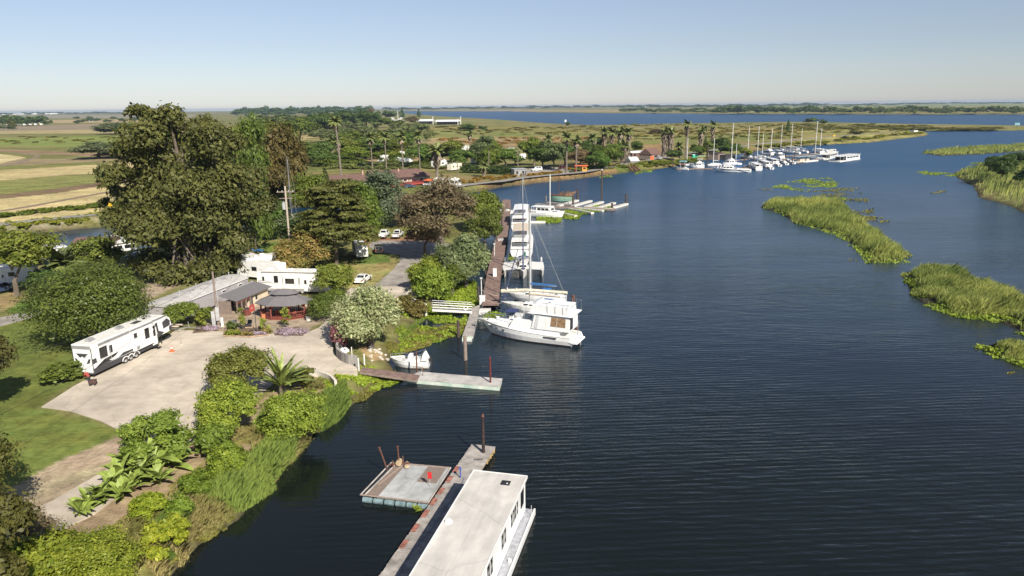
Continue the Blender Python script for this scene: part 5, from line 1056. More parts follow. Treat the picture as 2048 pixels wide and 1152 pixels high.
def lampost(label, px, base, z, h):
    t = thing('power_pole_light', label, 'dock post', at(px, base, z)); k = MB(); k.tube([(0, 0, 0), (0, 0, h)], .08, 6); k.build('post', offwhite, t); k = MB(); k.box(-.2, -.2, h, .2, .2, h+.25); k.build('lamp_head', greyw, t)
lampost('white post with a small box beside the boardwalk near the dish', 989, 513, 1.0, 2.6); lampost('pale post at the shore edge by the hyacinth patch', 963, 590, .8, 2.8)
pile('dark post at the left edge of the boardwalk near the hyacinth patch', 957, 602, 574, .16, woodd, .3, name='post'); pile('dark post rising behind the boardwalk trees', 1004, 470, 432, .2, woodd, .3, name='post')
pile('brown post by the far end of the boardwalk', 1008, 428, 404, .2, wood, .3, name='post')
# ------------------------------------------------------------------ boats
def V3(p): return Vector(p)
def panel(face, u0, u1, v0, v1, m, name, parent, th=.03, off=.012):
    "a thin plate standing proud of a four cornered face (bl, br, tr, tl)"
    bl, br_, tr, tl = [V3(p) for p in face]; n = (br_-bl).cross(tl-bl).normalized()
    def Q(u, v): return bl.lerp(br_, u).lerp(tl.lerp(tr, u), v)
    b_ = [Q(u0, v0), Q(u1, v0), Q(u1, v1), Q(u0, v1)]; k = MB(); k.hexa([q+n*off for q in b_], [q+n*(off+th) for q in b_]); return k.build(name, m, parent)
def cab(t, x0, x1, w, z0, z1, sf=.0, sb=.0, si=.05, m=white, w1=None, side=0, front=0, back=0, vb=(.45, .85), name='cabin', wm=None, fv=None, us=(.06, .94), roof=None):
    w1 = w if w1 is None else w1; k = MB(); k.cabin(x0, x1, w, w1, z0, z1, sf, sb, si); o = k.build(name, m, t); wm = wm or glass
    S_ = [(x0, -w, z0), (x1, -w1, z0), (x1-sf, -w1+si, z1), (x0+sb, -w+si, z1)]; Pt = [(x1, w1, z0), (x0, w, z0), (x0+sb, w-si, z1), (x1-sf, w1-si, z1)]
    Fr = [(x1, -w1, z0), (x1, w1, z0), (x1-sf, w1-si, z1), (x1-sf, -w1+si, z1)]; Bk = [(x0, w, z0), (x0, -w, z0), (x0+sb, -w+si, z1), (x0+sb, w-si, z1)]
    for f, n in ((S_, side), (Pt, side), (Fr, front), (Bk, back)):
        for i in range(n):
            a = us[0]+(us[1]-us[0])*i/n; b_ = us[0]+(us[1]-us[0])*(i+.82)/n; vv = fv if (fv and f in (Fr,)) else vb
            panel(f, a, b_, vv[0], vv[1], wm, 'window', o)
    if roof: k = MB(); k.cabin(x0+sb-roof, x1-sf+roof, w-si+roof*.6, w1-si+roof*.6, z1+.004, z1+.09, .05, .05, .04); k.build('roof', m, o)
    return o
def hullm(L, B, zb, zs, tr=.85, draft=.4, rake=.1, full=.45, n=12, pw=2.3, boot=.14):
    m = MB(); rg = []
    for i in range(n+1):
        t = i/n; hb = B/2*((tr+(1-tr)*min(1, t/.35)) if t < full else (1-((t-full)/(1-full))**pw)); hb = max(hb, .02)
        zz = zs+(zb-zs)*t**1.7; fl = .86-.25*max(0, t-.5); k = [(1.0, zz), (.97, zz*.55), (fl, boot), (fl*.9, -.02), (.45*fl, -draft*.8), (0, -draft)]
        pts = []
        for (c, z) in k: pts.append((L*(t-rake*t**3*(1-max(0, z)/max(zz, .1))), hb*c, z))
        rg.append(pts+[(x, -y, z) for x, y, z in pts[::-1][1:]])
    nn = len(rg[0]); v = [p for r in rg for p in r]
    for i in range(n):
        for j in range(nn-1):
            mi = 0 if j in (0, 1, nn-3, nn-2) else 1
            m.f.append((i*nn+j, i*nn+j+1, (i+1)*nn+j+1, (i+1)*nn+j)); m.m.append(mi)
        m.f.append((i*nn, (i+1)*nn, (i+1)*nn+nn-1, i*nn+nn-1)); m.m.append(2)
    m.v = v; m.f.append(tuple(range(nn))); m.m.append(0); return m, rg
def bframe(stern, bow, name, label, cat, z=0, group=None):
    A, B_ = at(*stern, z), at(*bow, z); return thing(name, label, cat, (A.x, A.y, z), head(A, B_), group), (B_-A).length
def rails(t, rg, i0, h, m=chrome, inset=.92, name='bow_rail'):
    for s in (0, -1):
        pts = [V3((r[s][0], r[s][1]*inset, r[s][2]+h)) for r in rg[i0:]]; k = MB(); k.tube(pts, .03, 4)
        for p in pts[::2]: k.tube([(p.x, p.y, p.z-h), p], .022, 4)
        k.build(name, m, t)
def mast(t, x, z0, h, m=alu, boom=None, cover=None, shrouds=1, bw=1.6, bx=(3, 3), nm='mast', r=.09):
    k = MB(); k.tube([(x, 0, z0), (x, 0, z0+h)], [r, r*.8], 7); k.build(nm, m, t)
    k = MB(); k.tube([(x, -h*.055-.3, z0+h*.55), (x, h*.055+.3, z0+h*.55)], .035, 4); k.build('spreader', m, t)
    if shrouds:
        k = MB(); sp = h*.055+.3
        for s in (-1, 1): k.tube([(x, s*bw, z0-.2), (x, s*sp, z0+h*.55), (x, 0, z0+h*.97)], .016, 3)
        k.tube([(x+bx[0], 0, z0), (x, 0, z0+h*.98)], .018, 3); k.tube([(x-bx[1], 0, z0), (x, 0, z0+h*.98)], .016, 3); k.build('rigging', lgrey, t)
    if boom:
        k = MB(); k.tube([(x, 0, z0+1.3), (x-boom, 0, z0+1.2)], .06, 5); k.build('boom', m, t)
        k = MB(); k.tube([(x-.05, 0, z0+1.48), (x-boom*.4, 0, z0+1.42), (x-boom, 0, z0+1.3)], [.2, .17, .09], 6); k.build('sail_cover', cover or bluec, t)
def window_row(t, rg, i0, i1, m, z=.72, name='porthole'):
    pass
# --- the near motor yacht
def yacht():
    t, L = bframe((1150, 688), (962, 664), 'motor_yacht', 'large white motor yacht with a flybridge, nearest of the moored boats', 'yacht')
    k = L/13.2; B = 4.1; m, rg = hullm(L, B, 2.15, 1.35, .9, .5, .12, .42, 14, 2.1, .18); m.build('hull', [white, mat('pinkish boot stripe', (.36, .17, .14), .6), offwhite], t)
    m = MB()
    for s in (0, -1):
        pts = [V3(r[s]) for r in rg]; m.tube([p+V3((0, 0, -.02)) for p in pts], .05, 5)
    m.build('rub_rail', offwhite, t)
    for s in (-1, 1):
        for i, x in enumerate((.86, .79, .70)):
            q = MB(); y = s*(B/2*(1-((x-.42)/.58)**2.1)*.985); q.box(L*x-.18, min(y, y+s*.06), 1.22+.12*(x-.6), L*x+.18, max(y, y+s*.06), 1.36+.12*(x-.6)); q.build('porthole', glass, t)
    cab(t, L*.60, L*.90, 1.35, 1.55, 2.25, .9, .1, .25, w1=.75, name='trunk_cabin')
    s1 = cab(t, L*.12, L*.66, 1.72, 1.35, 3.05, 1.0, 0, .14, name='saloon', side=0)
    # blue grey cover over the raked windscreen
    f = [(L*.66, -1.72, 1.35), (L*.66, 1.72, 1.35), (L*.66-1.0, 1.58, 3.05), (L*.66-1.0, -1.58, 3.05)]
    panel(f, .03, .97, .32, .92, mat('blue grey windscreen cover', (.27, .29, .36), .7), 'windscreen_cover', t, .04)
    for s in (-1, 1): # side windows of the saloon, sheltered by pale covers, and the aft quarter
        fc = [(L*.12, -1.72, 1.35), (L*.66, -1.72, 1.35), (L*.66-1, -1.58, 3.05), (L*.12, -1.58, 3.05)] if s < 0 else [(L*.66, 1.72, 1.35), (L*.12, 1.72, 1.35), (L*.12, 1.58, 3.05), (L*.66-1, 1.58, 3.05)]
        for u in ((.50, .66), (.68, .80)): panel(fc, *(u if s < 0 else (1-u[1], 1-u[0])), .42, .8, white, 'window_cover', s1, .008, .003)
    # aft deckhouse with the big brown curtained window
    dh = cab(t, .25, L*.40, 1.80, 2.1, 4.30, .5, 0, .10, name='aft_deckhouse'); cur = mat('brown curtain', (.30, .19, .10), .7, var=.25, scale=3)
    for s in (-1, 1):
        fc = [(.25, -1.8, 2.1), (L*.40, -1.8, 2.1), (L*.40-.5, -1.7, 4.3), (.25, -1.7, 4.3)] if s < 0 else [(L*.40, 1.8, 2.1), (.25, 1.8, 2.1), (.25, 1.7, 4.3), (L*.40-.5, 1.7, 4.3)]
        a = (.10, .50) if s < 0 else (.50, .90); w_ = panel(fc, *a, .28, .86, cur, 'window', dh, .03); panel(fc, a[0]+.155, a[0]+.17, .28, .86, tanc, 'window_bar', w_, .03, .03)
        b_ = (.84, .93) if s < 0 else (.07, .16); panel(fc, *b_, .05, .9, mat('pale clear screen', (.6, .6, .6), .5), 'side_screen', dh, .03)
    panel([(.25, 1.8, 2.1), (.25, -1.8, 2.1), (.25, -1.7, 4.3), (.25, 1.7, 4.3)], .1, .4, .1, .9, glass, 'door', dh)
    m = MB(); m.cabin(-.25, L*.44, 2.0, 1.9, 4.305, 4.45, .5, 0, .06); m.build('boat_deck', white, t)
    m = MB(); m.cabin(L*.04, L*.42, 1.9, 1.7, 4.455, 5.45, .45, 0, .06); m.build('flybridge_coaming', white, t)
    m = MB(); m.cabin(L*.36, L*.41, 1.2, 1.1, 5.455, 5.85, .3, 0, .05); m.build('flybridge_windscreen', mat('clear pale acrylic', (.5, .52, .55), .1), t)
    for y in (-.6, .6): m = MB(); m.box(L*.24-.3, y-.3, 5.455, L*.24+.3, y+.3, 5.7); m.box(L*.24-.32, y-.3, 5.703, L*.24-.2, y+.3, 6.1); m.build('helm_seat', white, t)
    m = MB(); z = 4.85
    for s in (-1, 1): m.tube([(-.2, s*1.9, 5.9), (L*.3, s*1.9, 5.9)], .03, 4); [m.tube([(x, s*1.9, 4.45), (x, s*1.9, 5.9)], .025, 4) for x in (-.2, .5, 1.1, 2.2, 3.3)]
    m.tube([(-.2, -1.9, 5.9), (-.2, 1.9, 5.9)], .03, 4); m.build('aft_rail', chrome, t)
    rails(t, rg, 9, .75); m = MB(); m.cabin(-.9, 0, 1.7, 1.8, .55, .72, 0, .1, 0); m.build('swim_platform', white, t)
    m = MB(); m.cabin(-.55, .3, 1.8, 1.85, .72, 1.35, 0, .25, .1); m.build('rounded_stern', white, t)
    for s in (-1, 1): m = MB(); m.box(L*.14, s*(B/2*.975)-.05, 1.02, L*.27, s*(B/2*.975)+.05, 1.2); m.build('vent_grille', dark, t)
    m = MB(); m.disc((L*.82, 0, 2.1), .42, .12, n=14, r2=.38); m.build('foredeck_hatch', tanc, t); m = MB(); m.disc((L*.9, .1, 2.05), .3, .22, n=10, r2=.2); m.build('anchor_winch', chrome, t)
    m = MB(); m.box(L-.25, -.2, 2.0, L+.45, .2, 2.14); m.tube([(L+.45, 0, 2.05), (L+.2, 0, 1.6), (L-.1, .1, 1.7)], .06, 5); m.build('anchor_sprit', lgrey, t)
    m = MB(); m.tube([(L*.3, .3, 4.1), (L*.3+.2, .3, 6.4)], .025, 4); m.tube([(L*.5, .9, 3.05), (L*.5, .9, 4.9)], .02, 4); m.build('antenna', white, t)
    m = MB(); m.tube([(-.3, -.6, .7), (-.35, -.6, 3.3)], .03, 4); m.tube([(-.3, -.1, .7), (-.35, -.1, 3.3)], .03, 4)
    for i in range(7): m.tube([(-.32, -.6, .9+i*.35), (-.32, -.1, .9+i*.35)], .022, 4)
    m.build('stern_ladder', chrome, t)
    lf = MB()
    for i in range(5): lf.cabin(L*.45, L*.62, .45-.05*i, .3, 3.06+i*.09, 3.15+i*.09, .1, .1, .02)
    lf.build('upturned_dinghy', greyw, t)
yacht()
ladder('white ladder hanging at the stern of the motor yacht', 1160, 686, 1.3, .2, R(20), offwhite)
# --- open fishing boat with blue bimini behind the yacht
def bimini(t, x0, x1, w, z, m, zb=.9, n=2):
    k = MB(); R_ = [[(x, y, z+.18*math.cos(y/w*1.4)+(.04 if i % 2 else 0)) for y in np.linspace(-w, w, 7)]+[(x, y, z-.04+.18*math.cos(y/w*1.4)) for y in np.linspace(w, -w, 7)] for i, x in enumerate(np.linspace(x0, x1, 5))]
    k.loft(R_); k.build('canopy', m, t); k = MB()
    for s in (-1, 1):
        for x in (x0+.05, x1-.05): k.tube([(x*.6+(x0+x1)*.2, s*w, zb), (x, s*w, z)], .03, 4)
    k.build('canopy_frame', chrome, t)
def openboat(label, stern, bow, B=2.3, zb=1.1, zs=.75, canopy=None, console=True, motor=1, hullmat=white, boot=None, wind=True, name='open_boat', inner=None, z=0):
    t, L = bframe(stern, bow, name, label, 'boat', z); m, rg = hullm(L, B, zb, zs, .86, .3, .12, .45, 10, 2.2, .12); m.build('hull', [hullmat, boot or dark, inner or offwhite], t)
    m = MB(); [m.tube([V3(r[s])+V3((0, 0, .01)) for r in rg], .05, 5) for s in (0, -1)]; m.build('gunwale', white, t)
    m = MB(); m.cabin(L*.12, L*.55, B*.36, B*.36, zs*.8, zs*.8+.012+.2, .0, 0, 0); m.build('cockpit_floor', greyw, t)
    if console:
        m = MB(); m.cabin(L*.42, L*.56, .42, .38, zs, zs+.85, .25, .0, .05); m.build('console', white, t); panel([(L*.56, -.38, zs+.4), (L*.56, .38, zs+.4), (L*.56-.25, .36, zs+1.1), (L*.56-.25, -.36, zs+1.1)], 0, 1, .2, 1, glass, 'windscreen', t)
    for x in (.2, .32): m = MB(); m.box(L*x, -B*.3, zs+.02, L*x+.4, B*.3, zs+.35); m.build('seat', white, t)
    for j in range(motor): m = MB(); y = (j-(motor-1)/2)*.6; m.cabin(-.5, .02, .17, .17, zs-.1, zs+.5, .1, .1, .03); m.v = [(a, b_+y, c) for a, b_, c in m.v]; m.tube([(-.3, y, zs), (-.35, y, -.3)], .08, 5); m.build('outboard_motor', blackp if motor < 2 else lgrey, t)
    if canopy: bimini(t, L*.25, L*.62, B*.42, zs+1.6, canopy, zs)
    rails(t, rg, 6, .4); return t, L, rg
t, L_, rg_ = openboat('white centre console boat with a navy canopy behind the yacht bow', (1052, 656), (992, 650), 2.4, 1.3, .9, navy, True, 1, name='fishing_boat')
tb_, Lb_, _ = openboat('small white boat with a folded canopy moored beside the brown ramp', (859, 733), (782, 731), 2.3, 1.15, .8, None, True, 1, boot=tanc)
m = MB(); m.tube([(.9, -.9, .8), (.6, -.9, 2.1), (.6, .9, 2.1), (.9, .9, .8)], .03, 5); m.tube([(Lb_*.7, -.85, 1.0), (.6, -.85, 2.0)], .03, 5); m.tube([(Lb_*.7, .85, 1.0), (.6, .85, 2.0)], .03, 5); m.build('canopy_frame', chrome, tb_)
m = MB(); m.hexa([(.1, -.8, 1.0), (.9, -.8, 1.0), (.9, .8, 1.0), (.1, .8, 1.0)], [(.45, -.6, 1.9), (.62, -.6, 1.9), (.62, .6, 1.9), (.45, .6, 1.9)]); m.build('folded_canvas', white, tb_)
# --- sailboats beside it
def sailboat(label, stern, bow, B=3.2, fb=1.15, mh=14, mx=.55, boom=True, cover=bluec, cabc=white, hullmat=white, boot=bluec, jib=None, jibc=navy, name='sailboat', mastm=alu, doghouse=True, shr=1, bl=.38, portn=4, cov2=None, mr=.10):
    t, L = bframe(stern, bow, name, label, 'sailboat'); m, rg = hullm(L, B, fb*1.35, fb, .62, .45, .16, .45, 12, 1.9, .16); m.build('hull', [hullmat, boot, offwhite], t)
    cab(t, L*.28, L*.72, B*.30, fb*.98, fb+.62, .9, .15, .12, w1=B*.18, m=cabc, side=portn, vb=(.35, .7), name='coachroof')
    m = MB(); m.cabin(L*.05, L*.26, B*.24, B*.28, fb+.012, fb+.22, 0, 0, .05); m.build('cockpit_coaming', cabc, t)
    if doghouse: bimini(t, L*.24, L*.38, B*.27, fb+1.1, cov2 or cover, fb+.3)
    mast(t, L*mx, fb+.5, mh, mastm, (L*bl if boom else None), cover, shr, B*.45, (L*(1-mx)-.2, L*mx-.2), r=mr)
    if jib: m = MB(); m.tube([(L*.97, 0, fb*1.35+.3), (L*(.97-.42*jib/1), 0, fb+.5+mh*jib)], [.13, .05], 6); m.build('furled_sail', jibc, t)
    m = MB(); [m.tube([V3(r[s])+V3((0, 0, .55)) for r in rg], .02, 4) for s in (0, -1)]
    for r in rg[::2]: [m.tube([V3(r[s]), V3(r[s])+V3((0, 0, .55))], .02, 3) for s in (0, -1)]
    m.build('lifeline', chrome, t); m = MB(); m.disc((L*.13, 0, fb+.55), .35, .05, 'x', 12, r2=.33); m.build('steering_wheel', chrome, t); return t, L
t, L_ = sailboat('white sailboat with a long cream wrapped boom, tall mast, just behind the yacht', (1140, 632), (1002, 622), 3.4, 1.2, 15.6, .58, True, tanc, jib=.55, boot=offwhite, bl=.44, cov2=bluec)
m = MB(); m.tube([(L_*.99, 0, 3.3), (L_*.6, 0, 3.75), (L_*.04, 0, 3.7)], [.32, .26, .24], 7); m.build('wrapped_sail', mat('cream sail cover', (.66, .60, .47), .8, var=.12), t)
for x in np.linspace(.1, .9, 7): m = MB(); m.disc((L_*x, 0, 3.72-.0*x), .30, .06, 'x', 8); m.build('sail_tie', tanc, t)
sailboat('white sailboat with a bright blue sail cover, second behind the yacht', (1132, 606), (1010, 600), 3.0, 1.1, 13.4, .574, True, bluec, mastm=mat('blue based mast', (.62, .63, .66), .4), bl=.42, jib=None)
# --- trimaran seen from its bows
def trimaran():
    A, B_ = at(1047, 514, 0), at(1046, 560, 0); L = (B_-A).length*.78; t = thing('trimaran', 'wide grey white three hulled sailboat, bows towards the camera', 'trimaran', at(1047, 535, 0), head(A, B_)); L = 11.5
    m, rg = hullm(L, 2.0, 1.75, 1.5, .7, .4, .10, .45, 12, 1.6, .12); m.build('main_hull', [offwhite, greyw, offwhite], t)
    for s in (-1, 1):
        m, r2 = hullm(L*.86, .95, 1.55, 1.2, .6, .3, .10, .5, 12, 1.5, .12); m.v = [(x+L*.02, y+s*3.6, z) for x, y, z in m.v]; m.build('outer_hull', [offwhite, greyw, offwhite], t)
        m = MB(); m.hexa([(1.2, s*.7, 1.05), (L*.68, s*.7, 1.05), (L*.68, s*3.5, 1.0), (1.2, s*3.5, 1.0)][::s], [(1.2, s*.7, 1.56), (L*.76, s*.6, 1.62), (L*.72, s*4.0, 1.32), (1.2, s*4.0, 1.3)][::s]); m.build('wing_deck', offwhite, t)
    cab(t, 2.4, L*.70, 1.35, 1.55, 2.25, 1.1, .2, .3, w1=1.0, m=offwhite, side=3, front=2, name='coachroof', fv=(.3, .7)); m = MB(); m.box(L*.74, -.38, 1.75, L*.80, .38, 1.86); m.build('hatch', glass, t)
    m = MB(); m.cabin(.6, 2.6, 1.4, 1.5, 1.56, 1.95, 0, 0, .1); m.build('cockpit_coaming', offwhite, t); bimini(t, 1.6, 2.9, 1.0, 2.7, navy, 1.9)
    mast(t, L*.56, 2.2, 17.5, alu, None, None, 1, 3.2, (L*.42, L*.5), r=.12); m = MB(); m.tube([(L*.56, 0, 3.5), (1.0, .3, 3.5)], .07, 5); m.build('boom', alu, t)
    m = MB(); m.tube([(L*.5, .2, 3.6), (L*.3, .35, 3.55), (1.2, .3, 3.6)], [.2, .22, .1], 6); m.build('green_sail_cover', mat('green canvas', (.03, .14, .09), .85), t)
    m = MB(); m.tube([(L*.97, 0, 2.0), (L*.60, 0, 15)], [.17, .06], 6); m.build('furled_jib', navy, t)
    m = MB(); m.box(.2, 3.5, 1.3, .5, 3.8, 2.2); m.box(.2, -3.8, 1.3, .5, -3.5, 2.2); m.build('stern_post', greyw, t)
trimaran()
# --- two boats moored stern on to the boardwalk behind the trimaran
def trawler(label, stern, bow, B=4., deckz=1.2, levels=2, canvas=None, name='cabin_cruiser', fly=True, curt=None, winn=3, group=None):
    t, L = bframe(stern, bow, name, label, 'boat', group=group); m, rg = hullm(L, B, deckz*1.6, deckz, .93, .4, .1, .45, 10, 2.2, .16); m.build('hull', [white, mat('brown boot stripe', (.15, .09, .07), .7), offwhite], t)
    c = cab(t, L*.16, L*.66, B*.40, deckz*.98, deckz+1.75, .7, 0, .1, side=winn, front=3, back=1, vb=(.45, .82), name='deckhouse', us=(.1, .9)); m = MB(); m.cabin(L*.02, L*.62, B*.44, B*.40, deckz+1.756, deckz+1.85, .4, 0, .03); m.build('roof', white, t)
    for s in (-1, 1):
        for x in (.02, .09): m = MB(); m.tube([(L*x+.1, s*B*.42, deckz), (L*x+.1, s*B*.42, deckz+1.76)], .05, 5); m.build('post', white, t)
        m = MB(); m.box(.05, s*B*.44-.04, deckz+.35, L*.16, s*B*.44+.04, deckz+.8); m.build('side_rail_board', white, t)
    m = MB(); m.box(.02, -B*.44, deckz+.35, .12, B*.44, deckz+.8); m.build('stern_rail_board', white, t); cab(t, L*.64, L*.88, B*.30, deckz*1.15, deckz+.75, .8, 0, .15, w1=B*.18, side=2, name='fore_cabin')
    if fly:
        z = deckz+1.86; m = MB(); m.cabin(L*.2, L*.52, B*.36, B*.32, z, z+.6, .4, 0, .05); m.build('flybridge', white, t); m = MB(); m.box(L*.3, -.8, z+.6, L*.38, .8, z+1.0); m.build('bench', white, t)
        if canvas: bimini(t, L*.12, L*.5, B*.38, z+1.75, canvas, z+.3)
    rails(t, rg, 6, .7); return t, L
trawler('white double deck cruiser with a tan canopy, stern facing the camera past the trimaran', (1043, 514), (1046, 470), 5.2, 1.5, canvas=tanc)
trawler('white flybridge cruiser with a hard top, beyond the tan canopy one', (1041, 462), (1046, 430), 5.2, 1.5, canvas=white)
trawler('grey white cabin cruiser moored across the basin among hyacinths', (1066, 432), (1130, 436), 3.8, 1.3, canvas=offwhite, fly=False)
t, L_, rg_ = openboat('white boat with an awning at the shore end of the basin', (985, 424), (1018, 430), 2.6, 1.2, .9, white, True, 1)
openboat('pale speedboat beside the awning boat by the boardwalk end', (1000, 432), (1032, 426), 2.2, 1.0, .8, None, True, 1)
# --- old green boat with broken brown topsides
def greenboat():
    t, L = bframe((1146, 402), (1098, 402), 'old_wooden_boat', 'derelict green wooden boat with collapsed brown superstructure', 'boat'); m, rg = hullm(L, 3.6, 2.3, 1.7, .8, .4, .08, .5, 12, 2, .1); m.build('hull', [greenp, woodd, rust], t)
    m = MB(); [m.tube([V3(r[s])+V3((0, 0, .05)) for r in rg], .12, 5) for s in (0, -1)]; m.build('gunwale', rust, t)
    g = random.Random(5); m = MB()
    for i in range(22): x = L*g.uniform(.02, .62); y = g.uniform(-1.2, 1.2); a = V3((x, y, 1.8)); m.tube([a, a+V3((g.uniform(-1.6, -.3), g.uniform(-.4, .4), g.uniform(.5, 1.7)))], .12, 4)
    m.build('broken_timber', mat('rotten brown timber', (.20, .12, .07), .9, var=.3, scale=2), t)
    m = MB(); m.hexa([(L*.02, -1.4, 1.9), (L*.38, -1.4, 1.7), (L*.38, 1.4, 1.7), (L*.02, 1.4, 1.9)], [(-1.2, -1.2, 3.4), (L*.25, -1.2, 2.7), (L*.25, 1.2, 2.7), (-1.2, 1.2, 3.4)]); m.build('tilted_cabin', MATS['rotten brown timber'], t); m = MB(); m.tube([(L*.6, 0, 1.6), (L*.58, 0, 13)], .10, 5); m.build('mast', rust, t)
greenboat()
pile('tall white mast like pole beside the grey white cabin cruiser', 1100, 418, 350, .13, white, .3, name='mast_pole')
# --- houseboat in the foreground
def houseboat_near():
    zr = 3.55; a, b_ = at(948, 941, zr), at(1055, 949, zr); c = at(820, 1152, zr); ax = (c-a).normalized(); L = 17.; w = (b_-a); Wd = w.length; side = Vector((-ax.y, ax.x, 0)); side = side if side.dot(w) > 0 else -side; Wd = side.dot(w)
    # local x runs from the far end towards the camera, local y to the left of it
    t = thing('houseboat', 'long flat roofed white houseboat moored at the lower dock, cut by the bottom edge', 'houseboat', (a.x+side.x*Wd/2, a.y+side.y*Wd/2, 0), math.atan2(ax.y, ax.x)); h = Wd/2
    s = -1 if Vector((-ax.y, ax.x, 0)).dot(side) < 0 else 1      # local y sign of the right hand (open water) side
    roofm = mat('houseboat roof coating', (.58, .55, .505), .8, var=.09, scale=.55, detail=10, bump=.06, stretch=(.35, 1.6, 1))
    n = 7
    for i in range(n):
        for j in (0, 1): m = MB(); m.box(L*i/n+.006, (-h, 0)[j]+.006, zr-.10, L*(i+1)/n-.006, (0, h)[j]-.006, zr+(.004 if (i+j) % 2 else 0)); m.build('roof_panel', roofm, t)
    m = MB()
    for y in (-h-.03, h+.03): m.box(0, y-.035, zr-.18, L, y+.035, zr+.03)
    m.box(-.08, -h-.06, zr-.18, -.005, h+.06, zr+.03); m.build('roof_trim', white, t)
    wy = h-.18
    m = MB(); m.box(1.4, -wy, .55, L, wy, zr-.105); m.build('cabin_walls', white, t)
    for y in (-1, 1): m = MB(); m.box(.08, y*wy-.05, .55, 1.39, y*wy+.05, 1.35); m.box(.08, y*wy-.05, zr-.5, 1.39, y*wy+.05, zr-.105); m.build('porch_side', white, t)
    for y in (-wy, wy): m = MB(); m.box(.05, y-.07, .55, .2, y+.07, zr-.105); m.build('porch_post', white, t)
    f = [(1.4, s*wy, .55), (L, s*wy, .55), (L, s*wy, zr-.1), (1.4, s*wy, zr-.1)]; f2 = f if s < 0 else [f[1], f[0], f[3], f[2]]
    for x0, x1, v0, v1 in ((2.6, 3.6, .45, .80), (3.75, 4.75, .45, .80), (6.3, 7.5, .42, .80), (9.9, 11.2, .42, .82), (12.6, 13.4, .5, .8)):
        u0, u1 = (x0-1.4)/(L-1.4), (x1-1.4)/(L-1.4)
        if s > 0: u0, u1 = 1-u1, 1-u0
        w_ = panel(f2, u0-.005, u1+.005, v0-.025, v1+.025, white, 'window', t, .04); panel(f2, u0, u1, v0, v1, glass, 'pane', w_, .02, .055); panel(f2, (u0+u1)/2-.002, (u0+u1)/2+.002, v0, v1, white, 'mullion', w_, .02, .08)
    for y in (1,): m = MB(); m.box(.3, -s*0+(-wy if s < 0 else wy)-.02, 1.36, 1.3, (-wy if s < 0 else wy)+.02, zr-.52); m.build('porch_opening', glass, t)
    m = MB(); dk = 1.0
    y0, y1 = (s*wy, s*(h+.55)); m.box(-.3, min(y0, y1), .30, L, max(y0, y1), .52); m.build('side_deck', mat('grey side deck', (.38, .39, .42), .6, var=.2), t)
    m = MB(); y1_ = s*(h+.58); m.box(-.3, min(y1_, y1_-.06), .1, L, max(y1_, y1_+.06), .62); m.build('deck_edge', white, t)
    m = MB(); m.box(-.25, -h+.1, -.3, L, h-.1, .29); m.build('pontoon', greyw, t); m = MB(); m.box(-.3, -wy, .30, 1.38, wy, .545); m.build('porch_deck', grey, t)
    m = MB(); m.box(1.1, s*(h-1.35)-.35, zr+.006, 1.75, s*(h-1.35)+.35, zr+.06); m.build('roof_hatch', blackp, t); m = MB(); m.box(1.5, s*(h-1.2)-.05, zr+.06, 1.6, s*(h-1.2)+.05, zr+.1); m.build('hatch_handle', white, t)
    m = MB(); m.disc((7.6, -s*(h-.4), zr+.01), .3, .14, n=14, r2=.24); m.build('roof_vent', white, t)
    m = MB(); m.disc((6.9, s*(h+.3), .53), .13, .2, n=10); m.build('deck_light', white, t)
    m = MB(); m.tube([(.6, s*(h+.5), .5), (.6, s*(h+.5), 1.4)], .03, 5); m.build('deck_post', lgrey, t)
houseboat_near()
# ------------------------------------------------------------------ the far marina
sm = [ # label, stern, bow, beam, mast height, mast position
 ('white ketch with a grey stripe and wheelhouse, largest hull of the marina', (1502, 345), (1421, 343), 4.2, 21, .50, 1.5),
 ('sailboat with the tallest left mast, behind the ketch', (1512, 318), (1478, 316), 3.2, 17, .5, 1.1),
 ('sailboat with the tall mast over the hut side of the marina', (1532, 322), (1496, 320), 3.2, 17.5, .5, 1.1),
 ('sailboat with a short grey mast between the taller ones', (1540, 318), (1508, 316), 2.8, 13, .5, 1.0),
 ('sailboat with a white mast before the trawler', (1556, 326), (1524, 325), 3.2, 17, .5, 1.1),
 ('sailboat with a tall mast behind the trawlers', (1600, 308), (1562, 306), 3.2, 17, .5, 1.1),
 ('sailboat with a mast left of the green roofed boat', (1616, 306), (1586, 304), 2.8, 14, .5, 1.0),
 ('white sailboat with a tall mast just right of the green roofed boat', (1649, 320), (1609, 318), 3.2, 20, .5, 1.1),
 ('sailboat with a thin mast in front of the open water', (1655, 303), (1625, 301), 2.8, 14, .5, 1.0),
 ('sailboat with a thin dark mast at the levee', (1574, 304), (1548, 302), 2.6, 16, .5, 1.0),
 ('sailboat at the left end of the marina with a white mast against the palms', (1386, 330), (1358, 333), 2.8, 13, .45, .9),
 ('sailboat with a white mast left of the ketch', (1440, 331), (1412, 333), 2.8, 13, .5, .9),
 ('small sailboat with a bare grey mast behind the ketch', (1482, 330), (1460, 331), 2.6, 10, .5, .9)]
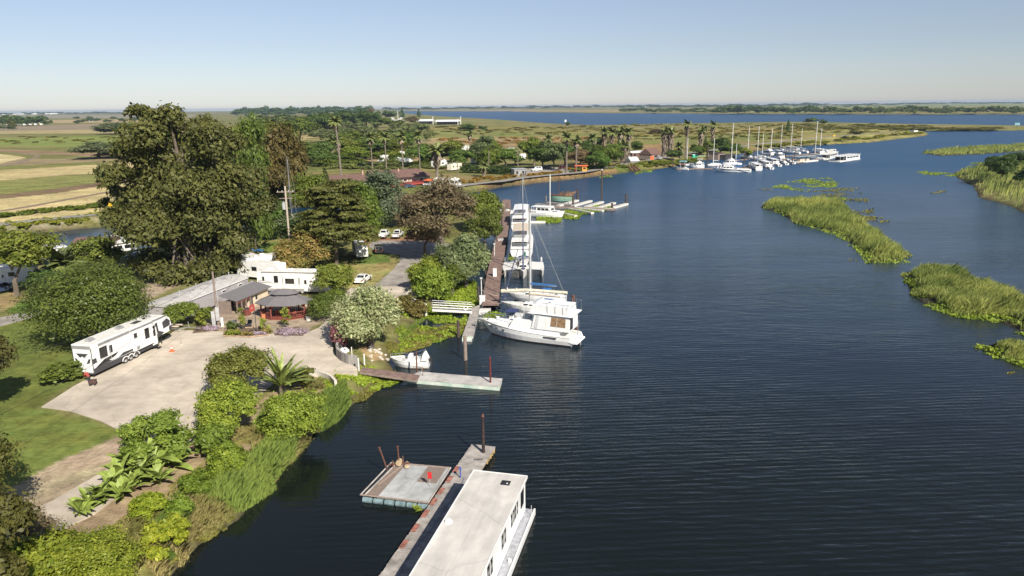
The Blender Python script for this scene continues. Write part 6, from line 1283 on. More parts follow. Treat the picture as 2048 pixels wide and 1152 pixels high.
for i, (lab, a, b_, B, mh, mx, fb) in enumerate(sm):
    kt = sailboat(lab, a, b_, B, fb, mh, mx, True, (bluec, tanc, white, greyw)[i % 4], boot=(bluec, dark, redp)[i % 3], doghouse=i % 2 == 0, portn=3, shr=1 if i in (0, 1, 4, 7) else 0, mr=.17, mastm=offwhite)
    if i == 0:
        t, L = kt; cab(t, L*.42, L*.72, 1.3, 1.5, 2.9, .9, .1, .1, side=3, front=1, vb=(.35, .75), name='wheelhouse')
        for x in (.68, .75, .82): k = MB(); k.hexa([(L*x, -1.1, 1.6), (L*x+.3, -1.1, 1.6), (L*x+.3, 1.1, 1.6), (L*x, 1.1, 1.6)], [(L*x-.7, -1.0, 3.6), (L*x-.4, -1.0, 3.6), (L*x-.4, 1.0, 3.6), (L*x-.7, 1.0, 3.6)]); k.build('sloping_frame', white, t)
        k = MB(); [k.tube([V3(q) for q in ((.2, y, 1.15), (L*.5, y*1.02, 1.25), (L*.8, y*.72, 1.6))], .14, 4) for y in (-2.08, 2.08)]; k.build('grey_stripe', dark, t)
mo = [('white trawler yacht with two decks in the middle of the marina', (1546, 311), (1520, 309), True), ('white flybridge cruiser right of the two deck trawler', (1565, 318), (1542, 316), True), ('white cruiser moored behind the masts at the levee side', (1596, 303), (1560, 301), False),
      ('small white cruiser with a wheelhouse, second boat from the left', (1408, 337), (1379, 337), True), ('white cruiser with an arch next to the ketch', (1470, 331), (1445, 332), True), ('cruiser with its white stern to the water, right of the ketch', (1518, 341), (1498, 332), False),
      ('white motorboat right of the ketch with a cover', (1538, 336), (1514, 328), False), ('rounded white motorboat by the two houseboats', (1645, 308), (1625, 304), False), ('cream cabin boat behind the outer slips', (1552, 330), (1530, 324), False)]
for i, (lab, a, b_, fl) in enumerate(mo): trawler(lab, a, b_, 3.6, 1.1, fly=fl, canvas=(white if fl and i % 2 else None), winn=2)
ob = [('white speedboat with a red cover under a teal shelter roof at the far left slip', (1377, 340), (1352, 339)), ('white speedboat in the outer slip, fourth from the right', (1544, 339), (1530, 331)), ('white speedboat in the outer slip, third from the right', (1560, 333), (1546, 326)), ('white speedboat in the outer slip, second from the right', (1574, 330), (1560, 323)), ('dark trimmed speedboat in the last outer slip', (1588, 328), (1574, 321))]
for i, (lab, a, b_) in enumerate(ob):
    bt = openboat(lab, a, b_, 2.4, 1.2, .9, (redp if i == 0 else (tanc if i == 3 else None)), True, 1)
    if i == 0:
        t, L, _ = bt; m = MB()
        for x in (L*.3, L*.6):
            for y in (-.8, .8): m.tube([(x, y, .8), (x, y, 4.0)], .08, 5)
        m.build('shelter_post', lgrey, t); m = MB(); m.cabin(L*.2, L*.72, 1.1, 1.1, 4.0, 4.5, .3, .3, .2); m.build('shelter_roof', teal, t); m = MB(); m.box(L*.31, -.75, 1.2, L*.59, .75, 2.6); m.build('screen', dark, t)
def coveredboat():
    t, L = bframe((1588, 326), (1632, 322), 'tour_boat', 'low boat with a long flat green edged roof over open sides', 'boat'); m = MB(); m.cabin(0, L, 1.9, 1.6, -.2, .7, .6, .1, -.1); m.build('hull', offwhite, t)
    m = MB(); m.box(.3, -1.9, 3.0, L*.9, 1.9, 3.25); m.build('roof', mat('green roof edge', (.05, .16, .12), .6), t); m = MB(); m.box(.2, -2.0, 3.253, L*.92, 2.0, 3.32); m.build('roof_top', lgrey, t)
    for i in range(8):
        for y in (-1.7, 1.7): m = MB(); m.tube([(.5+i*(L*.86)/8, y, .7), (.5+i*(L*.86)/8, y, 3)], .06, 4); m.build('post', dark, t)
    m = MB(); m.box(L*.18, -1.2, .7, L*.40, 1.2, 1.9); m.box(L*.46, -1.2, .7, L*.6, 1.2, 1.8); m.build('seating', tanc, t)
coveredboat()
def farhouseboat(label, a, b_, Wd, upper=False, dm=white):
    t, L = bframe(a, b_, 'houseboat', label, 'houseboat'); m = MB(); m.box(0, -Wd/2, -.2, L, Wd/2, .5); m.build('pontoon', offwhite, t); cab(t, 0.2, L*.68, Wd*.44, .505, 2.9, 0, 0, .02, m=dm, side=4, back=2, vb=(.4, .75), name='cabin_walls'); m = MB(); m.box(-.3, -Wd*.5, 2.905, L, Wd*.5, 3.05); m.build('roof', dm, t)
    for y in (-Wd*.45, Wd*.45):
        for x in (L*.8, L*.97): m = MB(); m.tube([(x, y, .5), (x, y, 2.9)], .07, 5); m.build('porch_post', white, t)
    m = MB(); m.box(L*.69, -Wd*.43, .5, L*.71, Wd*.43, 2.88); m.build('porch_glass', glass, t)
    if upper: cab(t, L*.1, L*.35, Wd*.3, 3.06, 4.6, 0, 0, .02, m=dm, side=1, name='upper_cabin')
    else:
        m = MB(); [m.tube([(x, y, 3.05), (x, y, 3.8)], .04, 4) for x in np.linspace(0, L*.95, 8) for y in (-Wd*.48, Wd*.48)]; [m.tube([(0, y, 3.8), (L*.95, y, 3.8)], .035, 4) for y in (-Wd*.48, Wd*.48)]; m.build('roof_rail', rust, t)
farhouseboat('long white houseboat with a roof rail, rightmost boat of the marina', (1709, 318), (1668, 324), 6.5)
farhouseboat('smaller white houseboat with an upper cabin, left of the rightmost one', (1668, 313), (1644, 320), 5, True, offwhite)
def marina_dock(label, a, b_, w): 
    A, B_ = at(*a, .4), at(*b_, .4); L = (B_-A).length; t = thing('marina_dock', label, 'dock', (A.x, A.y, 0), head(A, B_)); m = MB(); m.box(0, -w/2, .1, L, w/2, .5); m.build('deck', wood, t); m = MB(); [m.box(L*i/8, -w/2-.3, -.1, L*i/8+1, w/2+.3, .25) for i in range(8)]; m.build('float', dark, t)
marina_dock('outer dock running behind the marina ketch', (1352, 338), (1500, 336), 2.2); marina_dock('dock running between the outer slips and trawlers', (1490, 334), (1590, 318), 2.2); marina_dock('inner dock between the levee and the masts', (1450, 322), (1640, 306), 2.)
marina_dock('small dock at the right of the green roofed boat', (1590, 326), (1650, 316), 1.8)
for i, (x, b_, t_) in enumerate(((1346, 338, 315), (1414, 334, 288), (1488, 332, 302), (1497, 344, 330), (1539, 326, 305), (1571, 322, 300), (1584, 330, 316), (1589, 316, 298), (1507, 326, 300), (1618, 312, 300))):
    pile('dark marina pile ' + ['at the far left slip', 'left of the ketch wheelhouse', 'behind the ketch stern', 'at the ketch stern on the outer side', 'in front of the trawler', 'in front of the flybridge cruiser', 'with a red top at the outer slip end', 'with a red collar left of the green roofed boat', 'between the tall left masts', 'behind the green roofed boat'][i], x, b_, t_, .28, woodd, cap=(redp if i in (6, 7) else None))
# ------------------------------------------------------------------ vehicles
def prism_y(prof, w0, w1=None, inset=None):
    "profile in x,z extruded over y"
    m = MB(); n = len(prof); w1 = w0 if w1 is None else w1
    m.v = [(x, -w0, z) for x, z in prof]+[(x, w1, z) for x, z in prof]
    ar = sum(prof[i][0]*prof[(i+1) % n][1]-prof[(i+1) % n][0]*prof[i][1] for i in range(n)); a = tuple(range(n)); b_ = tuple(range(2*n-1, n-1, -1))
    m.f = [a, b_] if ar > 0 else [a[::-1], b_[::-1]]
    for i in range(n):
        q = (i, (i+1) % n, n+(i+1) % n, n+i); m.f.append(q[::-1] if ar > 0 else q)
    m.m = [0]*len(m.f); return m
def wheel(t, x, y, r=.36, w=.24, rim=alu):
    m = MB(); m.disc((x, y-w/2, r), r, w, 'y', 16); o = m.build('wheel', rubber, t); m = MB(); m.disc((x, y-w/2-.012, r), r*.6, w+.024, 'y', 12, r2=r*.6); m.build('rim', rim, o); return o
def paint(nm, c): return mat(nm, c, .28, var=.04, coat=.6, spec=.6)
def car(name, label, cat, rear, front, kind='sedan', col_=None, L=4.7, wheels=None, ctr=True, z=None):
    A, B_ = gnd(*rear), gnd(*front); rz = head(A, B_); c = (A+B_)/2; d = (B_-A).normalized(); A = c-d*L/2; t = thing(name, label, cat, (A.x, A.y, c.z+(.06 if z is None else z)), rz); W2 = .90; p = col_ or white
    if kind == 'sedan': lo = [(0, .35), (0, .95), (.25, 1.02), (1.0, 1.05), (3.4, .98), (4.45, .80), (4.7, .6), (4.7, .32)]; hi = [(.75, 1.0), (1.45, 1.42), (2.5, 1.45), (3.45, .97)]; wx = (.95, 3.75)
    elif kind == 'suv': lo = [(0, .4), (0, 1.05), (.1, 1.1), (3.5, 1.08), (4.5, .95), (4.7, .75), (4.7, .4)]; hi = [(.08, 1.08), (.30, 1.70), (2.6, 1.75), (3.55, 1.07)]; wx = (.9, 3.75)
    elif kind == 'van': lo = [(0, .4), (0, 1.3), (3.9, 1.3), (4.6, 1.05), (4.7, .8), (4.7, .4)]; hi = [(.05, 1.3), (.12, 2.05), (3.2, 2.1), (3.95, 1.29)]; wx = (.9, 3.8)
    else: lo = [(0, .5), (0, 1.15), (1.9, 1.15), (4.1, 1.12), (5.3, 1.02), (5.5, .8), (5.5, .5)]; hi = [(2.0, 1.13), (2.15, 1.82), (3.3, 1.85), (4.15, 1.1)]; wx = (1.1, 4.5)
    k = L/lo[-1][0]; lo = [(x*k, z_) for x, z_ in lo]; hi = [(x*k, z_) for x, z_ in hi]; wx = [x*k for x in wx]
    m = prism_y(lo, W2)
    for i, v in enumerate(m.v):
        x, y, z_ = v; m.v[i] = (x, y*(.93 if (x < .3 or x > L-.4) else 1)*(.96 if z_ > .9 else 1), z_)
    m.build('body', p, t)
    n = len(hi); m = MB(); m.v = [(x, -(.82 if z_ < 1.3*(1.3 if kind == 'van' else 1) else .66), z_) for x, z_ in hi]+[(x, (.82 if z_ < 1.3*(1.3 if kind == 'van' else 1) else .66), z_) for x, z_ in hi]
    m.f = [tuple(range(n))[::-1], tuple(range(n, 2*n))]+[(i, (i+1) % n, n+(i+1) % n, n+i) for i in range(n)]; m.m = [0]*len(m.f); o = m.build('cabin', p, t)
    a, b_, c_, d_ = m.v[0], m.v[1], m.v[2], m.v[3]; A2, B2, C2, D2 = m.v[4], m.v[5], m.v[6], m.v[7]
    panel([A2, a, b_, B2], .08, .92, .15, .88, glass, 'rear_window', o); panel([d_, D2, C2, c_], .06, .94, .1, .92, glass, 'windscreen', o)
    panel([a, d_, c_, b_], .12, .47, .15, .85, glass, 'side_window', o); panel([a, d_, c_, b_], .52, .82, .15, .85, glass, 'side_window', o); panel([D2, A2, B2, C2], .18, .48, .15, .85, glass, 'side_window', o); panel([D2, A2, B2, C2], .53, .88, .15, .85, glass, 'side_window', o)
    if kind == 'pickup': m = MB(); m.box(.15, -.75, 1.12, 1.85*k, .75, 1.165); m.build('bed', blackp if 'open bed' in label else offwhite, t)
    for x in wx:
        for y in (-W2+.1, W2-.1): wheel(t, x, y, .36 if kind in ('sedan',) else .40)
    for y in (-.68, .68):
        m = MB(); m.box(-.02, y-.16, .72, .06, y+.16, .92); m.build('tail_light', redp, t); m = MB(); m.box(L-.08, y-.18, .62, L+.02, y+.18, .78); m.build('headlight', lgrey, t)
    m = MB(); m.box(-.06, -.78, .38, -.003, .78, .6); m.box(L+.003, -.75, .34, L+.05, .75, .55); m.build('bumper', blackp if kind != 'sedan' else p, t); return t
wht = paint('white car paint', (.80, .80, .79)); blk = paint('black car paint', (.015, .015, .018)); mar = paint('dark maroon car paint', (.06, .012, .015)); slv = paint('silver car paint', (.45, .46, .47)); dkb = paint('dark blue car paint', (.03, .05, .10))
car('sedan', 'white sedan parked on dry grass beside the gravel lane', 'car', (716, 571), (737, 557), 'sedan', wht)
car('pickup_truck', 'white pickup truck on the left of the parked row under the pine', 'pickup', (762, 480), (775, 470), 'pickup', wht, 5.6)
car('pickup_truck', 'white pickup truck with a dark open bed beside the other pickup', 'pickup', (789, 480), (802, 470), 'pickup', wht, 5.6)
car('suv', 'dark maroon car right of the two white pickups', 'car', (818, 481), (830, 472), 'suv', mar)
car('suv', 'black car half hidden by the brown tree at the end of the parked row', 'car', (842, 482), (852, 474), 'suv', blk)
car('suv', 'black suv parked behind the grey nosed camper trailer', 'car', (759, 512), (756, 499), 'suv', blk, 4.8)
car('sedan', 'white car nose hidden behind the lime bushes by the lane', 'car', (842, 541), (856, 528), 'sedan', wht)
car('suv', 'dark suv in the shade left of the long metal roofed home', 'car', (372, 556), (348, 566), 'suv', dkb)
car('pickup_truck', 'dark pickup at the left edge under the yellow green tree', 'pickup', (-12, 590), (20, 583), 'pickup', dkb, 5.6)
car('suv', 'dark blue car in the shade by the far houseboats', 'car', (285, 522), (262, 520), 'suv', dkb)
car('van', 'white van on the gravel parking by the small grey shed', 'van', (1080, 342), (1066, 343), 'van', wht, 5.6)
car('suv', 'silver suv on the levee road beside the burnt roofed houses', 'car', (1312, 320), (1326, 318), 'suv', slv)
car('sedan', 'blue car beside the motel ramp', 'car', (812, 376), (826, 375), 'sedan', dkb); car('sedan', 'light car with a dark roof rack near the motel end', 'car', (850, 372), (866, 372), 'sedan', slv)
car('pickup_truck', 'dark blue pickup by the white trailers of the park', 'pickup', (830, 333), (842, 332), 'pickup', dkb, 5.6)
car('sedan', 'dark car under the campground trees', 'car', (1090, 337), (1100, 336), 'sedan', dkb)
car('suv', 'dark red car under the deep green campground tree', 'car', (1120, 339), (1132, 338), 'suv', mar)
# ------------------------------------------------------------------ trailers
def trailer(name, label, rear, front, side, L, W2, H, m=white, kind='fifth', band=None, ac=1, wins=(), door=None, axles=2, flip=False, z=.05, roofm=None, fl=.55):
    A, B_ = gnd(*rear), gnd(*front); rz = head(A, B_); d = (B_-A).normalized(); n = Vector((-d.y, d.x, 0)); t = thing(name, label, 'trailer', (A.x+n.x*side*W2, A.y+n.y*side*W2, A.z+z), rz)
    if kind == 'fifth': prof = [(0, fl), (L*.77, fl), (L*.80, fl+.9), (L*.97, fl+1.0), (L*1.0, fl+1.7), (L*.985, H*.82), (L*.93, H*.97), (L*.90, H), (0, H)]
    elif kind == 'motor': prof = [(0, fl), (L*.97, fl), (L, fl+.5), (L*.985, H*.55), (L*.93, H*.95), (L*.90, H), (0, H)]
    elif kind == 'slant': prof = [(0, fl), (L, fl), (L+.15, fl+.8), (L-.5, H*.80), (L-1.4, H), (0, H)]
    else: prof = [(0, fl), (L, fl), (L+.1, fl+.6), (L, H*.92), (L-.35, H), (0, H)]
    prism_y(prof, W2).build('body', m, t)
    xr = max(x for x, z_ in prof if abs(z_-H) < .01); k = MB(); k.box(.05, -W2+.06, H+.003, xr-.05, W2-.06, H+.035); k.build('roof', roofm or offwhite, t)
    for i in range(ac): x = xr*(.12+.76*i/max(1, ac-1)) if ac > 1 else xr*.5; k = MB(); k.cabin(x-.5, x+.5, .34, .30, H+.036, H+.36, .25, .06, .06); k.build('air_conditioner', grey if 'striped' in label or 'black and white' in label else white, t)
    S_ = [(0, -W2, fl), (L, -W2, fl), (L, -W2, H), (0, -W2, H)]; Pt = [(L, W2, fl), (0, W2, fl), (0, W2, H), (L, W2, H)]
    fs = S_ if side > 0 else Pt
    for u0, u1, v0, v1 in wins:
        if side < 0: u0, u1 = 1-u1, 1-u0
        o = panel(fs, u0-.003, u1+.003, v0-.012, v1+.012, blackp, 'window', t, .02); panel(fs, u0, u1, v0, v1, glass, 'pane', o, .012, .035)
    if door:
        u0, u1 = door if side > 0 else (1-door[1], 1-door[0]); o = panel(fs, u0, u1, .02, .66, white, 'door', t, .03); panel(fs, u0+(u1-u0)*.25, u1-(u1-u0)*.25, .36, .58, glass, 'pane', o, .02, .045)
        x = L*(door[0]+door[1])/2; y = -W2 if side > 0 else W2; s = -1 if side > 0 else 1; k = MB()
        for i in range(2): k.box(x-.35, min(y+s*(.05+.3*i), y+s*(.32+.3*i)), fl-.12-.2*i, x+.35, max(y+s*(.05+.3*i), y+s*(.32+.3*i)), fl-.07-.2*i)
        k.build('entry_step', blackp, t)
    for i in range(axles):
        x = L*(.36 if kind != 'motor' else .22)+i*.86 if kind != 'motor' else (L*.2 if i == 0 else L*.86)
        for y in (-W2+.13, W2-.13): wheel(t, x, y, .38, .24, lgrey)
    k = MB(); k.box(.15, -W2+.3, .3, L*.78, W2-.3, fl-.003); k.build('chassis', blackp, t)
    return t, S_ if side > 0 else Pt, W2, L, H
# black and white toy hauler
t, fs, W2, L_, H_ = trailer('travel_trailer', 'long black and white striped trailer with three roof units parked on the yard edge', (191, 757), (338, 686), 1, 12.8, 1.30, 4.0, white, ac=3, axles=3, wins=[(.085, .165, .42, .78), (.195, .225, .48, .72), (.50, .545, .70, .84), (.62, .69, .48, .84), (.545, .59, .16, .30), (.745, .768, .50, .75)], door=(.715, .785))
for nm, u0, u1, v0, v1 in (('lower_band', .0, .80, -.02, .16), ): panel(fs, u0, u1, v0, v1, dark, nm, t, .02, .005)
def poly_panel(t, pts, m, name, y, off=.03):
    k = prism_y([(x, z_) for x, z_ in pts], -(y-off) if y > 0 else -(y), (y-off) if y < 0 else y)
    k = prism_y([(x, z_) for x, z_ in pts], off/2, off/2); k.v = [(x, yy+y, z_) for x, yy, z_ in k.v]; return k.build(name, m, t)
for pts in ([(0, 1.15), (.6, 1.15), (3.0, 1.5), (3.8, 1.9), (3.2, 1.55), (1.6, 1.75), (2.6, 1.2), (4.0, 1.2), (0, 1.05)], [(3.6, 1.15), (8.6, 1.2), (9.6, 1.75), (7.6, 1.35), (4.4, 1.5)], [(9.4, 1.2), (10.2, 1.9), (9.9, 3.3), (10.3, 3.4), (10.45, 2.2), (11.4, 1.7), (9.9, 1.15)], [(11.3, 2.2), (12.5, 2.3), (12.6, 2.9), (12.1, 3.4), (11.2, 3.1)], [(.0, 1.7), (.55, 1.75), (.5, 2.3), (.0, 2.3)]): poly_panel(t, pts, dark, 'graphic_stripe', -W2-.006, .03)
for pts in ([(12.3, 1.62), (12.75, 1.7), (12.83, 2.3), (12.3, 2.15)],): poly_panel(t, pts, dark, 'graphic_stripe', -W2-.008, .03)
STR = t; bk = [(0, W2, .55), (0, -W2, .55), (0, -W2, 4.0), (0, W2, 4.0)]
for u0, u1, v0, v1, mm, nm in ((0, 1, -.06, .0, blackp, 'rear_bumper'), (.02, .98, .86, .97, grey, 'rear_header'), (.0, .03, 0, .86, blackp, 'rear_trim'), (.97, 1, 0, .86, blackp, 'rear_trim'), (.04, .96, .02, .03, blackp, 'ramp_seam')): panel(bk, u0, u1, v0, v1, mm, nm, t, .04, .006)
def rear_poly(t, pts, m, nm): k = MB(); k.v = [(-.05, y, z_) for y, z_ in pts]+[(-.012, y, z_) for y, z_ in pts]; n = len(pts); k.f = [tuple(range(n)), tuple(range(2*n-1, n-1, -1))]+[(i, n+i, n+(i+1) % n, (i+1) % n) for i in range(n)]; k.m = [0]*len(k.f); k.build(nm, m, t)
rear_poly(t, [(.75, 2.95), (-.75, 2.95), (-.25, 2.45), (.0, 2.65), (.3, 2.45)], dark, 'graphic_mark'); rear_poly(t, [(1.05, 2.35), (.8, 2.3), (.45, 1.7), (.9, 1.85)], dark, 'graphic_mark'); rear_poly(t, [(-1.05, 2.35), (-.9, 1.85), (-.45, 1.7), (-.8, 2.3)], dark, 'graphic_mark')
k = MB(); k.cabin(5.9, 9.2, .1, .1, 1.05, 3.75, .02, .02, 0); k.v = [(x, y-W2-.16, z_) for x, y, z_ in k.v]; so_ = k.build('slide_out', white, t); k = MB(); k.box(5.8, -W2-.34, 3.755, 9.3, -W2, 3.84); k.build('slide_topper', grey, t)
fz = [(5.9, -W2-.26, 1.05), (9.2, -W2-.26, 1.05), (9.2, -W2-.26, 3.75), (5.9, -W2-.26, 3.75)]; panel(fz, .58, .80, .35, .85, glass, 'window', so_, .02); panel(fz, .05, .2, .62, .84, glass, 'window', so_, .02); panel(fz, .12, .26, .04, .2, grey, 'vent', so_, .02)
k = MB(); k.tube([(.9, -W2-.12, 3.82), (5.6, -W2-.12, 3.82)], .09, 6); k.tube([(2.5, -W2-.1, 1.4), (2.5, -W2-.1, 3.8)], .03, 4); k.build('rolled_awning', grey, t); k = MB(); k.tube([(9.4, -W2-.12, 3.9), (12, -W2-.12, 3.9)], .06, 6); k.build('gutter_rail', grey, t)
k = MB(); k.box(7.6, -.55, 4.04, 8.8, .25, 4.07); k.build('solar_panel', dark, t); k = MB(); k.disc((9.6, -.1, 4.04), .18, .14, n=10); k.build('roof_vent', blackp, t); k = MB(); k.box(5.2, -.35, 4.04, 5.6, .05, 4.1); k.build('roof_vent', lgrey, t)
for x in (4.6, 5.48, 6.35): k = MB(); k.loft([[(x+.52*math.cos(a), y, .42+.52*math.sin(a)) for a in np.linspace(0, math.pi, 8)]+[(x+.42*math.cos(a), y, .42+.42*math.sin(a)) for a in np.linspace(math.pi, 0, 8)] for y in (-W2-.06, -W2+.2)]); k.build('wheel_arch', white, t)
k = MB(); k.tube([(11.4, -.7, .05), (11.4, -.7, 1.5)], .06, 5); k.tube([(11.4, .7, .05), (11.4, .7, 1.5)], .06, 5); k.build('landing_leg', blackp, t)
STR.scale = (1.12, 1, 1)
t = thing('folding_step', 'black folding metal steps below the door of the striped trailer', 'step', gnd(307, 697)+V3((0, 0, .06)), R(60)); k = MB(); [k.box(-.4, -.5+i*.35, .1+.22*i, .4, -.2+i*.35, .14+.22*i) for i in range(3)]; k.build('tread', blackp, t); k = MB(); [k.tube([(s, -.5, 0), (s, .6, .75)], .03, 4) for s in (-.4, .4)]; k.build('side_rail', blackp, t)
# white trailer behind the gazebo
t, fs, W2, L_, H_ = trailer('travel_trailer', 'long cream white trailer standing broadside behind the gazebo', (655, 590), (516, 587), -1, 12.2, 1.28, 3.85, mat('cream white trailer', (.74, .72, .66), .4, var=.04), ac=2, axles=3, wins=[(.43, .56, .34, .62), (.70, .755, .42, .76), (.90, .925, .52, .70), (.605, .635, .45, .75)], door=(.27, .335), kind='box')
panel(fs, 0, 1, -.02, .10, lgrey, 'skirt_band', t, .02, .004); 
k = prism_y([(3.9, .9), (7.6, .9), (7.6, 3.3), (3.9, 3.3)], .12, .12); k.v = [(x, y+W2+.11, z_) for x, y, z_ in k.v]; so_ = k.build('slide_out', MATS['cream white trailer'], t)
fz = [(7.6, W2+.235, .9), (3.9, W2+.235, .9), (3.9, W2+.235, 3.3), (7.6, W2+.235, 3.3)]; panel(fz, .12, .55, .38, .75, glass, 'window', so_, .02); panel(fz, .74, .84, .35, .85, lgrey, 'side_vent', so_, .02)
k = MB(); k.tube([(1.5, W2+.1, 3.75), (11.4, W2+.1, 3.75)], .07, 6); k.build('rolled_awning', grey, t)
for i, q in enumerate([[(12.1, 2.1), (9.6, 1.9), (8.0, 1.45), (9.6, 1.8), (12.1, 1.8)], [(12.1, 2.35), (10.2, 2.15), (9.2, 1.9), (10.2, 2.05), (12.1, 2.2)]]): poly_panel(t, q, lgrey, 'graphic_stripe', W2+.008, .02)
panel(fs, .80, .90, .08, .18, lgrey, 'storage_hatch', t, .02, .006)
for x, y in ((8.2, .2), (6.8, -.4), (4.2, .3), (2.5, -.2)): k = MB(); k.cabin(x-.45, x+.45, .35, .3, H_+.036, H_+.26, .1, .05, .05); k.build('roof_vent', white, t)
# others in the trailer park
def simple(label, rear, front, side, L, W2, H, kind='fifth', ac=1, name='travel_trailer', wins=((.15, .25, .45, .7), (.5, .62, .45, .7)), door=(.35, .42), m=white, axles=2): return trailer(name, label, rear, front, side, L, W2, H, m, kind, ac=ac, wins=wins, door=door, axles=axles)
simple('white trailer end on behind the cream trailer, half under the eucalyptus', (505, 556), (478, 545), -1, 9, 1.25, 3.6, 'fifth', 2); simple('white trailer with an awning parked behind the left end of the cream trailer', (520, 552), (575, 545), 1, 10, 1.25, 3.6, 'fifth', 2)
simple('bright white trailer in front of the eucalyptus behind the metal roofed home', (556, 566), (504, 560), -1, 9.5, 1.25, 3.3, 'box', 2)
simple('small camper trailer with a grey sloped nose under the pine', (728, 508), (744, 527), -1, 6.0, 1.2, 3.0, 'slant', 1, m=mat('pale grey trailer side', (.66, .65, .62), .5), name='camper_trailer')
simple('white trailer in the park, behind the first two slim palms', (762, 325), (792, 321), 1, 10, 1.25, 3.6, 'box', 1); simple('white fifth wheel in the park behind the third slim palm', (795, 318), (825, 313), 1, 11, 1.25, 3.9, 'fifth', 2); simple('large white trailer right above the motel roof', (790, 330), (835, 333), 1, 12, 1.25, 3.8, 'fifth', 2)
simple('distant white roofed trailer left of the four slim palms', (724, 318), (742, 317), 1, 8, 1.25, 3., 'box', 1); simple('white motorhome behind the lone shaggy palm', (870, 338), (905, 334), 1, 11, 1.25, 3.8, 'motor', 2); simple('cream trailer beside the clipped tree in the park', (903, 343), (925, 340), 1, 9, 1.25, 3.3, 'box', 1, m=cream)
simple('white trailer glimpsed below the large willow', (950, 328), (966, 325), 1, 8, 1.25, 3.3, 'box', 1); simple('white trailer high behind the round park trees', (1022, 308), (1044, 303), 1, 9, 1.25, 3.6, 'fifth', 1); simple('pale trailer behind the park trees above the shed', (1035, 322), (1052, 320), 1, 9, 1.25, 3.6, 'box', 1)
simple('white trailer between park trees left of the willow', (930, 302), (944, 300), 1, 7, 1.25, 3.3, 'box', 1); simple('white trailer at the left edge behind the yellow green tree', (-30, 575), (18, 572), 1, 8, 1.25, 3.2, 'box', 1)
t, fs, W2, L_, H_ = trailer('motorhome', 'old white and brown motorhome parked right of the motel on the levee', (868, 375), (922, 371), 1, 10.5, 1.25, 3.5, offwhite, 'motor', ac=2, axles=2, wins=[(.12, .22, .45, .72), (.30, .36, .45, .75), (.40, .62, .45, .75), (.66, .78, .45, .75)], door=(.82, .88)); t['category'] = 'motorhome'; panel(fs, 0, .9, .06, .22, dark, 'lower_band', t, .02, .004)
panel([(L_*.985, -W2, 1.9), (L_*.985, W2, 1.9), (L_*.93, W2, 3.3), (L_*.93, -W2, 3.3)], .06, .94, .05, .8, glass, 'windscreen', t, .03, .02)
# boat trailer
t = thing('boat_trailer', 'empty silver boat trailer parked in front of the striped trailer nose', 'trailer', gnd(402, 664)+V3((0, 0, .06)), head(gnd(402, 664), gnd(337, 662))); k = MB(); k.tube([(0, 0, .5), (2.0, -.05, .55), (2.8, -.8, .55), (6.2, -.8, .55)], .07, 5); k.tube([(2.0, 0, .55), (2.8, .8, .55), (6.2, .8, .55)], .07, 5); k.tube([(3.6, -.8, .55), (3.6, .8, .55)], .06, 4); k.tube([(6.2, -.8, .55), (6.2, .8, .55)], .06, 4); k.build('frame', alu, t)
for s in (-.45, .45): k = MB(); k.box(3.0, s-.1, .72, 6.4, s+.1, .88); k.build('bunk', tanc, t)
for y in (-1.05, 1.05): wheel(t, 5.0, y, .33, .22, white); k = MB(); k.loft([[(5.0+.46*math.cos(a), yy, .36+.46*math.sin(a)) for a in np.linspace(0, math.pi, 7)]+[(5.0+.40*math.cos(a), yy, .36+.40*math.sin(a)) for a in np.linspace(math.pi, 0, 7)] for yy in (y-.16, y+.16)]); k.build('mudguard', alu, t)
k = MB(); k.tube([(.5, 0, 0), (.5, 0, .8)], .05, 5); k.disc((.5, -.04, .12), .12, .08, 'y', 8); k.build('jockey_wheel', blackp, t); k = MB(); k.tube([(1.7, 0, .5), (1.8, 0, 1.4)], .05, 4); k.build('winch_post', alu, t)
